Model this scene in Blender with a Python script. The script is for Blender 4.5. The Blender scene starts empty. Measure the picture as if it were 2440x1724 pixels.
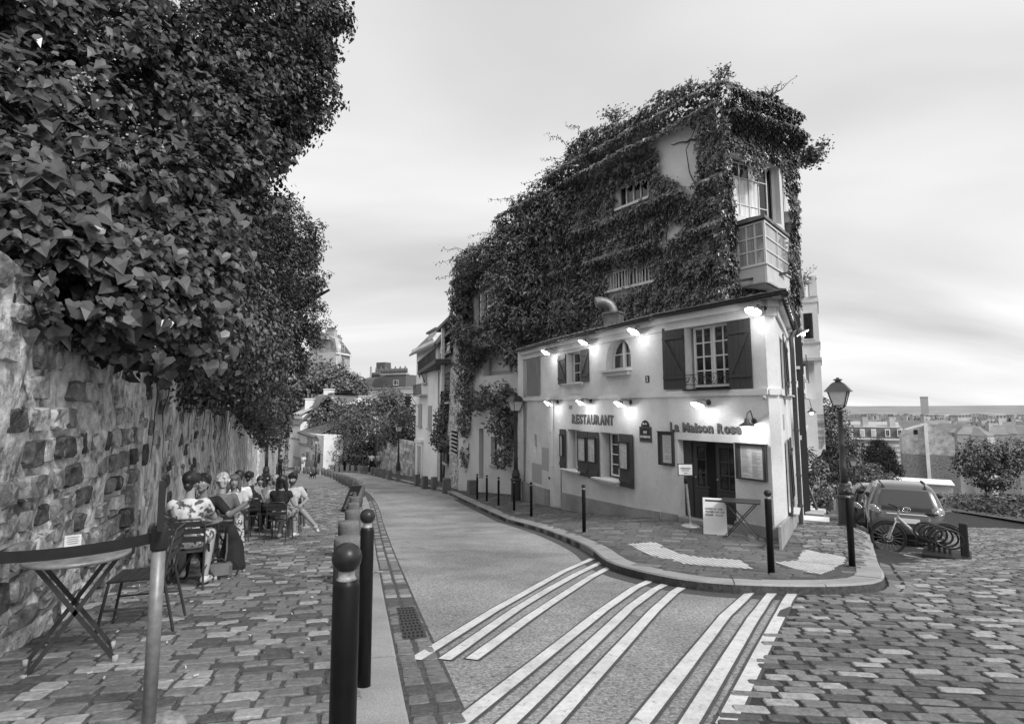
import bpy, bmesh, math, random
import numpy as np
from mathutils import Vector, Matrix
from mathutils.geometry import tessellate_polygon
from mathutils import noise as mnoise
random.seed(7); RNG = np.random.default_rng(11)
SC = bpy.context.scene; COL = SC.collection
R_ = math.radians

# ---------------------------------------------------------------- camera
EYE = 1.55; PITCH = R_(5.8); FPX = 1340.0; PCX, PCY = 1188.5, 834.0
cam = bpy.data.cameras.new('camera'); cam_o = bpy.data.objects.new('camera', cam); COL.objects.link(cam_o)
cam.sensor_fit = 'HORIZONTAL'; cam.sensor_width = 36; cam.lens = FPX / 2440 * 36
cam.shift_x = (1220 - PCX) / 2440; cam.shift_y = -(862 - PCY) / 2440
cam.clip_start = 0.05; cam.clip_end = 30000
cam_o.location = (0, 0, EYE); cam_o.rotation_euler = (math.pi / 2 + PITCH, 0, 0)
SC.camera = cam_o

# ---------------------------------------------------------------- world, sun, exposure
SUN_EL, SUN_AZ = R_(43), R_(138)          # azimuth from +Y, clockwise: sun behind the camera on the right, veiled by thin cloud
W = bpy.data.worlds.new('World'); SC.world = W; W.use_nodes = True
nt = W.node_tree; nt.nodes.clear()
def wn(t, **k):
    n = nt.nodes.new(t)
    for a, v in k.items(): setattr(n, a, v)
    return n
out = wn('ShaderNodeOutputWorld'); bg = wn('ShaderNodeBackground'); bg.inputs['Strength'].default_value = 0.1
sky = wn('ShaderNodeTexSky', sky_type='NISHITA', sun_disc=False, sun_elevation=SUN_EL, sun_rotation=SUN_AZ, dust_density=3.0)
bw = wn('ShaderNodeRGBToBW'); nt.links.new(sky.outputs[0], bw.inputs[0])
tc = wn('ShaderNodeTexCoord'); sep = wn('ShaderNodeSeparateXYZ'); nt.links.new(tc.outputs['Generated'], sep.inputs[0])
def mth(op, a, b=None, c=None):
    n = wn('ShaderNodeMath', operation=op)
    for i, v in enumerate((a, b, c)):
        if v is None: continue
        if isinstance(v, (int, float)): n.inputs[i].default_value = v
        else: nt.links.new(v, n.inputs[i])
    return n.outputs[0]
# cloud sheet: project the direction on a flat layer high above, so streaks converge to the horizon
zc = mth('ADD', mth('MAXIMUM', sep.outputs[2], 0.0), 0.20)
cx_ = mth('DIVIDE', sep.outputs[0], zc); cy_ = mth('DIVIDE', sep.outputs[1], zc)
comb = wn('ShaderNodeCombineXYZ'); nt.links.new(cx_, comb.inputs[0]); nt.links.new(cy_, comb.inputs[1])
mp = wn('ShaderNodeMapping'); mp.inputs['Rotation'].default_value = (0, 0, R_(35)); mp.inputs['Scale'].default_value = (0.32, 0.85, 1)
nt.links.new(comb.outputs[0], mp.inputs[0])
nz = wn('ShaderNodeTexNoise'); nz.inputs['Scale'].default_value = 1.0; nz.inputs['Detail'].default_value = 5; nz.inputs['Roughness'].default_value = 0.45
nz.inputs['Distortion'].default_value = 0.6; nt.links.new(mp.outputs[0], nz.inputs['Vector'])
ramp = wn('ShaderNodeValToRGB'); nt.links.new(nz.outputs[0], ramp.inputs[0])
e = ramp.color_ramp.elements
e[0].position = 0.33; e[0].color = (3.2, 3.2, 3.2, 1)
e[1].position = 0.62; e[1].color = (5.5, 5.5, 5.5, 1)
mixw = wn('ShaderNodeMix', data_type='RGBA'); mixw.inputs[0].default_value = 0.92
nt.links.new(bw.outputs[0], mixw.inputs[6]); nt.links.new(ramp.outputs[0], mixw.inputs[7])
nt.links.new(mixw.outputs[2], bg.inputs['Color']); nt.links.new(bg.outputs[0], out.inputs['Surface'])
sun = bpy.data.lights.new('sun', 'SUN'); sun.energy = 1.5; sun.angle = R_(14); sun.color = (1, 1, 1)
sun_o = bpy.data.objects.new('sun', sun); COL.objects.link(sun_o)
sd = Vector((math.sin(SUN_AZ) * math.cos(SUN_EL), math.cos(SUN_AZ) * math.cos(SUN_EL), math.sin(SUN_EL)))
sun_o.rotation_euler = sd.to_track_quat('Z', 'Y').to_euler()
vs = SC.view_settings; vs.view_transform = 'Standard'; vs.look = 'None'; vs.gamma = 1; vs.use_curve_mapping = False
vs.exposure = 1.0
SC.cycles.max_bounces = 6; SC.cycles.diffuse_bounces = 3; SC.cycles.transparent_max_bounces = 8
SC.cycles.use_denoising = True
try: SC.cycles.sample_clamp_indirect = 4.0
except Exception: pass

# ---------------------------------------------------------------- pixel -> place (photograph pixels, 2440 wide)
_c, _s = math.cos(PITCH), math.sin(PITCH)
def ray(px, py):
    dx = (px - PCX) / FPX; dy = (PCY - py) / FPX
    return Vector((dx, _c - dy * _s, _s + dy * _c))
def at(px, py, Y):
    d = ray(px, py); return Vector((0, 0, EYE)) + d * (Y / d.y)
def sst(a, b, x):
    t = min(1, max(0, (x - a) / (b - a))); return t * t * (3 - 2 * t)
def road_z(x, y):
    z = 0.0
    if y > 2: z = -.125 * (min(y, 18) - 2)
    if y > 18: z -= .0725 * (min(y, 75) - 18)
    w = sst(.40, .54, x / max(y, 1.0))
    z -= w * .078 * max(0, min(y, 75) - 16) + .32 * sst(.60, .68, x / max(y, 1.0)) * sst(8, 12.5, y)
    return z
_XK = [(3, 2.2), (8.6, 1.63), (10.5, 1.61), (12.9, 1.33), (16, .72), (24.3, -1.4), (40, -6.0)]
def xk(y):
    for (a, b), (c, d) in zip(_XK, _XK[1:]):
        if y <= c: return b + (d - b) * (y - a) / (c - a)
    return _XK[-1][1]
def pave_z(x, y):                       # right-hand pavement: a kerb up, then a cross fall up to the houses
    z = road_z(x, y) + .12
    if x / max(y, 1) < .45: z += sst(10.9, 14, y) * max(0, min(.22, .08 * (x - xk(y))))
    return z
def lpave_z(x, y): return road_z(x, y) + .07
def gnd(px, py, fz=road_z, off=0.0):
    d = ray(px, py); y = 1.2
    prev = None
    while y < 140:
        x = d.x / d.y * y; z = EYE + d.z / d.y * y; g = z - fz(x, y) - off
        if g <= 0: 
            if prev is not None: y = prev[0] + (y - prev[0]) * prev[1] / (prev[1] - g)
            break
        prev = (y, g); y += .05
    x = d.x / d.y * y
    return Vector((x, y, fz(x, y) + off))

# ---------------------------------------------------------------- mesh helpers
WM = {}
def wmat(o): return WM.get(o.name, Matrix.Identity(4))
def props(o, **k):
    for a, v in k.items():
        if v is not None: o[a] = v
    return o
def thing(name, label, category, loc=(0, 0, 0), rotz=0, group=None):
    o = bpy.data.objects.new(name, None); COL.objects.link(o)
    o.location = loc; o.rotation_euler = (0, 0, rotz); o.empty_display_size = .2
    WM[o.name] = Matrix.Translation(Vector(loc)) @ Matrix.Rotation(rotz, 4, 'Z')
    return props(o, label=label, category=category, group=group)
def dup(root, loc, rotz=0, label=None, group=None):
    def cp(o, par):
        c = o.copy(); COL.objects.link(c)
        if par is not None: c.parent = par
        for ch in o.children: cp(ch, c)
        return c
    r = cp(root, None); r.location = loc; r.rotation_euler = (0, 0, rotz)
    WM[r.name] = Matrix.Translation(Vector(loc)) @ Matrix.Rotation(rotz, 4, 'Z')
    if label: r['label'] = label
    if group: r['group'] = group
    return r
class MB:
    def __init__(s): s.v = []; s.f = []; s.m = []; s.sm = []
    def add(s, vs, fs, mi=0, sm=False):
        n = len(s.v); s.v.extend([tuple(v) for v in vs])
        for f in fs: s.f.append(tuple(i + n for i in f)); s.m.append(mi); s.sm.append(sm)
    def box(s, c, size, R=None, mi=0):
        c = Vector(c); hx, hy, hz = size[0] / 2, size[1] / 2, size[2] / 2
        vs = [Vector((sx * hx, sy * hy, sz * hz)) for sz in (-1, 1) for sy in (-1, 1) for sx in (-1, 1)]
        if R is not None: vs = [R @ v for v in vs]
        s.add([c + v for v in vs], [(0, 2, 3, 1), (4, 5, 7, 6), (0, 1, 5, 4), (2, 6, 7, 3), (0, 4, 6, 2), (1, 3, 7, 5)], mi)
    def bar(s, p, q, w, t, mi=0, up=(0, 0, 1)):
        p, q = Vector(p), Vector(q); d = (q - p); L = d.length; d = d / L; up = Vector(up)
        x = d.cross(up)
        if x.length < 1e-4: x = d.cross(Vector((0, 1, 0)))
        x.normalize(); y = x.cross(d)
        M = Matrix((x, d, y)).transposed()
        s.box((p + q) / 2, (w, L, t), M, mi)
    def tube(s, pts, r, n=8, mi=0, closed=False, caps=True):
        pts = [Vector(p) for p in pts]; k = len(pts)
        rs = r if isinstance(r, (list, tuple)) else [r] * k
        rings = []; px = None
        for i, p in enumerate(pts):
            a = pts[i - 1] if (i > 0 or closed) else p; b = pts[(i + 1) % k] if (i < k - 1 or closed) else p
            t = (b - a).normalized()
            if px is None:
                px = t.cross(Vector((0, 0, 1)))
                if px.length < .05: px = t.cross(Vector((0, 1, 0)))
            px = px - t * px.dot(t); px.normalize(); y = t.cross(px)
            rings.append([p + (px * math.cos(2 * math.pi * j / n) + y * math.sin(2 * math.pi * j / n)) * rs[i] for j in range(n)])
        vs = [v for rg in rings for v in rg]; fs = []
        for i in range(k if closed else k - 1):
            for j in range(n):
                a = i * n + j; b = i * n + (j + 1) % n; c = ((i + 1) % k) * n + (j + 1) % n; d = ((i + 1) % k) * n + j
                fs.append((a, b, c, d))
        s.add(vs, fs, mi, True)
        if caps and not closed:
            s.add(rings[0], [tuple(range(n - 1, -1, -1))], mi); s.add(rings[-1], [tuple(range(n))], mi)
    def lathe(s, prof, n=20, o=(0, 0, 0), R=None, mi=0, sm=True, sx=1, sy=1, caps=True):
        o = Vector(o); vs = []; fs = []
        for (r, z) in prof:
            for j in range(n):
                a = 2 * math.pi * j / n; v = Vector((r * math.cos(a) * sx, r * math.sin(a) * sy, z))
                vs.append(o + (R @ v if R is not None else v))
        for i in range(len(prof) - 1):
            for j in range(n):
                fs.append((i * n + j, i * n + (j + 1) % n, (i + 1) * n + (j + 1) % n, (i + 1) * n + j))
        if caps: fs.append(tuple(range(n - 1, -1, -1))); fs.append(tuple((len(prof) - 1) * n + j for j in range(n)))
        s.add(vs, fs, mi, sm)
    def ball(s, c, r, n=12, mi=0, R=None):
        rx, ry, rz = r if isinstance(r, (list, tuple)) else (r, r, r)
        prof = []
        m = max(5, n // 2)
        vs = []; fs = []; c = Vector(c)
        for i in range(m + 1):
            th = math.pi * i / m
            for j in range(n):
                a = 2 * math.pi * j / n
                v = Vector((rx * math.sin(th) * math.cos(a), ry * math.sin(th) * math.sin(a), rz * math.cos(th)))
                vs.append(c + (R @ v if R is not None else v))
        for i in range(m):
            for j in range(n): fs.append((i * n + j, (i + 1) * n + j, (i + 1) * n + (j + 1) % n, i * n + (j + 1) % n))
        s.add(vs, fs, mi, True)
    def poly(s, loops, o, u, w, n=None, d0=0.0, d1=0.0, mi=0):
        """flat polygon with holes (2-D loops) in plane o,u,w; extruded from d0 to d1 along n when they differ"""
        o, u, w = Vector(o), Vector(u), Vector(w); n = Vector(n) if n is not None else u.cross(w)
        L3 = [[Vector((a, b, 0)) for a, b in lp] for lp in loops]
        tris = tessellate_polygon(L3); flat = [p for lp in L3 for p in lp]
        P3 = lambda d: [o + u * p.x + w * p.y + n * d for p in flat]
        want = u.cross(w).dot(n) > 0
        def orient(t):
            a, b, c = (flat[i] for i in t); pos = (b - a).cross(c - a).z > 0
            return t if pos == want else t[::-1]
        tris = [orient(t) for t in tris]
        s.add(P3(d1), tris, mi)
        if abs(d1 - d0) > 1e-6:
            s.add(P3(d0), [t[::-1] for t in tris], mi)
            vs = P3(d0) + P3(d1); N = len(flat); k = 0
            fs = []
            for lp in loops:
                m = len(lp)
                for i in range(m):
                    a, b = k + i, k + (i + 1) % m; fs.append((a, b, b + N, a + N))
                k += m
            s.add(vs, fs, mi)
    def build(s, name, mats, parent=None, bevel=0, auto=False, **pr):
        me = bpy.data.meshes.new(name)
        vs = s.v
        if parent is not None:
            Mi = wmat(parent).inverted(); vs = [tuple(Mi @ Vector(v)) for v in vs]
        me.from_pydata(vs, [], s.f); 
        for m in (mats if isinstance(mats, (list, tuple)) else [mats]): me.materials.append(m)
        me.polygons.foreach_set('material_index', s.m); me.polygons.foreach_set('use_smooth', s.sm)
        me.update()
        o = bpy.data.objects.new(name, me); COL.objects.link(o)
        if parent is not None:
            o.parent = parent; WM[o.name] = wmat(parent)
        if bevel:
            b = o.modifiers.new('bevel', 'BEVEL'); b.width = bevel; b.segments = 1; b.limit_method = 'ANGLE'; b.angle_limit = R_(50)
        return props(o, **pr)
class Fr:
    """frame of a facade: a runs along u, b is height (world z), d outwards along n"""
    def __init__(s, p, q):
        p, q = Vector((p[0], p[1], 0)), Vector((q[0], q[1], 0)); s.o = p; s.L = (q - p).length; s.u = (q - p).normalized()
        s.w = Vector((0, 0, 1)); s.n = s.u.cross(s.w)
        if s.n.dot(-p) < 0: s.n = -s.n
    def pt(s, a, b, d=0): return s.o + s.u * a + s.w * b + s.n * d
    def hit(s, px, py, d=0):
        r = ray(px, py); e = Vector((0, 0, EYE)); k = (s.o + s.n * d - e).dot(s.n) / r.dot(s.n); p = e + r * k
        return ((p - s.o).dot(s.u), p.z)
    def box(s, mb, a0, a1, b0, b1, d0, d1, mi=0):
        M = Matrix((s.u, s.n, s.w)).transposed()
        mb.box(s.pt((a0 + a1) / 2, (b0 + b1) / 2, (d0 + d1) / 2), (abs(a1 - a0), abs(d1 - d0), abs(b1 - b0)), M, mi)
    def poly(s, mb, loops, d0, d1, mi=0): mb.poly(loops, s.o, s.u, s.w, s.n, d0, d1, mi)
def rect(a0, a1, b0, b1): return [(a0, b0), (a1, b0), (a1, b1), (a0, b1)]
def fast_mesh(name, V, F, mats, parent=None, mi=None, smooth=False, **pr):
    """V (n,3) array, F (m,k) array of equal polygons"""
    me = bpy.data.meshes.new(name); V = np.asarray(V, np.float32); F = np.asarray(F, np.int32); m, k = F.shape
    if parent is not None:
        Mi = np.array(wmat(parent).inverted(), np.float32); V = V @ Mi[:3, :3].T + Mi[:3, 3]
    me.vertices.add(len(V)); me.vertices.foreach_set('co', V.ravel())
    me.loops.add(m * k); me.loops.foreach_set('vertex_index', F.ravel())
    me.polygons.add(m); me.polygons.foreach_set('loop_start', np.arange(0, m * k, k, dtype=np.int32))
    try: me.polygons.foreach_set('loop_total', np.full(m, k, np.int32))
    except Exception: pass
    for mt in (mats if isinstance(mats, (list, tuple)) else [mats]): me.materials.append(mt)
    if mi is not None: me.polygons.foreach_set('material_index', np.asarray(mi, np.int32))
    me.polygons.foreach_set('use_smooth', np.full(m, smooth, bool))
    me.update(calc_edges=True); me.validate()
    o = bpy.data.objects.new(name, me); COL.objects.link(o)
    if parent is not None: o.parent = parent; WM[o.name] = wmat(parent)
    return props(o, **pr)

# ---------------------------------------------------------------- materials (the photograph is monochrome: greys only)
MATS = {}
def mat(name, g, rough=.7, var=.25, scale=6, bump=0.0, bscale=None, metal=0, spec=.4, stain=0, sscale=.7, island=0, stretch=(1, 1, 1), emit=0, coat=0, detail=6, blotch=None):
    m = bpy.data.materials.new(name); m.use_nodes = True; t = m.node_tree; t.nodes.clear()
    N = t.nodes.new; L = t.links.new
    o = N('ShaderNodeOutputMaterial'); b = N('ShaderNodeBsdfPrincipled'); L(b.outputs[0], o.inputs[0])
    b.inputs['Roughness'].default_value = rough; b.inputs['Metallic'].default_value = metal
    b.inputs['Specular IOR Level'].default_value = spec; b.inputs['Coat Weight'].default_value = coat
    b.inputs['Base Color'].default_value = (g, g, g, 1)
    if emit:
        b.inputs['Emission Color'].default_value = (1, 1, 1, 1); b.inputs['Emission Strength'].default_value = emit
    geo = N('ShaderNodeNewGeometry'); mp = N('ShaderNodeMapping'); mp.inputs['Scale'].default_value = stretch; L(geo.outputs['Position'], mp.inputs[0])
    val = None
    def mul(a, bb):
        n = N('ShaderNodeMath'); n.operation = 'MULTIPLY'
        for i, v in enumerate((a, bb)):
            if isinstance(v, (int, float)): n.inputs[i].default_value = v
            else: L(v, n.inputs[i])
        return n.outputs[0]
    def rng(src, lo, hi, a=.3, c=.7):
        n = N('ShaderNodeMapRange'); L(src, n.inputs[0]); n.inputs[1].default_value = a; n.inputs[2].default_value = c
        n.inputs[3].default_value = lo; n.inputs[4].default_value = hi; return n.outputs[0]
    if var:
        n1 = N('ShaderNodeTexNoise'); n1.inputs['Scale'].default_value = scale; n1.inputs['Detail'].default_value = detail; n1.inputs['Roughness'].default_value = .65
        L(mp.outputs[0], n1.inputs['Vector']); val = rng(n1.outputs[0], g * (1 - var), g * (1 + var))
    if stain:
        n2 = N('ShaderNodeTexNoise'); n2.inputs['Scale'].default_value = sscale; n2.inputs['Detail'].default_value = 5; n2.inputs['Roughness'].default_value = .6
        L(mp.outputs[0], n2.inputs['Vector']); st = rng(n2.outputs[0], 1 - stain, 1 + stain * .3, .32, .6); val = mul(val if val is not None else g, st)
    if island:
        st = rng(geo.outputs['Random Per Island'], 1 - island, 1 + island, 0, 1); val = mul(val if val is not None else g, st)
    if blotch:
        g2, bs, bt, bw_ = blotch; n4 = N('ShaderNodeTexNoise'); n4.inputs['Scale'].default_value = bs; n4.inputs['Detail'].default_value = 8; n4.inputs['Roughness'].default_value = .7; L(mp.outputs[0], n4.inputs['Vector'])
        f = rng(n4.outputs[0], 0, 1, bt - bw_, bt + bw_); n5 = N('ShaderNodeMix'); L(f, n5.inputs[0])
        if val is not None: L(val, n5.inputs[2])
        else: n5.inputs[2].default_value = g
        n5.inputs[3].default_value = g2; val = n5.outputs[0]
    if val is not None: L(val, b.inputs['Base Color'])
    if bump:
        n3 = N('ShaderNodeTexNoise'); n3.inputs['Scale'].default_value = bscale or scale * 4; n3.inputs['Detail'].default_value = 5
        L(mp.outputs[0], n3.inputs['Vector']); bp = N('ShaderNodeBump'); bp.inputs['Strength'].default_value = bump; bp.inputs['Distance'].default_value = .02
        L(n3.outputs[0], bp.inputs['Height']); L(bp.outputs[0], b.inputs['Normal'])
    MATS[name] = m; return m
def glassmat(name, g=.02, rough=.05, spec=.9):
    return mat(name, g, rough, var=0, spec=spec)

M_asphalt = mat('asphalt', .31, .85, var=.75, scale=42, bump=.7, bscale=110, stain=.38, sscale=.55, detail=8, blotch=(.13, .9, .64, .07))
M_tar = mat('tar_patch', .075, .8, var=.6, scale=60, bump=.4, bscale=130)
M_repair = mat('asphalt_repair', .10, .85, var=.6, scale=42, bump=.6, bscale=110, blotch=(.26, 4, .50, .10))
M_paint = mat('road_paint', .62, .7, var=.15, scale=30, stain=.2, sscale=3, bump=.2, bscale=150, blotch=(.28, 16, .62, .05))
M_joint = mat('joint_dirt', .075, .95, var=.5, scale=20, bump=.4)
M_joint_d = mat('dark_joint_dirt', .03, .95, var=.5, scale=20, bump=.4)
M_cobble = mat('cobble_stone', .17, .62, var=.35, scale=25, bump=.45, bscale=45, stain=.3, sscale=.8)
M_cobble_light = mat('cobble_stone_light', .31, .55, var=.3, scale=25, bump=.4, bscale=45)
M_cobble_dark = mat('cobble_stone_dark', .08, .6, var=.4, scale=25, bump=.4, bscale=45)
M_kerb = mat('granite', .30, .7, var=.3, scale=90, stain=.25, sscale=1.2, bump=.2, bscale=100)
M_flag = mat('flagstone_shade_tone', .11, .7, var=.4, scale=14, bump=.5, bscale=30, stain=.35, sscale=.9)  # flagstone tone lowered: the building's shadow is put into the stone colour
M_tact = mat('tactile_studs', .52, .7, var=.15, scale=20, stain=.2, sscale=3); M_tactd = mat('tactile_paving', .24, .8, var=.2, scale=20)
M_iron = mat('cast_iron', .035, .45, var=.3, scale=20, bump=.15, bscale=80, spec=.5)
M_blackpaint = mat('black_gloss_paint', .008, .42, var=.3, scale=15, spec=.25)
M_wornball = mat('worn_ball_paint', .02, .38, var=.5, scale=14, spec=.4)
M_worn = mat('worn_metal', .38, .45, var=.5, scale=30, metal=.4)
M_ground = mat('ground_soil', .08, .95, var=.4, scale=1.5)

# ---------------------------------------------------------------- ground sheets
def sheet(name, poly, fz, m, off=0.0, step=1.0, parent=None, skirt=0, **pr):
    """flat-ish surface over a plan polygon, following the ground: polygon cut by a grid"""
    bm = bmesh.new(); vs = [bm.verts.new((x, y, 0)) for x, y in poly]; bm.faces.new(vs); bmesh.ops.triangulate(bm, faces=bm.faces[:])
    xs = [p[0] for p in poly]; ys = [p[1] for p in poly]
    for k in np.arange(math.floor(min(xs)), max(xs), step):
        bmesh.ops.bisect_plane(bm, geom=bm.verts[:] + bm.edges[:] + bm.faces[:], plane_co=(k, 0, 0), plane_no=(1, 0, 0))
    for k in np.arange(math.floor(min(ys)), max(ys), step):
        bmesh.ops.bisect_plane(bm, geom=bm.verts[:] + bm.edges[:] + bm.faces[:], plane_co=(0, k, 0), plane_no=(0, 1, 0))
    for v in bm.verts: v.co.z = fz(v.co.x, v.co.y) + off
    bmesh.ops.recalc_face_normals(bm, faces=bm.faces[:])
    if sum(f.normal.z for f in bm.faces) < 0: bmesh.ops.reverse_faces(bm, faces=bm.faces[:])
    me = bpy.data.meshes.new(name); bm.to_mesh(me); bm.free()
    for mm in (m if isinstance(m, list) else [m]): me.materials.append(mm)
    o = bpy.data.objects.new(name, me); COL.objects.link(o)
    if parent is not None: o.parent = parent
    return props(o, **pr)
def G2(px, py, fz=road_z, off=0): p = gnd(px, py, fz, off); return (p.x, p.y)
# ================================================================ GROUND
KL = [(.55, -4), (.15, .5), (-.2, 2), (-.9, 4.9), (-1.21, 6.18), (-1.57, 7.7), (-2.47, 11.5), (-4.29, 19.4), (-5.39, 23.8), (-6.7, 28.4), (-8.1, 32.4), (-9.8, 36.7), (-12.2, 42.8), (-14.3, 47.6), (-16.6, 50.4), (-19.5, 52.6), (-28, 56.5)]
KR = [(-28, 61.5), (-20, 58.6), (-17.5, 57.4), (-15.2, 56.2), (-13.2, 54.0), (-10.8, 49.3), (-8.7, 44.2), (-6.8, 39.6), (-4.8, 34.8), (-2.9, 30), (-1.4, 24.33), (.71, 15.96), (1.32, 12.88), (1.6, 10.46), (1.62, 8.59), (2.0, 7.45), (2.52, 6.85), (3.4, 6.64), (4.12, 6.72), (4.59, 6.99), (5.04, 7.62), (5.75, 8.82), (8.99, 13.95), (12.3, 19.5), (15.9, 25.5), (22, 36), (30, 50)]
def wall_x(y): return -4.0 - .367 * (y - 5.5)         # foot line of the old stone wall on the left
def smooth_line(pl, n=4):
    P = [Vector(p) for p in pl]; out_ = []
    for i in range(len(P) - 1):
        a, b, c, d = P[max(0, i - 1)], P[i], P[i + 1], P[min(len(P) - 1, i + 2)]
        for k in range(n):
            t = k / n
            out_.append(.5 * ((2 * b) + (c - a) * t + (2 * a - 5 * b + 4 * c - d) * t * t + (3 * b - a - 3 * c + d) * t ** 3))
    out_.append(P[-1]); return [(p.x, p.y) for p in out_]
KLs, KRs = smooth_line(KL), smooth_line(KR)
def offset_line(pl, d):
    o = []
    for i, p in enumerate(pl):
        a, b = Vector(pl[max(0, i - 1)]), Vector(pl[min(len(pl) - 1, i + 1)]); t = (b - a).normalized(); n = Vector((-t.y, t.x)); o.append((p[0] + n.x * d, p[1] + n.y * d))
    return o
# terrain below everything: the hill drops to the city on the right
def terr(x, y):
    r = math.hypot(x, y); base = road_z(max(-40, min(x, 60)), min(y, 75)) - .35
    drop = sst(60, 420, r) * (x > -1e9); ang = sst(-.35, .25, x / max(r, 1))
    return base - 62 * drop * ang - 8 * sst(60, 200, r) * (1 - ang)
V = []; F = []
radii = [0, 4, 8, 12, 16, 20, 25, 30, 36, 44, 54, 66, 80, 100, 130, 170, 230, 320, 450, 700, 1200, 2500, 5000, 9000, 16000]; na = 96
for r in radii:
    for k in range(na):
        a = 2 * math.pi * k / na; x, y = r * math.sin(a), r * math.cos(a); V.append((x, y, terr(x, y)))
for i in range(len(radii) - 1):
    for k in range(na): F.append((i * na + k, (i + 1) * na + k, (i + 1) * na + (k + 1) % na, i * na + (k + 1) % na))
fast_mesh('ground', V, [f[::-1] for f in F], M_ground, kind='structure')

road = sheet('road', [p for p in KLs] + [p for p in KRs] + [(34, 48), (40, 20), (30, -4)], road_z, M_asphalt, 0, 1.0, kind='structure')
BND = [G2(1850, 1520), G2(1905, 1412)]
b0, b1 = Vector(BND[0]), Vector(BND[1]); dirb = (b1 - b0).normalized(); bl = b0 - dirb * 9
CR = [tuple(bl), tuple(b0), tuple(b1)] + [p for p in KRs if p[0] > 3.9 and p[1] > 6.6 and p[1] > 0][0:] + [(34, 48), (36, 20), (28, -4)]
croad = sheet('cobbled_road', CR, road_z, M_joint_d, .004, 1.0, kind='structure')

# pavements
pl_poly = offset_line(KLs, .28) + [(-34, 56), (wall_x(48), 48), (wall_x(36), 36)] + [(wall_x(y), y) for y in (30, 24, 18, 12, 6, 0, -4)]
pave_l = sheet('pavement', pl_poly, lpave_z, M_joint, 0, 1.0, kind='structure')
pr_poly = offset_line(KRs, .30) + [(38, 60), (9.2, 20), (2.0, 24), (1, 30), (-1, 36), (-4, 44), (-6, 50), (-14, 62), (-28, 68)]
pave_r = sheet('pavement', pr_poly, pave_z, M_joint, 0, 1.0, kind='structure')

def kerb_run(line, width, fz, name, step=1.15):
    root = None
    ol, il = line, offset_line(line, width)
    # resample by arc length
    acc = [0]
    for a, b in zip(ol, ol[1:]): acc.append(acc[-1] + math.dist(a, b))
    def pos(L, s):
        for i in range(len(acc) - 1):
            if s <= acc[i + 1]:
                t = (s - acc[i]) / (acc[i + 1] - acc[i]); return (L[i][0] + (L[i + 1][0] - L[i][0]) * t, L[i][1] + (L[i + 1][1] - L[i][1]) * t)
        return L[-1]
    base = MB()
    for i in range(len(ol) - 1):
        vs = []
        for p in (ol[i], ol[i + 1]):
            z = fz(*p) - .02; vs += [(p[0], p[1], z), (p[0], p[1], z - .3)]
        base.add(vs, [(0, 1, 3, 2)])
    root = base.build(name, M_joint, kind='structure')
    s = 0
    while s < acc[-1] - .2:
        e = min(acc[-1], s + step * random.uniform(.75, 1.3)); g = .006
        K = max(1, int((e - s) / .3)); mb = MB(); h = random.uniform(-.004, .006)
        P = [pos(ol, s + g + (e - s - 2 * g) * k / K) for k in range(K + 1)]; Q = [pos(il, s + g + (e - s - 2 * g) * k / K) for k in range(K + 1)]
        vs = []
        for p, q in zip(P, Q):
            zp, zq = fz(*p) + h, fz(*q) + h + .004; ix = (p[0] + (q[0] - p[0]) * .07, p[1] + (q[1] - p[1]) * .07)
            vs += [(p[0], p[1], zp - .3), (p[0], p[1], zp - .02), (ix[0], ix[1], zp), (q[0], q[1], zq), (q[0], q[1], zq - .3)]
        fs = []
        for k in range(K):
            for j in range(4): fs.append((k * 5 + j, k * 5 + j + 1, (k + 1) * 5 + j + 1, (k + 1) * 5 + j))
        n = K * 5; fs += [(0, 4, 3, 2, 1), (n, n + 1, n + 2, n + 3, n + 4)]
        mb.add(vs, [f[::-1] for f in fs]); mb.build('kerb_stone', M_kerb, root); s = e
    return root
kerb_run(KLs, .28, lpave_z, 'kerb')
kerb_run(KRs, .30, pave_z, 'kerb')

# ---------------------------------------------------------------- cobbles
def in_poly(p, poly):
    x, y = p; c = False; j = len(poly) - 1
    for i in range(len(poly)):
        xi, yi = poly[i]; xj, yj = poly[j]
        if (yi > y) != (yj > y) and x < (xj - xi) * (y - yi) / (yj - yi) + xi: c = not c
        j = i
    return c
def topix(x, y, z):
    z -= EYE; yc = -y * _s + z * _c; zc = y * _c + z * _s
    if zc < .1: return (-9999, 9999)
    return (PCX + FPX * x / zc, PCY - FPX * yc / zc)
def stone_shape(rnd, h, full=True):
    n = 8; ang = [(-1, -.74), (-.89, -1), (.89, -1), (1, -.74), (1, .74), (.89, 1), (-.89, 1), (-1, .74)]
    j = lambda s: rnd.uniform(-s, s)
    ring = [(a * .5 + j(.05), b * .5 + j(.06)) for a, b in ang]; hh = [h * (1 + j(.25)) for _ in ring]
    vs = [(x, y, -.05) for x, y in ring] + [(x * .97, y * .96, hh[i] * .55) for i, (x, y) in enumerate(ring)] + [(x * .90, y * .86, hh[i]) for i, (x, y) in enumerate(ring)] + [(j(.1), j(.1), h * 1.04)]
    fs = []
    for r in range(2):
        for i in range(n): fs.append((r * n + i, r * n + (i + 1) % n, (r + 1) * n + (i + 1) % n, (r + 1) * n + i))
    for i in range(n): fs.append((16 + i, 16 + (i + 1) % n, 24))
    return vs, fs
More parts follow.
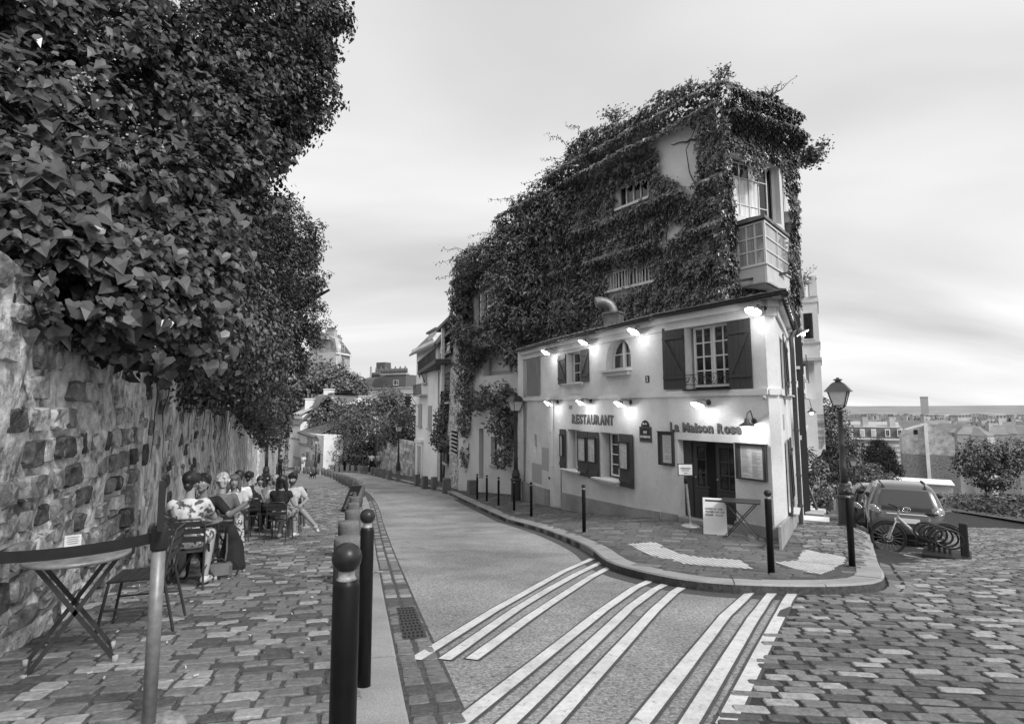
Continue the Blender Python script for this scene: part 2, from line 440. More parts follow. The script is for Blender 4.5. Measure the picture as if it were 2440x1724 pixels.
def cobbles(parent, poly, ang, L, Wd, fz, mats, nind, h=.016, gap=.022, name='cobblestone', avoid=(), keep=None, zoff=0.0, weights=(.66, .14, .20), gapy=None, jit=.12):
    rnd = random.Random(len(poly) * 7 + int(ang * 100)); gapy = gap if gapy is None else gapy
    ca, sa = math.cos(ang), math.sin(ang)
    uv = [(x * ca + y * sa, -x * sa + y * ca) for x, y in poly]
    u0, u1 = min(p[0] for p in uv), max(p[0] for p in uv); v0, v1 = min(p[1] for p in uv), max(p[1] for p in uv)
    shapes = [stone_shape(rnd, h) for _ in range(6)]; st = []
    v = v0
    while v < v1:
        wd = Wd * rnd.uniform(.9, 1.12); u = u0 - rnd.uniform(0, L)
        while u < u1:
            l = L * rnd.uniform(.72, 1.25); cu, cv = u + l / 2, v + wd / 2 + rnd.uniform(-.012, .012)
            x, y = cu * ca - cv * sa, cu * sa + cv * ca
            if in_poly((x, y), poly) and not any(in_poly((x, y), a) for a in avoid) and (keep is None or keep(x, y)):
                z = fz(x, y); px, py = topix(x, y, z)
                if -900 < px < 4600 and py < 4200:
                    st.append((y if (-30 < px < 2470 and py < 1760) else y + 500, x, y, z, l - gap, wd - gapy, rnd.randrange(6), rnd.random(), rnd.uniform(-1, 1)))
            u += l
        v += wd
    st.sort()
    def basis(x, y, rot):
        e = .1; dzx = (fz(x + e, y) - fz(x - e, y)) / (2 * e); dzy = (fz(x, y + e) - fz(x, y - e)) / (2 * e)
        a = ang + rot * .05; ux = Vector((math.cos(a), math.sin(a), 0)); ux.z = ux.x * dzx + ux.y * dzy; ux.normalize()
        n = Vector((-dzx, -dzy, 1)).normalized(); vy = n.cross(ux); return ux, vy, n
    meshes = []
    for mi, m in enumerate(mats):
        for vs, fs in shapes:
            me = bpy.data.meshes.new(name); me.from_pydata(vs, [], fs); me.materials.append(m)
            meshes.append(me)
    def pick(t):
        a = 0
        for i, w in enumerate(weights[:len(mats)]):
            a += w
            if t < a: return i
        return 0
    VV = []; FF = []; MI = []
    base = [(np.array(v), np.array([f if len(f) == 4 else (f[0], f[1], f[2], f[2]) for f in fs])) for v, fs in shapes]
    T = []; TM = []; n0 = 0
    for k, (d, x, y, z, l, w_, si, t, rot) in enumerate(st):
        ux, vy, n = basis(x, y, rot); mi = pick(t); dz = zoff + rot * .003
        if k < nind:
            o = bpy.data.objects.new(name, meshes[mi * 6 + si]); COL.objects.link(o); o.parent = parent
            o.matrix_basis = Matrix(((ux.x * l, vy.x * w_, n.x, x), (ux.y * l, vy.y * w_, n.y, y), (ux.z * l, vy.z * w_, n.z, z + dz), (0, 0, 0, 1)))
        else:
            b = base[si][0]; P = np.array((x, y, z + dz)) + np.outer(b[:, 0] * l, ux) + np.outer(b[:, 1] * w_, vy) + np.outer(b[:, 2], n)
            VV.append(P)
            for f in shapes[si][1]:
                if len(f) == 4: T.append((f[0] + n0, f[1] + n0, f[2] + n0)); T.append((f[0] + n0, f[2] + n0, f[3] + n0)); TM += [mi, mi]
                else: T.append((f[0] + n0, f[1] + n0, f[2] + n0)); TM.append(mi)
            n0 += len(b)
    if VV:
        fast_mesh('cobbles', np.concatenate(VV), T, mats, parent, mi=TM, smooth=False, kind='stuff')
CM = [M_cobble, M_cobble_light, M_cobble_dark]
lp = offset_line(KLs, .30)
lpoly = [p for p in lp if p[1] < 34] + [(wall_x(34) + .1, 34)] + [(wall_x(y) + .02, y) for y in (30, 20, 10, 2, -2)]
cobbles(pave_l, lpoly, R_(14), .205, .14, lpave_z, CM, 300, h=.012, gap=.018)
crp = [tuple(b0 - dirb * 4), tuple(b0), tuple(b1), (4.3, 6.6), (4.72, 6.88), (5.2, 7.5), (5.95, 8.7), (9.2, 13.8), (12.6, 19.4), (15, 23.5), (20, 23), (20, 8), (12, 2)]
cobbles(croad, crp, R_(-7), .24, .115, lambda x, y: road_z(x, y), CM, 300, h=.015, gap=.034, gapy=.03, weights=(.55, .13, .32))
fp = [p for p in lp if p[1] > 32.5] + [(-33, 55.5), (wall_x(47), 47), (wall_x(33.5), 33.5)]; sheet('far_setts', fp, lpave_z, mat('far_sett_surface', .19, .8, var=.5, scale=9, stain=.3, bump=.4, bscale=14), .012, 1.0, parent=pave_l)
fp = [p for p in offset_line(KRs, .33) if 22 < p[1] < 60 and p[0] < .5] + [(2, 23), (-1.2, 30), (-3.8, 40), (-6, 48), (-12, 60), (-24, 64)][::1]; 
# gutter: two rows of setts along the left kerb
def row_setts(line, d0, wd, L, parent, fz, ymax=40):
    ol = offset_line(line, d0); mb = []; rnd = random.Random(5)
    for (a, b) in zip(ol, ol[1:]):
        a, b = Vector(a), Vector(b)
        if a.y > ymax or a.y < 1: continue
        n = max(1, round((b - a).length / L)); d = (b - a).normalized()
        for k in range(n):
            c = a + (b - a) * ((k + .5) / n); vs, fs = stone_shape(rnd, .014)
            l = (b - a).length / n - .015; u = Vector((d.x, d.y, 0)); u.z = (fz(c.x + d.x * .1, c.y + d.y * .1) - fz(c.x - d.x * .1, c.y - d.y * .1)) / .2
            v = Vector((-d.y, d.x, 0)); z = fz(c.x, c.y)
            me = bpy.data.meshes.new('sett'); me.from_pydata([tuple(Vector((c.x, c.y, z - .004)) + u * (p[0] * l) + v * (p[1] * (wd - .02)) + Vector((0, 0, p[2]))) for p in vs], [], fs)
            me.materials.append(rnd.choice(CM + [M_cobble])); o = bpy.data.objects.new('sett', me); COL.objects.link(o); o.parent = parent
gut = sheet('gutter', [p for p in KLs if .5 < p[1] < 45] + [p for p in offset_line(KLs, -.34) if .5 < p[1] < 45][::-1], road_z, M_joint, .004, 1.0, kind='structure')
row_setts(KLs, -.09, .15, .16, gut, road_z, 24); row_setts(KLs, -.25, .15, .155, gut, road_z, 24)
gut2 = sheet('gutter', [p for p in KRs if p[1] < 26 and p[0] < 3.8] + [p for p in offset_line(KRs, -.26) if p[1] < 26 and p[0] < 3.8][::-1], road_z, M_tar, .004, 1.0, kind='structure')
# curved double row of setts round the corner on the right
row_setts([p for p in KRs if p[0] > 3.9], -.10, .16, .17, croad, lambda x, y: road_z(x, y) + .006, 14); row_setts([p for p in KRs if p[0] > 3.9], -.27, .16, .18, croad, lambda x, y: road_z(x, y) + .006, 14)

TACT = [[G2(*p, pave_z) for p in q] for q in (
    [(1492, 1297), (1546, 1292), (1564, 1293), (1589, 1306), (1618, 1317), (1658, 1327), (1762, 1334), (1795, 1356), (1742, 1353), (1676, 1349), (1627, 1342), (1561, 1327), (1523, 1312)],
    [(1848, 1340), (1900, 1335), (1914, 1309), (2016, 1327), (2008, 1343), (1998, 1349), (1957, 1369), (1911, 1362), (1871, 1349)])]
rp = [p for p in offset_line(KRs, .33) if p[1] < 13.5 and p[0] < 8.4]
flagpoly = [p for p in rp if p[0] < 4.7 or p[1] < 7.2] + [(5.6, 11.3), (3.9, 13.8), (1.9, 19.0)]
flagpoly = [(.2, 19.5)] + flagpoly[0:]
cobbles(pave_r, [(-1.0, 24)] + [p for p in offset_line(KRs, .33) if p[1] < 24 and p[0] < 3.6] + [(5.0, 8.5), (5.55, 11.4), (4.1, 13.8), (1.8, 19.3), (.8, 22.3), (.5, 25)], R_(-28), .34, .22, pave_z, [M_flag, M_cobble, M_cobble_dark], 300, h=.010, gap=.014, avoid=TACT, name='paving_stone', weights=(.7, .15, .15))
cobbles(pave_r, [(4.4, 7.3), (5.05, 8.0), (5.9, 9.3), (8.7, 13.8), (12.3, 20), (16, 26), (12.6, 24.5), (9.0, 17.2), (5.75, 11.4), (5.1, 8.6)], R_(-20), .22, .15, pave_z, CM, 300, h=.014, avoid=TACT, weights=(.7, .12, .18))
for poly in TACT:
    t = sheet('tactile_paving', poly, pave_z, M_tactd, .006, .6, parent=pave_r)
    mb = MB(); xs = [p[0] for p in poly]; ys = [p[1] for p in poly]
    for x in np.arange(min(xs), max(xs), .075):
        for y in np.arange(min(ys), max(ys), .075):
            if in_poly((x, y), poly):
                z = pave_z(x, y) + .006; r = .030
                mb.add([(x + r, y, z), (x, y + r, z), (x - r, y, z), (x, y - r, z), (x + r * .5, y, z + .007), (x, y + r * .5, z + .007), (x - r * .5, y, z + .007), (x, y - r * .5, z + .007)],
                       [(0, 1, 5, 4), (1, 2, 6, 5), (2, 3, 7, 6), (3, 0, 4, 7), (4, 5, 6, 7)])
    s_ = mb.build('tactile_studs', M_tact, None, kind='stuff'); s_.parent = pave_r

# ---------------------------------------------------------------- painted crossing lines
def stripe(pts, wd=.10, ext=None):
    ext = .62 if pts[0][0] < 1500 else 2.0
    P = [Vector(G2(*p)) for p in pts]; d = (P[-1] - P[-2]).normalized(); P.append(P[-1] + d * ext)
    Q = []
    for a, b in zip(P, P[1:]):
        n = max(2, int((b - a).length / .4)); Q += [a + (b - a) * (k / n) for k in range(n)]
    Q.append(P[-1]); mb = MB(); vs = []; fs = []; rnd = random.Random(int(pts[0][0]))
    for i, p in enumerate(Q):
        t = (Q[min(i + 1, len(Q) - 1)] - Q[max(0, i - 1)]).normalized(); n = Vector((-t.y, t.x)) * (wd / 2)
        for s_ in (-1, 1):
            q = p + n * s_ * (1 + rnd.uniform(-.04, .04)); vs.append((q.x, q.y, road_z(q.x, q.y) + (.010 if q.x < 2.9 else .024)))
    for i in range(len(Q) - 1): fs.append((2 * i, 2 * i + 1, 2 * i + 3, 2 * i + 2))
    # tar seam under the line, a bit wider
    if sum((Vector(vs[f[1]]) - Vector(vs[f[0]])).cross(Vector(vs[f[2]]) - Vector(vs[f[1]])).z for f in fs) < 0: fs = [f[::-1] for f in fs]
    mb.add(vs, fs); o = mb.build('crossing_line', M_paint); o.parent = road
    mb2 = MB(); c = [(Vector(vs[2 * i]) + Vector(vs[2 * i + 1])) / 2 for i in range(len(Q))]
    vs2 = []
    for i in range(len(Q)):
        for j in (0, 1): v = Vector(vs[2 * i + j]); w = c[i] + (v - c[i]) * 1.42; vs2.append((w.x, w.y, road_z(w.x, w.y) + .006 + .012 * (w.x > 2.9)))
    mb2.add(vs2, fs); o2 = mb2.build('tar_seam', M_tar); o2.parent = road
for s_ in ([(1412, 1331), (1342, 1362), (1283, 1395), (1178, 1454), (1073, 1520)], [(1434, 1339), (1372, 1369), (1307, 1405), (1230, 1452), (1134, 1520)], [(1462, 1347), (1408, 1375), (1343, 1417), (1265, 1469), (1195, 1520)],
           [(1574, 1373), (1513, 1401), (1440, 1452), (1354, 1520)], [(1612, 1379), (1560, 1405), (1500, 1449), (1425, 1520)], [(1650, 1385), (1606, 1412), (1560, 1454), (1500, 1520)],
           [(1802, 1401), (1768, 1431), (1728, 1468), (1687, 1520)], [(1851, 1405), (1824, 1435), (1795, 1474), (1767, 1520)], [(1897, 1406), (1876, 1436), (1853, 1478), (1832, 1520)]): stripe(s_)
M_wpaint = mat('worn_paint', .40, .7, var=.6, scale=18, bump=.2, bscale=90)
# dark tar repairs in the road
def patch(pts, m=M_repair, off=.005):
    rnd = random.Random(int(pts[0][1])); P = [Vector(G2(*p)) for p in pts]; n_ = len(P); P = [Vector(q) for q in smooth_line([tuple(p) for p in P[-2:] + P + P[:2]], 4)[8:8 + 4 * n_]]; Q = []
    for a, b in zip(P, P[1:] + P[:1]):
        n = 2
        for k in range(n): q = a + (b - a) * (k / n); Q.append((q.x + rnd.uniform(-.012, .012), q.y + rnd.uniform(-.012, .012)))
    o = sheet('tar_patch', Q, road_z, m, off, .7, parent=road)
patch([(890, 1172), (925, 1170), (926, 1173), (893, 1175)])
# ================================================================ RESTAURANT
M_plaster = mat('painted_plaster', .68, .85, var=.10, scale=30, bump=.35, bscale=60, stain=.18, sscale=1.1, blotch=(.54, 1.6, .66, .08))
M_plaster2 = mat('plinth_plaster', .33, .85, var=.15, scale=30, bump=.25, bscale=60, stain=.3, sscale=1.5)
M_shut = mat('dark_shutter_paint', .055, .5, var=.2, scale=30, bump=.1, bscale=60)
M_shutgrey = mat('weathered_shutter', .19, .7, var=.3, scale=12, stretch=(1, 1, .15), bump=.3, bscale=40)
M_winframe = mat('window_frame_paint', .66, .55, var=.12, scale=30)
M_glass = glassmat('dark_glass', .015, .06, .8)
M_glassmid = mat('curtained_glass', .68, .12, var=.35, scale=2.2, stretch=(6, 6, .4), spec=.7)
M_doorp = mat('dark_door_paint', .05, .4, var=.25, scale=20, bump=.1, bscale=50)
M_roofmetal = mat('zinc_roof', .20, .45, var=.4, scale=5, metal=.3, stain=.3, sscale=2)
M_tile = mat('roof_tile', .13, .8, var=.4, scale=14, island=.35, bump=.3, bscale=50)
M_gutter = mat('gutter_metal', .04, .4, var=.4, scale=10, metal=.5)
M_pipe = mat('dark_pipe', .06, .5, var=.3, scale=10)
M_ink = mat('sign_ink', .035, .6, var=.1)
M_ink2 = mat('sign_ink_light', .13, .6, var=.1)
M_baypane = mat('bay_glass', .34, .08, var=.4, scale=2.0, stretch=(6, 6, .5), spec=.9)
M_paper = mat('menu_paper', .55, .8, var=.08, scale=10)
M_print = mat('print_grey', .16, .8, var=0)
M_frame = mat('dark_wood_frame', .045, .5, var=.4, scale=20, stretch=(1, 1, .2))
M_frameboard = mat('dark_wood_board', .09, .6, var=.35, scale=18, stretch=(1, 1, .2), bump=.2, bscale=40)
M_enamel = mat('white_enamel', .78, .25, var=.05)
M_bulb = mat('lit_bulb', .9, .4, var=0, emit=9)
M_white = mat('white_board', .78, .5, var=.05, scale=10)
M_dark = mat('interior_dark', .012, .9, var=0)
M_plate = mat('dark_enamel_plate', .02, .3, var=.1)
M_plastdark = mat('plaster_patch_grey', .40, .9, var=.1, scale=25, bump=.2, bscale=60)
M_plastlight = mat('plaster_patch_pale', .70, .9, var=.08, scale=25, bump=.2, bscale=60)

PA, PB, PC, PD = (5.6, 11.3), (4.16, 13.78), (2.05, 19.1), (.97, 22.4)
PE = (8.2, 15.87)
uA = Vector((PA[0] - PB[0], PA[1] - PB[1])).normalized(); uR = Vector((.494, .869)).normalized()
A1 = (PA[0] - uA.x * .22, PA[1] - uA.y * .22); A2 = (PA[0] + uR.x * .24, PA[1] + uR.y * .24)
FA = Fr(PB, A1); FB = Fr(PC, PB); FC = Fr(PD, PC); FX = Fr(A1, A2); FRt = Fr(A2, PE)
EAVE = 3.77
REST = thing('restaurant', 'two storey corner restaurant with pale rendered walls, dark shutters and lit wall lamps', 'restaurant', (3.5, 15.5, -1.3))
Z0 = -3.6
def opening(fr, xl, xr, yt, yb, d=0):
    ym = (yt + yb) / 2; a0 = fr.hit(xl, ym, d)[0]; a1 = fr.hit(xr, ym, d)[0]; xm = (xl + xr) / 2
    return a0, a1, fr.hit(xm, yb, d)[1], fr.hit(xm, yt, d)[1]
def arch(a0, a1, b0, b1, n=10, r=None):
    r = (a1 - a0) / 2 * 1.0 if r is None else r; pts = [(a0, b0), (a1, b0)]
    for i in range(n + 1):
        t = math.pi * i / n; pts.append(((a0 + a1) / 2 + (a1 - a0) / 2 * math.cos(t), b1 - r + r * math.sin(t)))
    return pts
wins = {}
W1 = opening(FB, 1350, 1388, 838, 912); W2 = opening(FB, 1444, 1503, 804, 879)
W3 = opening(FB, 1353, 1383, 1023, 1118); W4 = opening(FB, 1431, 1480, 1031, 1140); D2 = opening(FB, 1320, 1338, 1028, 1198)
WA = opening(FA, 1634, 1739, 772, 925); DA = opening(FA, 1617, 1752, 1051, 1256)
WC = opening(FC, 1245, 1259, 848, 941); oc = FC.hit(1275.5, 1055); OV = [(oc[0] + .19 * math.cos(t), oc[1] + .36 * math.sin(t)) for t in [2 * math.pi * k / 20 for k in range(20)]]
R1 = (1.6, 2.35, 1.85, 3.15); R2 = (1.5, 2.2, -.75, .8)
def wall(fr, holes, name, mats=M_plaster, top=EAVE + .05, bot=Z0, dep=.32, par=REST, a0=0, a1=None):
    mb = MB(); a1 = fr.L if a1 is None else a1
    fr.poly(mb, [rect(a0, a1, bot, top)] + holes, -dep, 0); return mb.build(name, mats, par)
rc = lambda w: rect(*w)
dz = (DA[0], DA[1], Z0 + .4, DA[3])
# arch of the door opening goes down to the ground: cut it from below
wall(FA, [rc(WA), rc((DA[0], DA[1], -1.75, DA[3]))], 'wall'); wall(FB, [rc(W1), arch(*W2), rc(W3), rc(W4), rc((D2[0], D2[1], D2[2] - .1, D2[3]))], 'wall')
wall(FC, [rc(WC), OV], 'wall'); wall(FX, [], 'wall'); wall(FRt, [rc(R1), rc(R2)], 'wall')
# back of the volume (dark core so that nothing shows through the windows)
core = MB(); ins = [Vector((*p, 0)) for p in (PD, PC, PB, PA, PE)]
cen = Vector((5.3, 18, 0)); core.poly([[((p + (cen - p).normalized() * .62).x, (p + (cen - p).normalized() * .62).y) for p in ins] + [(7.9, 17.4), (2.6, 23.6)]], (0, 0, 0), (1, 0, 0), (0, 1, 0), (0, 0, 1), Z0, EAVE, 0); core.build('interior', M_dark, REST)
fb1, fb2 = Fr(PE, (7.4, 17.6)), Fr((1.95, 23.3), PD)
for f in (fb1, fb2): bk = MB(); f.poly(bk, [rect(0, f.L, Z0, EAVE)], -.3, 0); bk.build('wall', M_plaster, REST)
# plinth with a sloping, lighter top edge
def plinth(fr, pts, extra=(), d=.045):
    mb = MB(); hi = [fr.hit(*p) for p in pts]
    lo = [(hi[-1][0], Z0), (hi[0][0], Z0)]
    fr.poly(mb, [hi[::-1] + [(hi[0][0], Z0), (hi[-1][0], Z0)]], .002, d); return mb.build('plinth', M_plaster2, REST)
plinth(FC, [(1243, 1145), (1310, 1166)]); plinth(FB, [(1340, 1172), (1377, 1180), (1497, 1206), (1572, 1218)]); plinth(FA, [(1577, 1218), (1616, 1225)]); plinth(FA, [(1753, 1240), (1834, 1255)]); plinth(FX, [(1836, 1255), (1852, 1255)]); plinth(FRt, [(1854, 1254), (1893, 1212)])
# floor band and cornice
zb0 = FA.hit(1700, 943)[1]; zb1 = FA.hit(1700, 929)[1]
for f, e0, e1 in ((FA, -.02, .02), (FB, 0, 0.0), (FC, 0, 0.0), (FX, 0, 0.0), (FRt, 0, 0)):
    mb = MB(); f.poly(mb, [rect(e0, f.L + e1, zb0, zb1)], .003, .06); mb.build('floor_band', M_plaster, REST, bevel=.012)
    mb = MB(); f.poly(mb, [rect(e0, f.L + e1, EAVE - .34, EAVE - .02)], .003, .055); f.poly(mb, [rect(e0, f.L + e1, EAVE - .16, EAVE - .02)], .055, .15); mb.build('cornice', M_plaster, REST, bevel=.02)
# a slightly proud pilaster strip left of the big window and patches of repair plaster
def slab(fr, box, m, name, d=.012):
    mb = MB(); fr.poly(mb, [rect(*box)], .002, d); return mb.build(name, m, REST)
slab(FB, opening(FB, 1312, 1319, 955, 1110), M_plastlight, 'plaster_patch', .006)
slab(FC, opening(FC, 1268, 1291, 1104, 1150), M_plastdark, 'plaster_patch', .006); slab(FC, opening(FC, 1291, 1308, 1066, 1120), M_plastdark, 'plaster_patch', .005)
# roof: eaves, tiles, gutters
ez = EAVE + .06; off = .24
def eave_line():
    L = [PD, PC, PB, PA, PE]; o = []
    segs = [Fr(L[i], L[i + 1]) for i in range(4)]
    def isect(f, g):
        p, q = f.pt(0, 0, off), g.pt(0, 0, off); A = np.array([[f.u.x, -g.u.x], [f.u.y, -g.u.y]]); b = np.array([q.x - p.x, q.y - p.y]); t = np.linalg.solve(A, b); r = p + f.u * float(t[0]); return (r.x, r.y)
    s0 = segs[0].pt(-.15, 0, off); o.append((s0.x, s0.y))
    for i in range(3): o.append(isect(segs[i], segs[i + 1]))
    s3 = segs[3].pt(segs[3].L, 0, off); o.append((s3.x, s3.y)); return o
EV = eave_line()
ridge = [(3.2, 23.6), (4.6, 20.2), (6.6, 17.2), (7.0, 16.6), (8.1, 16.4)]; zr = EAVE + .62
mb = MB(); mt = MB()
for i in range(4):
    a, b, c, d = Vector((*EV[i], ez)), Vector((*EV[i + 1], ez)), Vector((*ridge[i + 1], zr)), Vector((*ridge[i], zr))
    mb.add([a, b, c, d], [(0, 1, 2, 3)]); dn = Vector((0, 0, -.06)); mb.add([a + dn, b + dn, c + dn, d + dn], [(3, 2, 1, 0)]); mb.add([a, b, b + dn, a + dn], [(0, 3, 2, 1)])
    w = (b - a).length; n = int(w / .21); up = ((c + d) / 2 - (a + b) / 2)
    for k in range(n):                                   # overlapping metal / tile sheets, two courses near the eave
        for crs in range(4):
            t0, t1 = k / n, (k + 1) / n; p0 = a + (b - a) * t0; q0 = a + (b - a) * t1; r0, r1 = d + (c - d) * t0, d + (c - d) * t1
            s0, s1 = crs * .13 - .01, crs * .13 + .16; hh = random.uniform(.012, .03)
            A_, B_, C_, D_ = p0.lerp(r0, max(0, s0)), q0.lerp(r1, max(0, s0)), q0.lerp(r1, s1), p0.lerp(r0, s1)
            if s0 < 0: A_ = p0 + (p0 - r0) * .01; B_ = q0 + (q0 - r1) * .01
            mid = (A_ + B_) / 2 + Vector((0, 0, hh + .035)); midu = (C_ + D_) / 2 + Vector((0, 0, hh + .03)); up_ = Vector((0, 0, hh))
            mt2 = MB() if crs == 0 else mt
            vs = [A_ + up_, mid, B_ + up_, B_ + up_ * .2, C_ + up_ * .8, midu, D_ + up_ * .8, A_ + up_ * .2]
            mt2.add(vs, [(0, 1, 5, 6), (1, 2, 4, 5), (0, 7, 3, 2, 1)])
            if crs == 0: mt2.build('roof_tile', random.choice([M_tile, M_roofmetal, M_roofmetal]), REST)
mb.build('roof', M_tile, REST); mt.build('roof_tiles', M_tile, REST, kind='stuff')
mb = MB(); g = [(x, y, ez - .05) for x, y in offset_line(EV, .02)]
gp = [Vector(p) for p in g]
mb.tube([p + Vector((0, 0, 0)) for p in gp[:4]], .042, 8); mb.build('gutter', M_gutter, REST)
mb = MB(); mb.tube([gp[3].lerp(gp[4], t) + Vector((0, 0, -.02)) for t in (0, .33, .66, 1)], .065, 10)
for k in range(14):
    p = gp[3].lerp(gp[4], k / 13.0) + Vector((0, 0, -.02)); q = gp[3].lerp(gp[4], k / 13.0 + .006) + Vector((0, 0, -.02)); mb.tube([p, q], .075, 10)
mb.build('gutter', M_gutter, REST)
dp = FRt.pt(FRt.L - .45, 0, .12); mb = MB()
zt = EAVE - .1; mb.tube([gp[4].lerp(gp[3], .06) + Vector((0, 0, -.06)), Vector((dp.x - .12, dp.y - .2, zt - .25)), Vector((dp.x, dp.y, zt - .55)), Vector((dp.x, dp.y, -2.2))], .06, 10)
for z in (2.2, .9, -.3, -1.1): mb.tube([(dp.x, dp.y, z), (dp.x, dp.y, z + .06)], .072, 10)
mb.build('downpipe', M_pipe, REST)
# soffit
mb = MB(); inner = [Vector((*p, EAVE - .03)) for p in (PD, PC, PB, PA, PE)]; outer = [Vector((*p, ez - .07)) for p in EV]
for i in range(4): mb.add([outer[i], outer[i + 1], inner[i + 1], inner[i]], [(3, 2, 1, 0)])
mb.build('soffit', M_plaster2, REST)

def window(fr, par, a0, a1, b0, b1, d=-.2, cols=2, rows=4, fw=.05, mw=.024, fm=None, gm=None, name='window', th=.05, split=True):
    fm = fm or M_winframe; gm = gm or M_glass; mb = MB()
    fr.poly(mb, [rect(a0, a1, b0, b1), rect(a0 + fw, a1 - fw, b0 + fw, b1 - fw)], d, d + th)
    ia, ib, ja, jb = a0 + fw, a1 - fw, b0 + fw, b1 - fw
    cw, rh = (ib - ia) / cols, (jb - ja) / rows
    for i in range(1, cols): fr.box(mb, ia + cw * i - mw / 2, ia + cw * i + mw / 2, ja, jb, d + .005, d + th - .006)
    for j in range(1, rows): fr.box(mb, ia, ib, ja + rh * j - mw / 2, ja + rh * j + mw / 2, d + .008, d + th - .009)
    o = mb.build(name, fm, par)
    if split:
        for i in range(cols):
            for j in range(rows):
                g = MB(); x0, x1 = ia + cw * i + mw / 2 * (i > 0), ia + cw * (i + 1) - mw / 2 * (i < cols - 1); y0, y1 = ja + rh * j + mw / 2 * (j > 0), ja + rh * (j + 1) - mw / 2 * (j < rows - 1)
                tx = random.uniform(-.004, .004)
                g.add([fr.pt(x0, y0, d + .015 + tx), fr.pt(x1, y0, d + .015 - tx), fr.pt(x1, y1, d + .015 - tx), fr.pt(x0, y1, d + .015 + tx)], [(0, 1, 2, 3)])
                g.build('pane', gm, o)
    else:
        g = MB(); fr.poly(g, [rect(ia, ib, ja, jb)], d + .01, d + .015); g.build('pane', gm, o)
    return o
def shutter(fr, a0, a1, b0, b1, d=.02, z=0, m=None, open_ang=None, par=REST, brace=True, label=None):
    """plank shutter with two ledges and a diagonal brace, folded back on the wall"""
    m = m or M_shut; mb = MB(); n = max(2, round((a1 - a0) / .13))
    fr.box(mb, a0 + .004, a1 - .004, b0, b1, d, d + .012); o = mb.build('shutter', m, par, label=label)
    for i in range(n):
        x0 = a0 + (a1 - a0) * i / n; x1 = a0 + (a1 - a0) * (i + 1) / n; pb = MB(); fr.box(pb, x0 + .003, x1 - .003, b0, b1, d + .012, d + .03 + random.uniform(0, .003)); pb.build('plank', m, o)
    if brace:
        h = b1 - b0
        for zz in (.16, .80):
            lb = MB(); fr.box(lb, a0 + .02, a1 - .02, b0 + h * zz, b0 + h * zz + .075, d + .034, d + .056); lb.build('ledge', m, o)
        p, q = (a0 + .06, b0 + h * .80), (a1 - .06, b0 + h * .16 + .075)
        if z: p, q = (a1 - .06, b0 + h * .80), (a0 + .06, b0 + h * .16 + .075)
        lb = MB(); lb.bar(fr.pt(p[0], p[1], d + .045), fr.pt(q[0], q[1], d + .045), .075, .02, 0, fr.n); lb.build('brace', m, o)
    return o
def sill(fr, a0, a1, b, par=REST, d=.16, h=.09, m=None):
    mb = MB(); fr.poly(mb, [rect(a0, a1, b - h * .35, b)], -.15, d); fr.poly(mb, [rect(a0 + .05, a1 - .05, b - h, b - h * .35)], .002, d * .65); return mb.build('window_sill', m or M_plaster, par, bevel=.008)
# big window, face A
a0, a1, b0, b1 = WA; am = (a0 + a1) / 2
wl = window(FA, REST, a0 + .10, am + .03, b0 + .04, b1 - .01, -.22, 2, 4, .055, .03)
wr = window(FA, REST, am + .06, a1, b0 + .04, b1 - .01, -.19, 2, 4, .055, .03)
sL = opening(FA, 1582, 1634, 779, 927); sR = opening(FA, 1738, 1793, 762, 925)
shutter(FA, sL[0], sL[1] - .01, sL[2], sL[3]); shutter(FA, sR[0], sR[1], sR[2], sR[3], z=1)
mb = MB(); FA.box(mb, a0 - .03, a1 + .02, b0 - .04, b0 - .004, -.1, .12); mb.build('window_sill', M_gutter, REST)
mb = MB()
for bb in (.10, .33): mb.tube([FA.pt(a0 + .02, b0 + bb, .05), FA.pt(a1 - .02, b0 + bb, .05)], .009, 6)
for k in range(7):
    x = a0 + .08 + (a1 - a0 - .16) * k / 6; pts = [FA.pt(x + .06 * math.cos(t) * (1 - t / 14), b0 + .215 + .09 * math.sin(t) * (1 - t / 14), .05) for t in np.linspace(0, 9, 16)]; mb.tube(pts, .006, 5)
for k in range(3):
    x = a0 + (a1 - a0) * (k + .5) / 3; mb.tube([FA.pt(x - .2, b0 + .10, .05), FA.pt(x, b0 + .33, .05), FA.pt(x + .2, b0 + .10, .05)], .007, 5)
mb.build('balcony_rail', M_iron, REST)
# window 1 (square with shutters), window 2 (arched), windows 3 and 4
a0, a1, b0, b1 = W1; window(FB, REST, a0 + .12, a1, b0, b1, -.24, 2, 3)
s1 = opening(FB, 1332, 1350, 845, 914); s2 = opening(FB, 1386, 1405, 832, 909); shutter(FB, s1[0], s1[1], s1[2] - .02, s1[3]); shutter(FB, s2[0], s2[1], s2[2], s2[3], z=1); sill(FB, a0 - .12, a1 + .1, b0 - .01)
a0, a1, b0, b1 = W2
mb = MB(); ao = arch(a0 + .04, a1, b0, b1 - .01); ai = arch(a0 + .1, a1 - .06, b0 + .06, b1 - .07)
FB.poly(mb, [ao, ai], -.26, -.2); xm = (a0 + a1) / 2 + .02
FB.box(mb, xm - .05, xm + .05, b0 + .06, b1 - .08, -.25, -.18); FB.box(mb, a0 + .1, xm - .05, b0 + .42, b0 + .45, -.25, -.205); FB.box(mb, xm + .05, a1 - .06, b0 + .42, b0 + .45, -.25, -.205)
aw = mb.build('window', M_winframe, REST); g = MB(); FB.poly(g, [ai], -.245, -.24); g.build('pane', M_glass, aw); sill(FB, a0 - .08, a1 + .04, b0 - .02, h=.16, d=.2)
a0, a1, b0, b1 = W3; window(FB, REST, a0 + .18, a1, b0 + .03, b1, -.24, 1, 3)
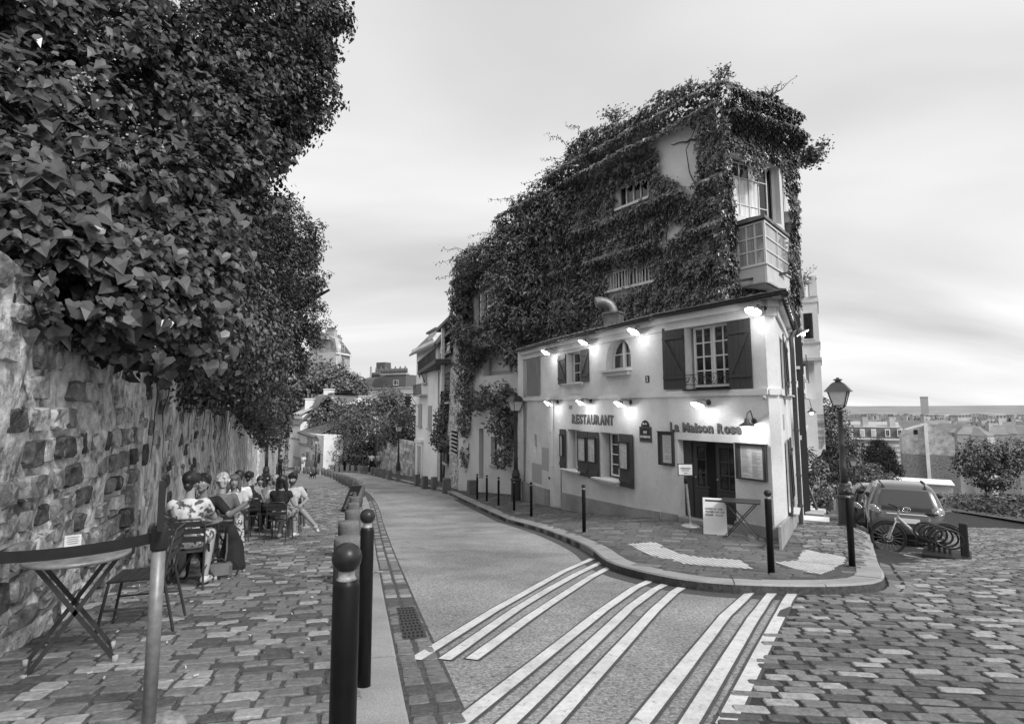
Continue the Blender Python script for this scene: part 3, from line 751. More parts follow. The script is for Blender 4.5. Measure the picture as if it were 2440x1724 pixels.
for xl, xr, yt, yb in ((1381, 1404.5, 1027, 1133), (1405.5, 1430, 1029, 1141)):
    s = opening(FB, xl, xr, yt, yb); shutter(FB, *s, d=.03, brace=False)
sill(FB, W3[0] - .22, W3[1] + .12, W3[2] - .01, d=.22)
a0, a1, b0, b1 = W4; window(FB, REST, a0 + .28, a1, b0 + .06, b1, -.22, 2, 4); s = opening(FB, 1480, 1512, 1034, 1160); shutter(FB, *s, d=.03, brace=False); sill(FB, a0 - .16, a1 + .02, b0 - .01, d=.25, h=.14)
s = opening(FB, 1337, 1351, 1022, 1118); shutter(FB, *s, d=.03, brace=False)
for xl, xr, yb in ((1381, 1404.5, 1126), (1405.5, 1430, 1133), (1480, 1512, 1148), (1337, 1351, 1108)):
    s = opening(FB, xl, xr, yb - 8, yb); lb = MB(); FB.box(lb, s[0] + .02, s[1] - .02, s[2], s[3], .063, .085); lb.build('ledge', M_shut, REST)
# small side door in a niche
a0, a1, b0, b1 = D2; mb = MB(); FB.box(mb, a0 + .02, a1, b0 - .1, b1, -.3, -.26); mb.build('door', M_doorp, REST)
# wc window and shutter on face C, oval window
a0, a1, b0, b1 = WC; window(FC, REST, a0, a1, b0, b1, -.12, 1, 3, .05, .03)
s = opening(FC, 1258, 1288, 846, 941); shutter(FC, *s, m=M_shutgrey, brace=False, label='weathered grey plank shutter')
mb = MB(); oi = [(oc[0] + .155 * math.cos(t), oc[1] + .32 * math.sin(t)) for t in [2 * math.pi * k / 20 for k in range(20)]]
FC.poly(mb, [OV, oi], -.12, -.02); FC.box(mb, oc[0] - .012, oc[0] + .012, oc[1] - .32, oc[1] + .32, -.1, -.06); FC.box(mb, oc[0] - .155, oc[0] + .155, oc[1] - .012, oc[1] + .012, -.1, -.055)
ow = mb.build('oval_window', M_enamel, REST); g = MB(); FC.poly(g, [oi], -.11, -.105); g.build('pane', M_glass, ow)
# entrance door: two leaves, the left one ajar
a0, a1, b0, b1 = DA; zf = -1.72
mb = MB(); FA.box(mb, a0, a1, zf - .4, b0 + .12, -.3, .05); mb.build('door_step', M_plaster2, REST)
mb = MB(); FA.poly(mb, [[(a0, b0), (a1, b0), (a1, b1), (a0, b1)], [(a0 + .24, b0 + .13), (a1 - .02, b0 + .13), (a1 - .02, b1 - .04), (a0 + .24, b1 - .04)]], -.34, -.2); mb.build('door_frame', M_doorp, REST)
def leaf(fr, x0, x1, z0, z1, d, cols, rows, ang=0):
    mb = MB(); gz = z0 + (z1 - z0) * .42
    fr.poly(mb, [rect(x0, x1, z0, z1), rect(x0 + .09, x1 - .07, gz, z1 - .10)], d, d + .05); iw = (x1 - x0 - .16) / cols; ih = (z1 - .1 - gz) / rows
    for i in range(1, cols): fr.box(mb, x0 + .09 + iw * i - .014, x0 + .09 + iw * i + .014, gz, z1 - .1, d + .01, d + .044)
    for j in range(1, rows): fr.box(mb, x0 + .09, x1 - .07, gz + ih * j - .014, gz + ih * j + .014, d + .012, d + .042)
    fr.poly(mb, [rect(x0 + .08, x1 - .06, z0 + .12, gz - .1), rect(x0 + .12, x1 - .10, z0 + .16, gz - .14)], d + .05, d + .065)
    fr.box(mb, x0 + .02, x1 - .02, gz - .045, gz - .01, d + .05, d + .075)
    o = mb.build('door', M_doorp, REST)
    for i in range(cols):
        for j in range(rows):
            g = MB(); fr.box(g, x0 + .09 + iw * i + .014, x0 + .09 + iw * (i + 1) - .014, gz + ih * j + .014, gz + ih * (j + 1) - .014, d + .02, d + .026); g.build('pane', M_glass, o)
    k = MB(); k.ball(fr.pt(x0 + .05, z0 + .92, d + .09), .022, 8); k.tube([fr.pt(x0 + .05, z0 + .92, d + .05), fr.pt(x0 + .05, z0 + .92, d + .09)], .01, 6); k.build('handle', M_worn, o)
xm = a0 + (a1 - a0) * .57
leaf(FA, xm, a1 - .03, b0 + .13, b1 - .05, -.30, 2, 3)
hp = FA.pt(a0 + .25, 0, -.26); q = FA.pt(xm - .16, 0, -.50); leafr = Fr((hp.x, hp.y), (q.x, q.y)); leaf(leafr, 0, leafr.L, b0 + .13, b1 - .05, -.02, 2, 3)
# right side wall: shuttered windows, seen at a glancing angle
for (r0, r1, rb0, rb1) in (R1, R2):
    window(FRt, REST, r0, r1, rb0, rb1, -.15, 2, 3); shutter(FRt, r1 + .01, r1 + .5, rb0 - .03, rb1 + .03, d=.04); shutter(FRt, r0 - .5, r0 - .01, rb0 - .03, rb1 + .03, d=.06); sill(FRt, r0 - .1, r1 + .1, rb0 - .02, d=.2)

# ---------------------------------------------------------------- lettering
def text_mesh(txt, fr, a, b, width, height, d, mats, par, name='lettering', offset=0.0, ext=.012, shear=0, spacing=1.0, skew=None, **pr):
    cu = bpy.data.curves.new('t', 'FONT'); cu.body = txt; cu.size = 1; cu.extrude = .02; cu.offset = offset; cu.space_character = spacing; cu.resolution_u = 3
    ob = bpy.data.objects.new('t', cu); COL.objects.link(ob); dg = bpy.context.evaluated_depsgraph_get(); dg.update()
    me = bpy.data.meshes.new_from_object(ob.evaluated_get(dg)); bpy.data.objects.remove(ob); bpy.data.curves.remove(cu)
    co = np.array([v.co[:] for v in me.vertices]); x0, x1 = co[:, 0].min(), co[:, 0].max(); y0, y1 = co[:, 1].min(), co[:, 1].max()
    Mi = wmat(par).inverted() if par is not None else Matrix.Identity(4)
    for v, c in zip(me.vertices, co):
        aa = a + (c[0] - x0) / (x1 - x0) * width; bb = b + (c[1] - y0) / (y1 - y0) * height; dd = d + (c[2] + .02) / .04 * ext
        v.co = Mi @ fr.pt(aa, bb, dd)
    if sum(p.normal.dot((Mi.to_3x3() @ fr.n)) > .5 for p in me.polygons) < sum(p.normal.dot((Mi.to_3x3() @ fr.n)) < -.5 for p in me.polygons): me.flip_normals()
    me.materials.clear(); me.materials.append(mats); me.name = name
    o = bpy.data.objects.new(name, me); COL.objects.link(o)
    if par is not None: o.parent = par; WM[o.name] = wmat(par)
    return props(o, **pr)
l0, l1 = FB.hit(1363, 996), FB.hit(1463, 1002); lz = FB.hit(1413, 1010)[1]; lh = FB.hit(1413, 987)[1] - lz
def letters(txt, fr, a_start, a_end, z, h, d, m, mshadow, off, nm):
    # each letter an object of its own, widths from the font
    wid = {'I': .45, 'i': .45, 'M': 1.25, 'm': 1.3, ' ': .55, 'L': .8, 'T': .88, 'E': .85, 'S': .88, 'a': .82, 'o': .92, 's': .75, 'n': .88, 'e': .86, 'R': 1.02}
    tot = sum(wid.get(c, 1.0) for c in txt); x = a_start; k = (a_end - a_start) / tot
    for c in txt:
        w = wid.get(c, 1.0) * k
        if c != ' ':
            hh = h if (c.isupper()) else (h * (.98 if c == 'i' else .74))
            text_mesh(c, fr, x + w * .06, z, w * .86, hh, d + .006, m, REST, 'letter', off, .012)
            text_mesh(c, fr, x + w * .06 + .018, z - .016, w * .86, hh, d + .001, mshadow, REST, 'letter_shadow', off, .004)
        x += w
letters('RESTAURANT', FB, l0[0], l1[0], lz, lh, .002, M_ink2, M_ink, .035, 'l')
l0, l1 = FA.hit(1597, 1018), FA.hit(1767, 1020); lz = FA.hit(1680, 1030)[1]; lh = FA.hit(1680, 1007)[1] - lz
letters('La Maison Rose', FA, l0[0], l1[0], lz, lh, .002, M_ink2, M_ink, .03, 'l')
# ---------------------------------------------------------------- signs and boards on the wall (things of their own)
def lines(fr, mb, a0, a1, b0, b1, d, n, mi=0, rnd=None, h=.006, ind=.0, cols=1):
    rnd = rnd or random.Random(3)
    for c in range(cols):
        c0 = a0 + (a1 - a0) * c / cols; c1 = a0 + (a1 - a0) * (c + 1) / cols
        for i in range(n):
            y = b1 - (b1 - b0) * (i + .5) / n
            if rnd.random() < .14: continue
            w = (c1 - c0) * rnd.uniform(.45, .9); x = c0 + ((c1 - c0) - w) / 2 if ind else c0 + (c1 - c0) * .05
            mb.add([fr.pt(x, y, d), fr.pt(x + w, y, d), fr.pt(x + w, y + h, d), fr.pt(x, y + h, d)], [(0, 1, 2, 3)], mi)
def menu_case(fr, box, label, nl=16, cols=1, pm=(.12, .12, .06, .08), centred=1):
    a0, a1, b0, b1 = box; p = fr.pt((a0 + a1) / 2, b0, 0); t = thing('menu_board', label, 'menu board', p, 0, 'menu boards on the restaurant front')
    mb = MB(); fw = .035; fr.poly(mb, [rect(a0, a1, b0, b1), rect(a0 + fw, a1 - fw, b0 + fw, b1 - fw)], .004, .07); fr.box(mb, a0 - .02, a1 + .02, b1, b1 + .02, .004, .085); mb.build('frame', M_frame, t, bevel=.004)
    mb = MB(); fr.box(mb, a0 + fw, a1 - fw, b0 + fw, b1 - fw, .006, .03); mb.build('backing', M_frameboard, t)
    w, h = a1 - a0, b1 - b0; q = (a0 + w * pm[0], a1 - w * pm[1], b0 + h * pm[2], b1 - h * pm[3])
    mb = MB(); fr.box(mb, q[0], q[1], q[2], q[3], .031, .034); pp = mb.build('paper', M_paper, t)
    mb = MB(); lines(fr, mb, q[0] + .01, q[1] - .01, q[2] + .02, q[3] - .02, .0355, nl, 0, random.Random(int(a0 * 100)), .008 if cols == 1 else .007, centred, cols); mb.build('print', M_print, pp)
    return t
menu_case(FA, opening(FA, 1572, 1608, 1029, 1108), 'tall dark framed menu with one narrow sheet, left of the entrance', 15, 1, (.27, .17, .08, .09))
menu_case(FA, opening(FA, 1757, 1829, 1058, 1143), 'wide dark framed menu with four sheets of print, right of the entrance', 30, 2, (.16, .13, .05, .06), 0)
def shut_menu(xl, xr, yt, yb, label):
    a0, a1, b0, b1 = opening(FB, xl, xr, yt, yb); t = thing('menu_board', label, 'menu board', FB.pt((a0 + a1) / 2, b0, .06), 0, 'menu boards on the restaurant front')
    mb = MB(); FB.poly(mb, [rect(a0, a1, b0, b1), rect(a0 + .025, a1 - .025, b0 + .025, b1 - .03)], .066, .105); FB.box(mb, a0 - .015, a1 + .015, b1, b1 + .02, .066, .115); mb.build('frame', M_frame, t)
    mb = MB(); FB.box(mb, a0 + .025, a1 - .025, b0 + .025, b1 - .03, .068, .085); p = mb.build('paper', M_paper, t)
    mb = MB(); lines(FB, mb, a0 + .03, a1 - .03, b0 + .04, b1 - .05, .087, 16, 0, random.Random(int(xl)), .007, 0, 2); mb.build('print', M_print, p)
shut_menu(1382, 1400, 1042, 1098, 'menu case on the left leaf of the twin shutters left of the paned window')
shut_menu(1406, 1424, 1043, 1101, 'menu case on the right leaf of the twin shutters left of the paned window')
shut_menu(1481, 1502, 1053, 1117, 'menu case on the single shutter below and left of the street name plaque')
shut_menu(1339, 1346, 1036, 1087, 'narrow menu case on the foreshortened shutter next to the side door niche')
# street name plaque
a0, a1, b0, b1 = opening(FB, 1525, 1553, 1016, 1052); t = thing('street_sign', 'dark enamel street name plaque with arched top, right of the ground floor windows', 'street sign', FB.pt((a0 + a1) / 2, b0, 0))
mb = MB(); FB.poly(mb, [rect(a0, a1, b0, b1)], .004, .018); top = FB.hit(1539, 1001)[1]
w = a1 - a0; FB.poly(mb, [[(a0 + w * .16 + w * .68 * (.5 - .5 * math.cos(math.pi * k / 10)), b1 + .004 + (top - b1) * math.sin(math.pi * k / 10)) for k in range(11)]], .004, .018); mb.build('plate', M_plate, t)
mb = MB(); FB.poly(mb, [rect(a0 + .02, a1 - .02, b0 + .02, b1 - .02), rect(a0 + .035, a1 - .035, b0 + .035, b1 - .035)], .018, .021); mb.build('border', M_ink2, t)
text_mesh('RUE', FB, a0 + w * .36, b0 + (b1 - b0) * .55, w * .28, (b1 - b0) * .17, .018, M_enamel, t, 'lettering', .02, .004)
text_mesh("DE L'ABREUVOIR", FB, a0 + w * .09, b0 + (b1 - b0) * .25, w * .82, (b1 - b0) * .17, .018, M_enamel, t, 'lettering', .02, .004)
text_mesh('18e Arr', FB, a0 + w * .31, b1 + (top - b1) * .3, w * .38, (top - b1) * .35, .018, M_enamel, t, 'lettering', .02, .004)
# house number
a0, a1, b0, b1 = opening(FB, 1538.5, 1547.5, 895, 910.5); t = thing('house_number', 'small dark house number plate reading 2, left of the big shuttered window', 'number plate', FB.pt(a0, b0, 0))
mb = MB(); FB.box(mb, a0, a1, b0, b1, .003, .012); mb.build('plate', M_plate, t); text_mesh('2', FB, a0 + (a1 - a0) * .24, b0 + (b1 - b0) * .15, (a1 - a0) * .5, (b1 - b0) * .7, .012, M_enamel, t, 'numeral', .02, .004)
# little vent and boxes on the wall
a0, a1, b0, b1 = opening(FB, 1356, 1364, 965, 974); mb = MB()
FB.box(mb, a0, a1, b0, b1, .003, .01); v = mb.build('air_vent', M_plastdark, REST)
for k in range(5): mb = MB(); FB.box(mb, a0 + .01, a1 - .01, b0 + (b1 - b0) * (k + .2) / 5, b0 + (b1 - b0) * (k + .6) / 5, .01, .016); mb.build('slat', M_ink, v)
for (f, x, y) in ((FC, 1314, 1031), (FC, 1310, 1138)): a, b = f.hit(x, y); mb = MB(); f.box(mb, a - .03, a + .03, b - .035, b + .035, .003, .04); mb.build('junction_box', M_ink, REST)
a, b = FA.hit(1827, 947); mb = MB(); mb.ball(FA.pt(a, b, .08), .045, 10); mb.tube([FA.pt(a, b + .02, 0), FA.pt(a, b, .08)], .015, 6); mb.build('camera_dome', M_plastdark, REST)
mb = MB(); a, b = FRt.hit(1867, 1005); FRt.box(mb, a - .2, a + .22, b - .17, b + .17, .004, .012); mb.build('stone_plaque', M_plastdark, REST)
# kitchen flue on the roof
fl = thing('flue_pipe', 'ribbed metal flue bending over from the restaurant roof', 'flue', at(1462, 770, 16.9))
p0 = at(1462, 772, 16.9); mb = MB(); e1 = Vector((-.36, .02, 0))
Rz = Matrix.Rotation(R_(55), 3, 'Z')
mb.box(p0 + Vector((0, 0, .06)), (.36, .5, .5), Rz); mb.box(p0 + Vector((.0, 0, .33)), (.42, .56, .05), Rz); mb.build('base_box', M_roofmetal, fl)
pts = [at(1461, 752, 16.9), at(1459, 738, 16.9), at(1452, 727, 16.9), at(1441, 721, 16.9), at(1430, 719, 16.9), at(1419, 721, 16.9)]
mb = MB(); cps = [Vector(p) for p in pts]; dense = []
for i in range(len(cps) - 1):
    for k in range(4): dense.append(cps[i].lerp(cps[i + 1], k / 4))
dense.append(cps[-1]); mb.tube(dense, [.155 + .010 * (i % 2) for i in range(len(dense))], 14, caps=True); mb.build('pipe', M_roofmetal, fl)

# ---------------------------------------------------------------- wall lamps
def wall_lamp(fr, bx, by, reach, drop, label, power=16, tilt=30, side=0.0, style=0, size=.17):
    a, b = fr.hit(bx, by); base = fr.pt(a, b, 0); t = thing('wall_lamp', label, 'wall lamp', base, 0, 'lit wall lamps on the restaurant')
    mb = MB(); Rn = Matrix((fr.u, fr.w.cross(fr.u) * -1, fr.n)).transposed() if False else Matrix((fr.u, fr.w, fr.n)).transposed()
    mb.lathe([(.065, .0), (.065, .02), (.045, .03), (.02, .04)], 14, base, Rn); mb.build('wall_plate', M_iron, t)
    hd = fr.pt(a + side, b - drop, reach)              # where the shade hangs
    neck = [fr.pt(a, b, .03), fr.pt(a, b + .05, reach * .35), fr.pt(a + side * .5, b + .06, reach * .7), fr.pt(a + side, b - drop * .3, reach * .95), hd + Vector((0, 0, .08))]
    if style == 1: neck = [fr.pt(a, b - .02, .03), fr.pt(a, b + .10, .06), fr.pt(a, b + .22, reach * .45), fr.pt(a, b + .16, reach * .9), hd + Vector((0, 0, .10))]
    sm = []
    for i in range(len(neck) - 1):
        for k in range(3): sm.append(neck[i].lerp(neck[i + 1], k / 3))
    sm.append(neck[-1]); mb = MB(); mb.tube(sm, .011, 7); mb.build('arm', M_iron, t)
    # the shade's opening looks down and back towards the wall
    ax = (Vector((0, 0, 1)) * math.cos(R_(tilt)) - fr.n * math.sin(R_(tilt)) + fr.u * math.sin(R_(tilt)) * .25).normalized(); x = fr.u; y = ax.cross(x); Rm = Matrix((x, y, ax)).transposed()
    mb = MB(); r = size
    mb.lathe([(r, -.045), (r * .97, -.035), (r * .55, .01), (.055, .035), (.045, .10), (.02, .115)], 20, hd, Rm, 1, caps=False)
    vs = []; mb.lathe([(.05, .02), (r * .55, .0), (r * .965, -.046)], 20, hd, Rm, 0, caps=False)
    mb.build('shade', [M_enamel, M_iron if style else M_roofmetal], t)
    mb = MB(); mb.ball(hd - ax * .055, (.05, .05, .065), 12, R=Rm); mb.build('bulb', M_bulb, t)
    ld = bpy.data.lights.new('lamp_light', 'POINT'); ld.energy = power; ld.shadow_soft_size = .06; lo = bpy.data.objects.new('lamp_light', ld); COL.objects.link(lo); lo.parent = t
    lo.location = wmat(t).inverted() @ (hd - ax * .135)
    return t
for f, bx, by, rc_, dr, lab, st in (
    (FB, 1322, 834, .34, .05, 'lit enamel wall lamp under the eaves, left of the small shuttered window', 0),
    (FB, 1414, 810, .34, .05, 'lit enamel wall lamp under the eaves, over the right shutter of the small window', 0),
    (FB, 1536, 783, .34, .05, 'lit enamel wall lamp under the eaves, between arched window and big shutter', 0),
    (FA, 1821, 735, .34, .05, 'lit enamel wall lamp under the eaves, at the upper corner over the big right shutter', 0),
    (FRt, 1869, 788, .40, .05, 'lit enamel wall lamp under the eaves on the side street wall', 0),
    (FB, 1329, 956, .34, .03, 'lit enamel wall lamp on the ground floor, over the side door niche', 0),
    (FB, 1408, 954, .34, .03, 'lit enamel wall lamp on the ground floor, over the first half of the lettering', 0),
    (FB, 1503, 957, .34, .03, 'lit enamel wall lamp on the ground floor, between lettering and street name plaque', 0),
    (FA, 1689, 958, .34, .03, 'lit enamel wall lamp over the restaurant name above the entrance', 0),
    (FA, 1797, 1003, .24, .05, 'lit wall lamp with dark conical hood over the wide framed menu', 1)):
    wall_lamp(f, bx, by, rc_, dr, lab, 7.5, 28 if st == 0 else 0, 0, st)
# ================================================================ FOLIAGE
def leafmat(name, g, spec=.5, rough=.45, isl=.55, trans=.0):
    m = mat(name, g, rough, var=.2, scale=3, island=isl, spec=spec); return m
M_ivy = leafmat('ivy_leaf', .095, .75, .34, .5); M_ivy_l = leafmat('ivy_leaf_young', .22, .7, .36, .4)
M_vine = leafmat('large_vine_leaf', .055, .5, .5, .45); M_vine_d = leafmat('large_vine_leaf_gap_shade', .022, .4, .55, .4); M_chest = leafmat('tree_leaf', .045, .45, .5, .55); M_chest_l = leafmat('tree_leaf_pale', .11, .5, .5, .45)  # darker vine leaves carry the shade of gaps in the mass as leaf colour
M_shrub = leafmat('shrub_leaf', .12, .5, .5, .5); M_conif = leafmat('conifer_leaf', .022, .3, .7, .5)
M_bark = mat('bark', .05, .9, var=.4, scale=8, bump=.5, bscale=20, stretch=(1, 1, .3)); M_twig = mat('twig', .04, .8, var=.3)
def unit(a): return a / np.maximum(1e-9, np.linalg.norm(a, axis=1, keepdims=True))
SHAPES = {  # (x across, y along from stalk to tip, z curl) and triangles
    'diamond': (np.array([(0, 0, 0), (-.36, .42, .10), (0, 1, -.06), (.36, .42, .10)]), [(0, 3, 2), (0, 2, 1)]),
    'ivy': (np.array([(0, 0, 0), (-.5, .25, .08), (-.22, .5, .06), (0, 1, -.14), (.22, .5, .06), (.5, .25, .08)]), [(0, 5, 4), (0, 4, 3), (0, 3, 2), (0, 2, 1)]),
    'heart': (np.array([(0, .06, 0), (-.26, -.08, .06), (-.46, .16, .10), (-.36, .52, .07), (0, 1, -.12), (.36, .52, .07), (.46, .16, .10), (.26, -.08, .06), (0, .5, -.02)]),
              [(0, 7, 8), (7, 6, 8), (6, 5, 8), (5, 4, 8), (4, 3, 8), (3, 2, 8), (2, 1, 8), (1, 0, 8)]),
    'long': (np.array([(0, 0, 0), (-.2, .5, .06), (0, 1, -.12), (.2, .5, .06)]), [(0, 3, 2), (0, 2, 1)]),
}
def leaf_geo(P, N, T, S, shape):
    """P origins, N face normals, T tip directions, S sizes -> V, F"""
    B, tri = SHAPES[shape]; N = unit(N); T = unit(T - N * np.sum(T * N, 1, keepdims=True)); X = np.cross(T, N); k = len(B); n = len(P)
    V = P[:, None, :] + S[:, None, None] * (B[None, :, 0, None] * X[:, None, :] + B[None, :, 1, None] * T[:, None, :] + B[None, :, 2, None] * N[:, None, :])
    F = (np.arange(n) * k)[:, None, None] + np.array(tri)[None]
    return V.reshape(-1, 3), F.reshape(-1, 3)
def leaves(name, P, N, T, S, shape, m, parent, **pr):
    V, F = leaf_geo(np.asarray(P), np.asarray(N), np.asarray(T), np.asarray(S), shape); return fast_mesh(name, V, F, m, parent, **pr)
def blob_leaves(ells, n, size, rng, out=None, hang=.5, shell=.55, clump=1.6, thr=.42, updown=.5):
    """leaf positions, normals, tips in a set of ellipsoids (cx,cy,cz,rx,ry,rz); clumped by noise, mostly near the surface"""
    ells = np.array(ells, float); vol = (ells[:, 3] * ells[:, 4] + ells[:, 4] * ells[:, 5] + ells[:, 3] * ells[:, 5]); pick = rng.choice(len(ells), size=n * 2, p=vol / vol.sum())
    d = unit(rng.normal(size=(n * 2, 3))); r = shell + (1.05 - shell) * rng.random(n * 2) ** .55; E_ = ells[pick]; r = r * (1 + .42 * np.array([mnoise.noise(Vector((q[0] * 2.6 + k_ * 7.3, q[1] * 2.6, q[2] * 2.6))) for q, k_ in zip(d, pick)])); P = E_[:, :3] + d * E_[:, 3:] * r[:, None]
    nv = np.array([mnoise.noise(Vector((p * clump).tolist())) for p in P]); keep = (nv * .5 + .5) > thr * rng.uniform(.75, 1.25, n * 2); P, d = P[keep][:n], d[keep][:n]
    # drop leaves deep inside other ellipsoids
    N = unit(d / E_[keep][:n, 3:]) ; N = unit(N + np.array((0, 0, updown)) + rng.normal(size=P.shape) * .45)
    T = unit(np.cross(N, rng.normal(size=P.shape)) + np.array((0, 0, -hang)) + d * .3); S = size * rng.uniform(.65, 1.3, len(P)); return P, N, T, S
def limb(mb, p, q, r0, r1, n=7, wob=.08, seg=5):
    p, q = Vector(p), Vector(q); pts = []; L = (q - p).length
    for i in range(seg + 1):
        t = i / seg; pts.append(p.lerp(q, t) + Vector((random.uniform(-1, 1), random.uniform(-1, 1), random.uniform(-.5, .5))) * L * wob * (0 < i < seg))
    mb.tube(pts, [r0 + (r1 - r0) * i / seg for i in range(seg + 1)], n); return pts
def tree(name, label, base, height, ells, nleaf, size, shape='diamond', m=None, trunk_r=.16, group=None, cat='tree', hang=.4, rng_seed=1, clump=1.3, thr=.42, m2=None, shell=.5):
    rng = np.random.default_rng(rng_seed); m = m or M_chest; t = thing(name, label, cat, base, 0, group); b = Vector(base)
    top = Vector(ells[0][:3]); mb = MB(); fork = b.lerp(Vector((top.x, top.y, b.z + (top.z - b.z) * .75)), .62)
    limb(mb, b - Vector((0, 0, .3)), fork, trunk_r, trunk_r * .65, 9, .03)
    for e in ells: limb(mb, fork, Vector(e[:3]), trunk_r * .5, trunk_r * .12, 6, .1)
    mb.build('trunk', M_bark, t)
    P, N, T, S = blob_leaves(ells, nleaf, size, rng, hang=hang, clump=clump, thr=thr, shell=shell)
    mi = (rng.random(len(P)) < .3).astype(int); V, F = leaf_geo(P, N, T, S, shape); k = len(SHAPES[shape][1])
    fast_mesh('crown', V, F, [m, m2 or M_chest_l], t, mi=np.repeat(mi, k)); return t

# ================================================================ IVY-CLAD BUILDING BEHIND THE RESTAURANT
M_wallpale = mat('pale_tower_plaster', .66, .85, var=.08, scale=25, bump=.2, bscale=60, stain=.12, sscale=1.0)
IVB = thing('ivy_house', 'tall house behind the restaurant with corner tower and large glazed bay, smothered in creeper', 'house', (3.2, 21, -2.5))
C0 = (6.5, 16.0); TR = Fr(C0, (9.0, 17.25)); TL = Fr((-2.1, 29.03), C0)
zt = at(1735, 225, 16.0).z                                # parapet of the tower
WT = (TR.hit(1740, 440)[0], TR.hit(1858, 450)[0], TR.hit(1800, 521)[1], TR.hit(1800, 381)[1])
mb = MB(); TR.poly(mb, [rect(0, TR.L, Z0, zt - .25), rect(*WT)], -.4, 0); mb.build('wall', M_wallpale, IVB)
aL = TL.L
def TLh(px, py): return TL.hit(px, py)
S1 = (TLh(1470, 470)[0], TLh(1557, 470)[0], TLh(1512, 482)[1], TLh(1512, 428)[1]); S2 = (TLh(1450, 650)[0], TLh(1560, 650)[0], TLh(1505, 680)[1], TLh(1505, 634)[1])
ztop = {0: zt - .25}
# stepped wall: the tower part is high, the terraces fall towards the far street
aw = [TLh(1560, 300)[0], TLh(1380, 400)[0], TLh(1225, 520)[0], TLh(1100, 620)[0]]
zs = [zt - .25, at(1470, 322, 19.6).z, at(1300, 455, 22.8).z, at(1165, 615, 26).z]
aE = TLh(1094, 900)[0]
DI = (TLh(1141, 1080)[0], TLh(1152, 1080)[0], TLh(1147, 1140)[1], TLh(1147, 1020)[1]); SI = (TLh(1126, 730)[0], TLh(1196, 730)[0], TLh(1160, 778)[1], TLh(1160, 696)[1]); RI = (TLh(1150, 860)[0], TLh(1226, 860)[0], TLh(1188, 893)[1], TLh(1188, 826)[1]); WI = (TLh(1170, 1080)[0], TLh(1184, 1080)[0], TLh(1177, 1106)[1], TLh(1177, 1040)[1])
mb = MB(); prof = [(aL, Z0 - .6), (aL, zs[0]), (aw[0], zs[0]), (aw[0], zs[1]), (aw[1], zs[1]), (aw[1], zs[2]), (aw[2], zs[2]), (aw[2], zs[3]), (aE, zs[3]), (aE, Z0 - .6)]
TL.poly(mb, [prof[::-1], rect(*S1), rect(*S2), rect(*DI), rect(*SI), rect(*RI), rect(*WI)], -.4, 0); mb.build('wall', M_wallpale, IVB)
# other faces of the volume and roof slabs
mb = MB(); f = Fr((9.0, 17.25), (9.0 + .494 * 5, 17.25 + .869 * 5)); f.poly(mb, [rect(0, f.L, Z0, zt - .3)], -.3, 0); mb.build('wall', M_wallpale, IVB)
mb = MB(); mb.poly([[(6.6, 16.3), (9.0, 17.4), (11.3, 21.5), (8, 24), (4.9, 18.6)]], (0, 0, 0), (1, 0, 0), (0, 1, 0), (0, 0, 1), zt - .5, zt - .35); mb.build('roof', M_roofmetal, IVB)
mb = MB()
for i, (a, b, z) in enumerate(((aw[0], aw[1], zs[1]), (aw[1], aw[2], zs[2]), (aw[2], aw[3], zs[3]))):
    p, q = TL.pt(a, 0, -.3), TL.pt(b, 0, -.3); r, s_ = TL.pt(b, 0, -4.5), TL.pt(a, 0, -4.5); mb.poly([[(p.x, p.y), (q.x, q.y), (r.x, r.y), (s_.x, s_.y)]], (0, 0, 0), (1, 0, 0), (0, 1, 0), (0, 0, 1), z - .3, z - .15 - .002 * i)
mb.build('terrace_roof', M_roofmetal, IVB)
mb = MB(); TL.box(mb, aw[3] - 1, aL - .3, Z0, zs[3] - .4, -4.6, -.45); mb.build('interior', M_dark, IVB)
mb = MB(); TL.box(mb, aw[0], aL - .5, zs[3] - .4, zs[0] - .6, -3.6, -.5); mb.build('interior', M_dark, IVB)
M_curtain = mat('pale_curtain', .50, .8, var=.25, scale=2.5, stretch=(7, 7, .3)); M_panel = mat('bay_panel', .56, .7, var=.08, scale=20, stain=.1, sscale=2)
# tall studio window: 5 columns, 3 rows of panes
a0, a1, b0, b1 = WT; w = a1 - a0
wo = None
mb = MB(); d = -.3; xs = [0, .07, .36, .58, .80, 1.0]; W_ = (a1 - a0) - .28; hs = [0, .30, .70, 1.0]; H_ = b1 - b0 - .08
TR.poly(mb, [rect(a0, a0 + W_, b0, b0 + H_), rect(a0 + .035, a0 + W_ - .035, b0 + .035, b0 + H_ - .035)], d, d + .06)
for x in (.17, .36, .58, .80): TR.box(mb, a0 + W_ * x - .016, a0 + W_ * x + .016, b0 + .035, b0 + H_ - .035, d + .006, d + .055)
for y in (.27, .74): TR.box(mb, a0 + .035, a0 + W_ - .035, b0 + H_ * y - .014, b0 + H_ * y + .014, d + .01, d + .05)
wo = mb.build('studio_window', M_winframe, IVB)
cols = [.0, .17, .36, .58, .80, 1.0]; rows_ = [0, .27, .74, 1.0]
for i in range(5):
    for j in range(3):
        g = MB(); TR.box(g, a0 + W_ * cols[i] + .03, a0 + W_ * cols[i + 1] - .01, b0 + H_ * rows_[j] + .02, b0 + H_ * rows_[j + 1] - .02, d + .015 + random.uniform(0, .004), d + .024); g.build('pane', M_glass if (i == 4 or (j == 2 and i in (1, 2))) else M_glassmid, wo)
mb = MB(); TR.box(mb, a0, a0 + W_ + .28, b0 - .02, b1, -.42, -.33); mb.build('interior', M_dark, IVB)
# oriel bay with a pointed plan
pa, pb = TR.hit(1751, 570)[0], TR.hit(1880, 570)[0]; nz_ = .95
q0, q2 = TR.pt(pa, 0, .02), TR.pt(pb, 0, .02)
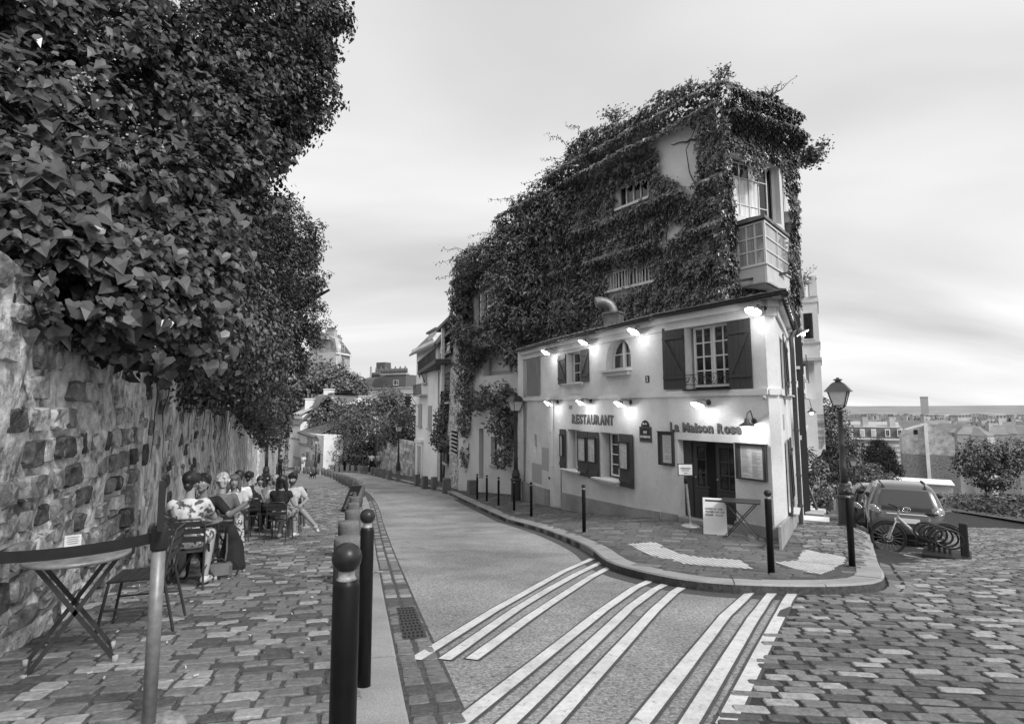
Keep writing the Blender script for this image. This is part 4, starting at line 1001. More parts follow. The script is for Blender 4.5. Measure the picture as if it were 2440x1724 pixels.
# nose: on the pixel column 1824
d1 = ray(1824, 570); best = None
for dd in np.arange(.5, 1.3, .01):
    aa = TR.hit(1824, 570, dd)[0]
    if best is None or abs(dd - nz_) < best[0]: best = (abs(dd - nz_), aa, dd)
nose = TR.pt(best[1], 0, best[2]); bzt = TR.hit(1824, 515, best[2])[1]; bzb = TR.hit(1824, 672, best[2])[1]; bzw = TR.hit(1824, 626, best[2])[1]
BL, BR = Fr((q0.x, q0.y), (nose.x, nose.y)), Fr((nose.x, nose.y), (q2.x, q2.y))
bay = None
for f, cols_n, nm in ((BL, 3, 'left'), (BR, 2, 'right')):
    mb = MB(); f.poly(mb, [rect(0, f.L, bzb, bzw - .03)], -.06, 0); mb.build('bay_panel', M_panel, IVB)
    window(f, IVB, 0.02, f.L - .02, bzw, bzt - .1, -.06, cols_n, 3, .05, .034, M_winframe, M_baypane, 'bay_window')
    mb = MB(); f.box(mb, -.02, f.L + .02, bzw - .03, bzw, -.08, .04); mb.build('window_sill', M_winframe, IVB)
mb = MB(); tri = [(q0.x, q0.y), (nose.x, nose.y), (q2.x, q2.y)]
cc = ((q0.x + nose.x + q2.x) / 3, (q0.y + nose.y + q2.y) / 3); big = [(cc[0] + (x - cc[0]) * 1.12, cc[1] + (y - cc[1]) * 1.12) for x, y in tri]
mb.poly([big], (0, 0, 0), (1, 0, 0), (0, 1, 0), (0, 0, 1), bzt - .06, bzt + .02); mb.build('bay_roof', M_roofmetal, IVB)
mb = MB(); mb.poly([tri], (0, 0, 0), (1, 0, 0), (0, 1, 0), (0, 0, 1), bzb, bzb + .05); mb.poly([[(cc[0] + (x - cc[0]) * .6, cc[1] + (y - cc[1]) * .6) for x, y in tri]], (0, 0, 0), (1, 0, 0), (0, 1, 0), (0, 0, 1), bzw + .1, bzt - .1)
mb.build('bay_floor', M_panel, IVB)
mb = MB()
for k, t_ in enumerate(np.linspace(.1, .9, 6)):
    p = BL.pt(BL.L * t_, bzt + .02, .02); mb.bar(p, p + Vector((-TR.n.x * .5, -TR.n.y * .5, .06)), .03, .05)
mb.build('bay_rafters', M_gutter, IVB)
mb = MB(); e0, e1 = TR.hit(1750, 671, .55), TR.hit(1886, 648, .55); mb.bar(TR.pt(e0[0], e0[1], .5), TR.pt(e1[0], e1[1] - .0, .5), .05, .07); mb.bar(TR.pt(e0[0], e0[1], .5), TR.pt(e0[0], e0[1] + .1, .0), .04, .06); mb.build('lower_beam', M_gutter, IVB)
mb = MB()
for k in range(3): TR.box(mb, TR.L - .32, TR.L + .02, bzt - .25 - .13 * k, bzt - .17 - .13 * k, .01, .1 - .02 * k)
mb.build('corner_moulding', M_panel, IVB)
# strip windows on the long face
for (a0, a1, b0, b1), n in ((S1, 5), (S2, 12)):
    mb = MB(); TL.poly(mb, [rect(a0, a1, b0, b1), rect(a0 + .05, a1 - .05, b0 + .05, b1 - .04)], -.2, -.12)
    for k in range(1, n): TL.box(mb, a0 + (a1 - a0) * k / n - .02, a0 + (a1 - a0) * k / n + .02, b0 + .05, b1 - .04, -.19, -.125)
    wo = mb.build('strip_window', M_winframe, IVB)
    for k in range(n): g = MB(); TL.box(g, a0 + (a1 - a0) * k / n + .03, a0 + (a1 - a0) * (k + 1) / n - .03, b0 + .06, b1 - .05, -.18, -.17); g.build('pane', M_glass, wo)
    mb = MB(); TL.box(mb, a0 - .1, a1 + .1, b0 - .1, b0 - .01, -.1, .14); mb.build('window_sill', M_wallpale, IVB)
a0, a1, b0, b1 = S2; mb = MB()
for k in range(16): x = a0 + .05 + (a1 - a0 - .1) * k / 15; mb.tube([TL.pt(x, b0, .08), TL.pt(x, b1 - .12, .08)], .012, 5)
mb.tube([TL.pt(a0, b1 - .1, .08), TL.pt(a1, b1 - .1, .08)], .014, 5); mb.build('window_guard', M_winframe, IVB)

# lower left part of the same house: door, loggia with roller blind, studio strip between thin posts
a0, a1, b0, b1 = DI; mb = MB(); TL.box(mb, a0, a1, b0 - .3, b1, -.3, -.25); mb.build('door', M_doorp, IVB)
a0, a1, b0, b1 = WI; window(TL, IVB, a0, a1, b0, b1, -.2, 1, 2); sill(TL, a0 - .1, a1 + .1, b0, IVB)
a0, a1, b0, b1 = SI
for k in range(4):
    x = a0 + (a1 - a0) * (k + .15) / 4; mb = MB(); TL.box(mb, x, x + .14, b0, b1, -.22, .03); mb.build('post', M_wallpale, IVB); mb = MB(); TL.box(mb, x + .15, a0 + (a1 - a0) * (k + 1.1) / 4, b0, b1, -.3, -.28); mb.build('pane', M_glassmid, IVB)
a0, a1, b0, b1 = RI; mb = MB(); TL.box(mb, a0, a1, b0, b1, -.4, -.37); mb.build('loggia_back', M_plastdark, IVB)
mb = MB(); TL.box(mb, a0 - .2, a1 + .3, b1 + .05, b1 + .3, .0, .35); mb.build('loggia_slab', M_wallpale, IVB)
bm_ = None
for k in range(14): mb = MB(); z = b0 + .22 + (b1 - b0 - .5) * k / 14; TL.box(mb, a0 + .3, a0 + .3 + (a1 - a0) * .55, z, z + (b1 - b0 - .5) / 14 - .01, -.36, -.345 + .012 * (k % 2)); mb.build('blind_slat', M_winframe, IVB)
# --- the creeper: follows both faces, bulging over the ledges, with gaps where plaster shows
ivy = thing('climbing_ivy', 'dense dark creeper covering the tall house behind the restaurant, ragged against the sky', 'creeper', TL.pt(aL * .6, -2, .3))
def px_poly(fr, pts, d=.1): return [fr.hit(x, y, d) for x, y in pts]
def np_in(P, poly):
    x, y = P[:, 0], P[:, 1]; c = np.zeros(len(P), bool); j = len(poly) - 1
    for i in range(len(poly)):
        xi, yi = poly[i]; xj, yj = poly[j]
        with np.errstate(divide='ignore', invalid='ignore'): c ^= ((yi > y) != (yj > y)) & (x < (xj - xi) * (y - yi) / (yj - yi + 1e-12) + xi)
        j = i
    return c
def ivy_face(fr, outer, holes, n, size, rng, depth=.22, ledges=(), jag=.16):
    po = px_poly(fr, outer); A = np.array(po); lo, hi = A.min(0) - .2, A.max(0) + .2
    Q = lo + (hi - lo) * rng.random((n * 3, 2)); jit = Q + rng.normal(size=Q.shape) * jag * .5; k = np_in(jit, po)
    for h in holes:
        hp = px_poly(fr, h, .0); k &= ~np_in(Q + rng.normal(size=Q.shape) * .07, hp)
    Q = Q[k][:n]
    nz1 = np.array([mnoise.noise(Vector((q[0] * .9, q[1] * .9, 3))) for q in Q]); nz2 = np.array([mnoise.noise(Vector((q[0] * 3, q[1] * 3, 9))) for q in Q])
    D = depth * (.55 + .55 * nz1 + .5 * nz2)
    for (za, zb, wid, amp) in ledges:                      # ledge line from z=za at a=0 to z=zb at a=L
        zl = za + (zb - za) * Q[:, 0] / fr.L; tt = (Q[:, 1] - zl) / wid; D = D + amp * np.exp(-np.where(tt > 0, tt * 2.2, tt) ** 2)
    D = np.maximum(.03, D) - rng.random(len(Q)) ** 2 * .10
    u, nn = np.array(fr.u), np.array(fr.n); P = np.array(fr.o) + Q[:, :1] * u + D[:, None] * nn; P[:, 2] = Q[:, 1]
    # shingled: hanging tips, faces tilted up and out, turned by the relief
    gx = np.array([mnoise.noise(Vector((q[0] * 1.2 + 7, q[1] * 1.2, 5))) for q in Q])
    N = nn + np.array((0, 0, .55)) + u * (gx * .8)[:, None] + rng.normal(size=P.shape) * .28
    T = np.array((0, 0, -1.0)) + nn * .35 + u * rng.normal(size=(len(P), 1)) * .5 + rng.normal(size=P.shape) * .15
    return P, N, T, size * rng.uniform(.6, 1.25, len(P))
rng = np.random.default_rng(4)
zl1 = TR.hit(1735, 262, .3)[1]; zl0 = TR.hit(1735, 215, .3)[1]
outer_L = [(1733, 190), (1700, 198), (1640, 200), (1585, 214), (1560, 230), (1500, 282), (1430, 300), (1385, 316), (1352, 345), (1342, 400), (1300, 432), (1262, 462), (1225, 482), (1195, 530), (1165, 566), (1120, 588), (1090, 622), (1085, 700), (1092, 790), (1098, 850), (1120, 900), (1150, 870), (1160, 845), (1210, 840), (1248, 850), (1330, 800), (1500, 760), (1660, 735), (1728, 730), (1728, 400), (1733, 300)]
holes_L = [[(1574, 326), (1670, 300), (1670, 478), (1645, 458), (1612, 434), (1574, 418)], [(1622, 430), (1648, 428), (1648, 452), (1632, 452)], [(1580, 566), (1594, 528), (1634, 530), (1626, 568), (1584, 596)],
           [(1470, 445), (1557, 424), (1557, 476), (1470, 512)], [(1450, 640), (1560, 626), (1562, 676), (1450, 706)], [(1586, 680), (1612, 676), (1610, 700), (1588, 702)], [(1130, 705), (1195, 660), (1200, 760), (1130, 790)], [(1452, 700), (1500, 690), (1500, 704), (1452, 716)]]
P1 = ivy_face(TL, outer_L, holes_L, 62000, .145, rng, .26, [(zl1 - .1, zl1, .24, .5), (zl0, zl0 + .05, .26, .34), (S1[2] - .5, S1[2] - .35, .22, .22), (S2[3] + .5, S2[3] + .5, .22, .24)])
outer_R = [(1730, 190), (1760, 205), (1800, 215), (1850, 232), (1885, 255), (1897, 300), (1900, 400), (1902, 520), (1903, 650), (1906, 735), (1880, 740), (1750, 735), (1748, 678), (1885, 655), (1888, 520), (1876, 420), (1872, 398), (1850, 385), (1815, 372), (1775, 358), (1745, 350), (1732, 372), (1742, 440), (1752, 520), (1756, 670), (1735, 690), (1722, 500)]
holes_R = [[(1738, 372), (1770, 360), (1800, 372), (1830, 384), (1858, 400), (1858, 520), (1745, 520)]]
P2 = ivy_face(TR, outer_R, holes_R, 17000, .135, rng, .18, [(zl1, zl1 - .05, .24, .48), (zl0 + .05, zl0, .26, .34)], .1)
# a few strands hanging over the studio window
hang = []
for (x, y0, L) in ((1782, 366, 34), (1795, 370, 52), (1803, 372, 70), (1812, 374, 40), (1770, 364, 22), (1822, 378, 26)):
    for k in range(int(L * 1.6)): hang.append(TR.hit(x + random.gauss(0, 3.2), y0 + random.random() * L, .16) + (.12 + random.random() * .1,))
H = np.array(hang); Ph = np.array(TR.o) + H[:, :1] * np.array(TR.u) + H[:, 2:3] * np.array(TR.n); Ph[:, 2] = H[:, 1]; n = len(Ph)
P3 = (Ph, np.array(TR.n) + rng.normal(size=(n, 3)) * .4 + (0, 0, .4), np.array((0, 0, -1.0)) + rng.normal(size=(n, 3)) * .3, .10 * rng.uniform(.6, 1.2, n))
# bushier, looser masses over the lower terraces on the left (longer hanging leaves)
E1 = [tuple(at(x, y, Y)) + r for x, y, Y, r in (
    (1345, 440, 22.6, (.9, .9, .8)), (1300, 520, 23.2, (1.1, 1.0, .9)), (1240, 570, 24.3, (1.1, 1.0, .8)), (1190, 615, 25.2, (1.0, .9, .7)), (1140, 620, 26.3, (1.1, .9, .7)), (1110, 650, 27.2, (.7, .7, .8)),
    (1270, 590, 23.6, (1.3, 1.0, 1.3)), (1230, 660, 24.0, (1.4, 1.0, 1.2)), (1300, 670, 23.2, (1.3, .9, 1.4)), (1350, 560, 22.2, (1.1, .8, 1.2)), (1370, 470, 21.6, (1.0, .8, 1.0)), (1220, 740, 24.2, (1.2, .9, .9)), (1290, 760, 23.2, (1.3, .8, .9)),
    (1190, 790, 24.8, (1.3, .8, .7)), (1130, 800, 26.4, (1.1, .8, .6)), (1100, 760, 27.8, (.6, .6, 1.4)), (1098, 700, 28, (.6, .6, .9)), (1112, 860, 28.2, (.6, .5, 1.0)), (1118, 930, 28.0, (.7, .5, 1.1)), (1112, 1000, 28.2, (.45, .4, 1.0)), (1112, 1070, 28.3, (.3, .3, .9)), (1140, 950, 26.9, (.8, .5, .6)), (1180, 940, 25.4, (.9, .6, .6)), (1220, 960, 25.0, (.8, .6, .8)), (1200, 1000, 24.8, (.8, .5, .6)), (1215, 1040, 25.2, (.6, .5, .7)), (1196, 1090, 25, (.35, .35, .4)), (1232, 1010, 25.0, (.35, .35, 1.5)), (1150, 830, 26.8, (.9, .5, .4)), (1230, 830, 24.0, (.7, .6, .9)), (1420, 640, 20.9, (.8, .6, 1.2)), (1400, 730, 20.9, (1.0, .6, .8)), (1440, 365, 20.6, (.9, .6, .4)), (1390, 365, 21.6, (.6, .5, .35)))]
P4 = blob_leaves(E1, 33000, .20, rng, hang=1.0, shell=.6, clump=1.5, thr=.40, updown=.45)
for nm, Pp, sh in (('foliage', P1, 'ivy'), ('foliage', P2, 'ivy'), ('foliage', P3, 'ivy'), ('foliage', P4, 'long')):
    V, F = leaf_geo(*Pp, sh); k = len(SHAPES[sh][1]); mi = (rng.random(len(Pp[0])) < .22).astype(int)
    fast_mesh(nm, V, F, [M_ivy, M_ivy_l], ivy, mi=np.repeat(mi, k), kind='stuff')
mb = MB()
for (x0, y0, x1, y1) in ((1640, 700, 1660, 300), (1600, 720, 1580, 420), (1500, 740, 1520, 520), (1420, 760, 1450, 500), (1700, 720, 1715, 300), (1665, 330, 1600, 345)):
    a, b = TL.hit(x0, y0, .05), TL.hit(x1, y1, .05); limb(mb, TL.pt(a[0], a[1], .06), TL.pt(b[0], b[1], .06), .035, .012, 5, .05, 8)
mb.build('stem', M_twig, ivy)
# tendrils feeling out against the sky
mb = MB(); tl = []
for (x, y, Y, dx, dz) in ((1342, 385, 22.2, -.9, .35), (1340, 400, 22.2, -1.1, .0), (1300, 430, 22.8, -1.0, .1), (1228, 478, 24.2, -1.2, .3), (1180, 560, 25.4, -1.2, .25), (1170, 580, 25.6, -1.3, -.1), (1110, 598, 27, -1.2, .35), (1092, 620, 27.6, -1.1, .1), (1380, 312, 21.5, -.5, .5), (1085, 660, 28, -.9, .2), (1460, 290, 20.2, -.3, .6), (1345, 340, 22.0, -.7, .6)):
    p = at(x, y, Y); pts = [p + Vector((dx * t, random.uniform(-.1, .1), dz * t - .25 * t * t + .05 * math.sin(6 * t))) for t in np.linspace(-.3, 1, 9)]; mb.tube(pts, [.012 * (1 - i / 10) + .003 for i in range(9)], 4)
    for q in pts[2:]:
        for _ in range(4): tl.append(q + Vector((random.gauss(0, .06), random.gauss(0, .06), random.gauss(0, .05))))
mb.build('tendril', M_twig, ivy, kind='stuff'); Pt = np.array(tl); n = len(Pt)
leaves('tendril_leaves', Pt, rng.normal(size=(n, 3)) + (0, -.3, .8), rng.normal(size=(n, 3)) + (0, 0, -.8), .13 * rng.uniform(.6, 1.2, n), 'long', M_ivy, ivy, kind='stuff')
# weeds and saplings growing on the roof edge
def roof_plant(label, base, stems, leafsize, nl, spread, up, sd, cat='plant', dirv=None, name='roof_weed', group=None):
    rg = np.random.default_rng(sd); t = thing(name, label, cat, base, 0, group); mb = MB(); L = []
    for k in range(stems):
        d = Vector((rg.normal() * spread, rg.normal() * spread * .6, up * rg.uniform(.6, 1.15)))
        if dirv: d = Vector(dirv) * rg.uniform(.5, 1.1) + Vector((rg.normal() * spread, rg.normal() * spread, rg.normal() * spread))
        pts = [Vector(base) + d * t_ + Vector((rg.normal(), rg.normal(), rg.normal())) * .05 * t_ for t_ in np.linspace(0, 1, 6)]; mb.tube(pts, [.014 * (1 - i / 7) + .003 for i in range(6)], 4)
        for _ in range(nl): t_ = rg.random() ** .6; p = Vector(base) + d * t_; L.append(p + Vector((rg.normal(), rg.normal(), rg.normal())) * leafsize * .9)
    mb.build('stem', M_twig, t); P = np.array(L); n = len(P)
    leaves('foliage', P, rg.normal(size=(n, 3)) + (0, -.2, .8), rg.normal(size=(n, 3)), leafsize * rg.uniform(.6, 1.3, n), 'diamond', M_ivy, t)
roof_plant('wispy weeds sprouting highest on the tower roof above the creeper', at(1715, 205, 16.6), 14, .075, 22, .22, .62, 1, group=None)
roof_plant('thin twigs sprouting from the roof left of the tower top', at(1645, 222, 17.2), 9, .07, 7, .16, .5, 2)
roof_plant('bare twiggy weeds on the right half of the tower roof', at(1835, 232, 17.2), 12, .06, 3, .3, .42, 3)
roof_plant('small bush of weeds on the terrace roof edge', at(1465, 292, 20.4), 16, .09, 18, .35, .5, 4)
roof_plant('sapling with long leafy branch reaching out from the tower corner over the side street', at(1888, 375, 17.6), 11, .12, 70, .16, .5, 5, 'shrub', (1.35, .25, .32), 'sapling')
roof_plant('leafy shoots hanging at the tower corner below the long branch', at(1890, 350, 17.4), 12, .11, 46, .16, .5, 6, 'shrub', (.5, .1, .35), 'sapling')
# ================================================================ OLD STONE WALL ON THE LEFT
M_mortar = mat('old_lime_render', .52, .95, var=.6, scale=7, bump=1.0, bscale=16, detail=9, blotch=(.06, 3.2, .57, .07))
M_streak = mat('streaked_render', .62, .95, var=.6, scale=5, bump=1.0, bscale=14, stretch=(1.2, 1.2, .55), detail=9, blotch=(.09, 3.0, .58, .09))
M_stone = mat('wall_stone', .17, .95, var=.7, scale=8, bump=1.0, bscale=18, detail=9, blotch=(.42, 5, .60, .06)); M_stone_d = mat('wall_stone_dark', .07, .95, var=.8, scale=9, bump=1.0, bscale=20, detail=9, blotch=(.30, 6, .64, .05)); M_stone_l = mat('wall_stone_pale', .42, .95, var=.5, scale=8, bump=1.0, bscale=18, detail=9, blotch=(.08, 5, .58, .06))
M_rubble = mat('rubble_stone', .44, .9, var=.3, scale=6, island=.45, bump=.5, bscale=20)
FW = Fr((wall_x(-3), -3), (wall_x(38), 38))
SW = thing('stone_wall', 'high old stone garden wall of rough blocks and streaked render behind the cafe tables', 'wall', (wall_x(8), 8, -1))
def wtop(y): return 2.45 - .115 * max(0, y - 11)
def Wy(a): return FW.pt(a, 0).y
mb = MB(); na_, nb_ = 120, 22; rnd = random.Random(3)
for (y0, y1, m, dd) in ((-3, 7.55, M_mortar, 0.0), (7.55, 38, M_streak, -.14)):
    mb = MB(); a0 = (y0 + 3) / (41) * FW.L; a1 = (y1 + 3) / 41 * FW.L; n = int((a1 - a0) / .22); vs = []; nb_ = 18
    for i in range(n + 1):
        a = a0 + (a1 - a0) * i / n; y = Wy(a); zb = lpave_z(wall_x(y), y) - .3; zt_ = wtop(y)
        for j in range(nb_ + 1):
            b = zb + (zt_ - zb) * j / nb_; d = dd + .07 * mnoise.noise(Vector((a * 1.3, b * 1.1, 2))) + .045 * mnoise.noise(Vector((a * 4, b * (3 if m is M_mortar else 2.4), 5))); vs.append(FW.pt(a, b, d))
    fs = [(i * (nb_ + 1) + j, (i + 1) * (nb_ + 1) + j, (i + 1) * (nb_ + 1) + j + 1, i * (nb_ + 1) + j + 1) for i in range(n) for j in range(nb_)]
    top = len(vs); 
    for i in range(n + 1): a = a0 + (a1 - a0) * i / n; vs.append(FW.pt(a, wtop(Wy(a)), -.55))
    fs += [(i * (nb_ + 1) + nb_, (i + 1) * (nb_ + 1) + nb_, top + i + 1, top + i) for i in range(n)]
    mb.add(vs, fs, 0, False); mb.build('wall_body', m, SW)
# the jamb where the block masonry ends
mb = MB(); a = (7.55 + 3) / 41 * FW.L; FW.box(mb, a - .12, a, -1.6, 2.3, -.2, .03); mb.build('render_edge', M_stone_l, SW, bevel=.03)
def wall_stone(a, b, w, h, m, d=.03, n=10):
    mb = MB(); ring = []
    for k in range(n):
        t = 2 * math.pi * (k + .5) / n; c, s_ = math.cos(t), math.sin(t); e = .42; x = math.copysign(abs(c) ** e, c) * w / 2 * random.uniform(.86, 1.06); y = math.copysign(abs(s_) ** e, s_) * h / 2 * random.uniform(.82, 1.06); ring.append((x, y))
    vs = [FW.pt(a + x, b + y, d - .09) for x, y in ring] + [FW.pt(a + x, b + y, d + random.uniform(-.015, .02)) for x, y in ring] + [FW.pt(a + x * .86 + random.uniform(-.015, .015), b + y * .84 + random.uniform(-.015, .015), d + random.uniform(.004, .03)) for x, y in ring] + [FW.pt(a, b, d + random.uniform(.0, .035))]
    fs = [(r * n + k, r * n + (k + 1) % n, (r + 1) * n + (k + 1) % n, (r + 1) * n + k) for r in range(2) for k in range(n)] + [(2 * n + k, 2 * n + (k + 1) % n, 3 * n) for k in range(n)]
    mb.add(vs, fs, 0, False); mb.build('stone', m, SW)
random.seed(21); cnt = 0
a_end = (7.45 + 3) / 41 * FW.L; z = -1.25
while z < 2.4:
    h = random.uniform(.17, .30); a = (2.5 + 3) / 41 * FW.L + random.uniform(0, .2)
    while a < a_end - .1:
        w = min(random.uniform(.18, .50), a_end - a); y = Wy(a + w / 2); zg = lpave_z(wall_x(y), y)
        if z + h * .6 > zg and random.random() < (.9 if z < 1.2 else .6): wall_stone(a + w / 2, z + h / 2, w - .05, h - .05, random.choices([M_stone, M_stone_d, M_stone_l], (.46, .20, .34))[0], random.uniform(.0, .05)); cnt += 1
        a += w
    z += h
a = a_end + .3
for _ in range(120):                                       # smaller stones showing through the render further down the street
    aa = a + random.random() ** 1.3 * 13; y = Wy(aa); zg = lpave_z(wall_x(y), y); b = zg + random.random() ** 1.4 * 2.6
    if cnt < 298: wall_stone(aa, b, random.uniform(.16, .42), random.uniform(.14, .28), random.choices([M_stone, M_stone_d, M_stone_l], (.3, .3, .4))[0], -.13); cnt += 1
# earth bank held up by the wall
bk = sheet('ground', [(wall_x(-3) - .5, -3), (wall_x(38) - .5, 38), (-40, 45), (-40, -3)], lambda x, y: wtop(y) - .06 - 0 * x, M_ground, 0, 3, kind='structure')
# ---------------------------------------------------------------- hanging large-leaved vine
rng = np.random.default_rng(8)
EV1 = [(-60, 200, 4.4), (60, 40, 5.0), (160, 230, 5.3), (250, 90, 5.8), (350, 240, 6.3), (430, 90, 7.2), (520, 250, 7.8), (560, 130, 8.4), (200, 430, 5.0), (370, 420, 6.0), (500, 410, 7.3), (170, 600, 4.7), (310, 600, 5.3), (430, 560, 6.3), (510, 510, 7.4), (240, 670, 4.8), (350, 680, 5.5), (420, 640, 6.2), (400, 765, 5.9), (300, 720, 5.2), (0, 420, 4.3), (-30, 560, 4.1), (70, 620, 4.3), (130, 670, 4.5), (560, 330, 8.2), (20, -40, 5), (300, -60, 6.3), (560, -30, 8)]
EV1 = [tuple(at(x, y, Y)) + (.62 * (Y / 5.5) ** .6, .6, .55 * (Y / 5.5) ** .5) for x, y, Y in EV1]
vine = thing('hanging_vine', 'heavy vine with big heart shaped leaves hanging over the near end of the stone wall', 'vine', (wall_x(5), 5, -.3))
P, N, T, S = blob_leaves(EV1, 34000, .082, rng, hang=1.2, shell=.45, clump=2.6, thr=.47, updown=.55)
toC = np.array((.45, -1.0, .1)); N = unit(N * .8 + toC * .55 + np.array((0, 0, .3)))
keep = P[:, 0] < -1.45 - .02 * P[:, 1]; P, N, T, S = P[keep], N[keep], T[keep], S[keep]
dist = np.linalg.norm(P - np.array((0, 0, EYE)), axis=1); pix = np.array([topix(*p) for p in P]); inn = (pix[:, 0] > 60) & (pix[:, 0] < 700) & (pix[:, 1] > 60)
# the leaves in front of the mass: nothing nearer in their 40-pixel cell
cell = {}
for i in np.argsort(dist):
    if not inn[i]: continue
    c = (int(pix[i, 0] // 26), int(pix[i, 1] // 26))
    if c not in cell: cell[c] = i
front = sorted(cell.values(), key=lambda i: -S[i] / dist[i])[:300]; fm = np.zeros(len(P), bool); fm[front] = True
S = S * rng.uniform(.7, 1.25, len(S)); V, F = leaf_geo(P[~fm], N[~fm], T[~fm], S[~fm], 'heart'); kk = (~fm).sum(); mi = (rng.random(kk) < .55).astype(int)
fast_mesh('foliage', V, F, [M_vine, M_vine_d], vine, mi=np.repeat(mi, 8), kind='stuff')
B, tri = SHAPES['heart']; lm = []
for k in range(5):
    me = bpy.data.meshes.new('leaf'); me.from_pydata([(b[0] * (1 + .08 * k), b[1], b[2] * (1 + .5 * k) + .012 * math.sin(7 * b[1] + k)) for b in B], [], [t for t in tri]); me.materials.append(M_vine if k < 4 else M_ivy); lm.append(me)
Mi = wmat(vine).inverted()
for i in front:
    n_ = Vector(N[i]).normalized(); t_ = Vector(T[i]); t_ = (t_ - n_ * t_.dot(n_)).normalized(); x_ = t_.cross(n_); s_ = S[i] * 1.35
    o = bpy.data.objects.new('leaf', lm[i % 5]); COL.objects.link(o); o.parent = vine
    o.matrix_basis = Mi @ Matrix(((x_.x * s_, t_.x * s_, n_.x * s_, P[i, 0]), (x_.y * s_, t_.y * s_, n_.y * s_, P[i, 1]), (x_.z * s_, t_.z * s_, n_.z * s_, P[i, 2]), (0, 0, 0, 1)))
mb = MB()
for e in EV1[::2]:
    c = Vector(e[:3]); w = Vector((wall_x(c.y) - .4, c.y + .4, 2.4)); limb(mb, w, c, .035, .012, 6, .12, 6)
mb.build('stem', M_twig, vine)
# pale flower sprays in the vine at the upper left
fl = []
for (x, y, Y) in ((150, 230, 4.7), (170, 260, 4.7), (165, 380, 4.6), (190, 410, 4.7), (300, 300, 5.4), (210, 330, 5.0), (280, 400, 5.2), (330, 360, 5.6), (180, 190, 4.8)):
    c = at(x, y, Y)
    for _ in range(60): fl.append(c + Vector((random.gauss(0, .14), random.gauss(0, .05), random.gauss(0, .05))))
fl = np.array(fl); n = len(fl); leaves('blossom', fl, rng.normal(size=(n, 3)) + (.3, -1, .5), rng.normal(size=(n, 3)), .035 * rng.uniform(.5, 1.2, n), 'diamond', mat('pale_blossom', .34, .7, var=.2, island=.4), vine, kind='stuff')
# ---------------------------------------------------------------- small-leaved creeper along the wall top
EV2 = [(470, 720, 8.2, .7), (500, 800, 8.8, .7), (455, 850, 8.0, .45), (500, 880, 9.2, .5), (540, 780, 10.4, .9), (545, 880, 11.0, .6), (580, 840, 12.8, 1.0), (580, 930, 12.8, .5), (610, 880, 15.5, 1.0), (600, 790, 14.5, 1.2), (560, 690, 12, 1.0), (520, 640, 9.6, .8), (620, 960, 18, .9), (630, 920, 21, .8), (636, 990, 25, .6), (640, 940, 26, .7), (470, 940, 9.3, .32), (530, 950, 11.5, .35), (605, 1010, 18, .5), (640, 1040, 26, .7)]
EV2 = [tuple(at(x, y, Y)) + (r, r, r * .85) for x, y, Y, r in EV2]
cr = thing('wall_creeper', 'small leaved creeper tumbling down the middle of the stone wall past the big leaves', 'creeper', (wall_x(12), 12, -1.2))
P, N, T, S = blob_leaves(EV2, 30000, .10, rng, hang=1.0, shell=.5, clump=1.8, thr=.40, updown=.5)
V, F = leaf_geo(P, N, T, S, 'diamond'); fast_mesh('foliage', V, F, [M_shrub, M_chest], cr, mi=np.repeat((rng.random(len(P)) < .45).astype(int), 2), kind='stuff')
mb = MB()
for e in EV2[::2]: c = Vector(e[:3]); limb(mb, (wall_x(c.y) - .3, c.y, wtop(c.y)), c, .03, .01, 5, .1)
for k in range(40): a = random.uniform(12, 24); y = Wy(a); z = wtop(y); limb(mb, FW.pt(a, z, -.05), FW.pt(a + random.uniform(-.2, .2), z - random.uniform(.6, 1.8), -.03), .012, .004, 4, .04)
mb.build('stem', M_twig, cr)
# ---------------------------------------------------------------- trees behind the wall
def E3(lst): return [tuple(at(x, y, Y)) + (r, r, r * .8) for x, y, Y, r in lst]
tree('leafy_tree', 'tall dark tree at the top left whose branches reach furthest over the street', (-9.6, 13, 2.0), 9, E3([(640, 250, 12, 1.2), (560, 150, 11, 1.3), (700, 210, 13, 1.1), (728, 160, 13.4, .6), (755, 120, 13.6, .45), (735, 250, 13.5, .45), (680, 330, 13.2, .55), (640, 365, 12.6, .42), (590, 310, 11.6, .9), (545, 400, 11.2, .9), (710, 60, 13, 1.1), (640, 40, 12, 1.4), (775, 40, 13.6, .7), (540, 500, 11.8, .8), (610, 470, 12.5, .28), (715, 300, 13.3, .35)]), 34000, .115, 'diamond', M_chest, .3, 'trees behind the stone wall', rng_seed=12, clump=2.4, thr=.50)
tree('chestnut_tree', 'dense chestnut tree leaning over the wall with rounded crown against the sky', (-13, 21, 1.5), 9, E3([(640, 580, 18.5, 1.6), (695, 565, 19, 1.0), (725, 605, 19.3, .62), (685, 660, 19, 1.2), (732, 680, 19.4, .5), (700, 760, 20, 1.2), (740, 800, 20.4, .6), (640, 720, 18.5, 1.6), (650, 830, 20, 1.2), (700, 850, 20.6, .8), (600, 640, 17, 1.6), (670, 500, 18.6, .7), (640, 520, 18, .9), (590, 560, 16.5, 1.2), (785, 690, 19.8, .16), (770, 678, 19.6, .16), (755, 540, 19.3, .3)]), 42000, .135, 'long', M_chest, .35, 'trees behind the stone wall', rng_seed=5, clump=2.0, thr=.47, hang=.8)
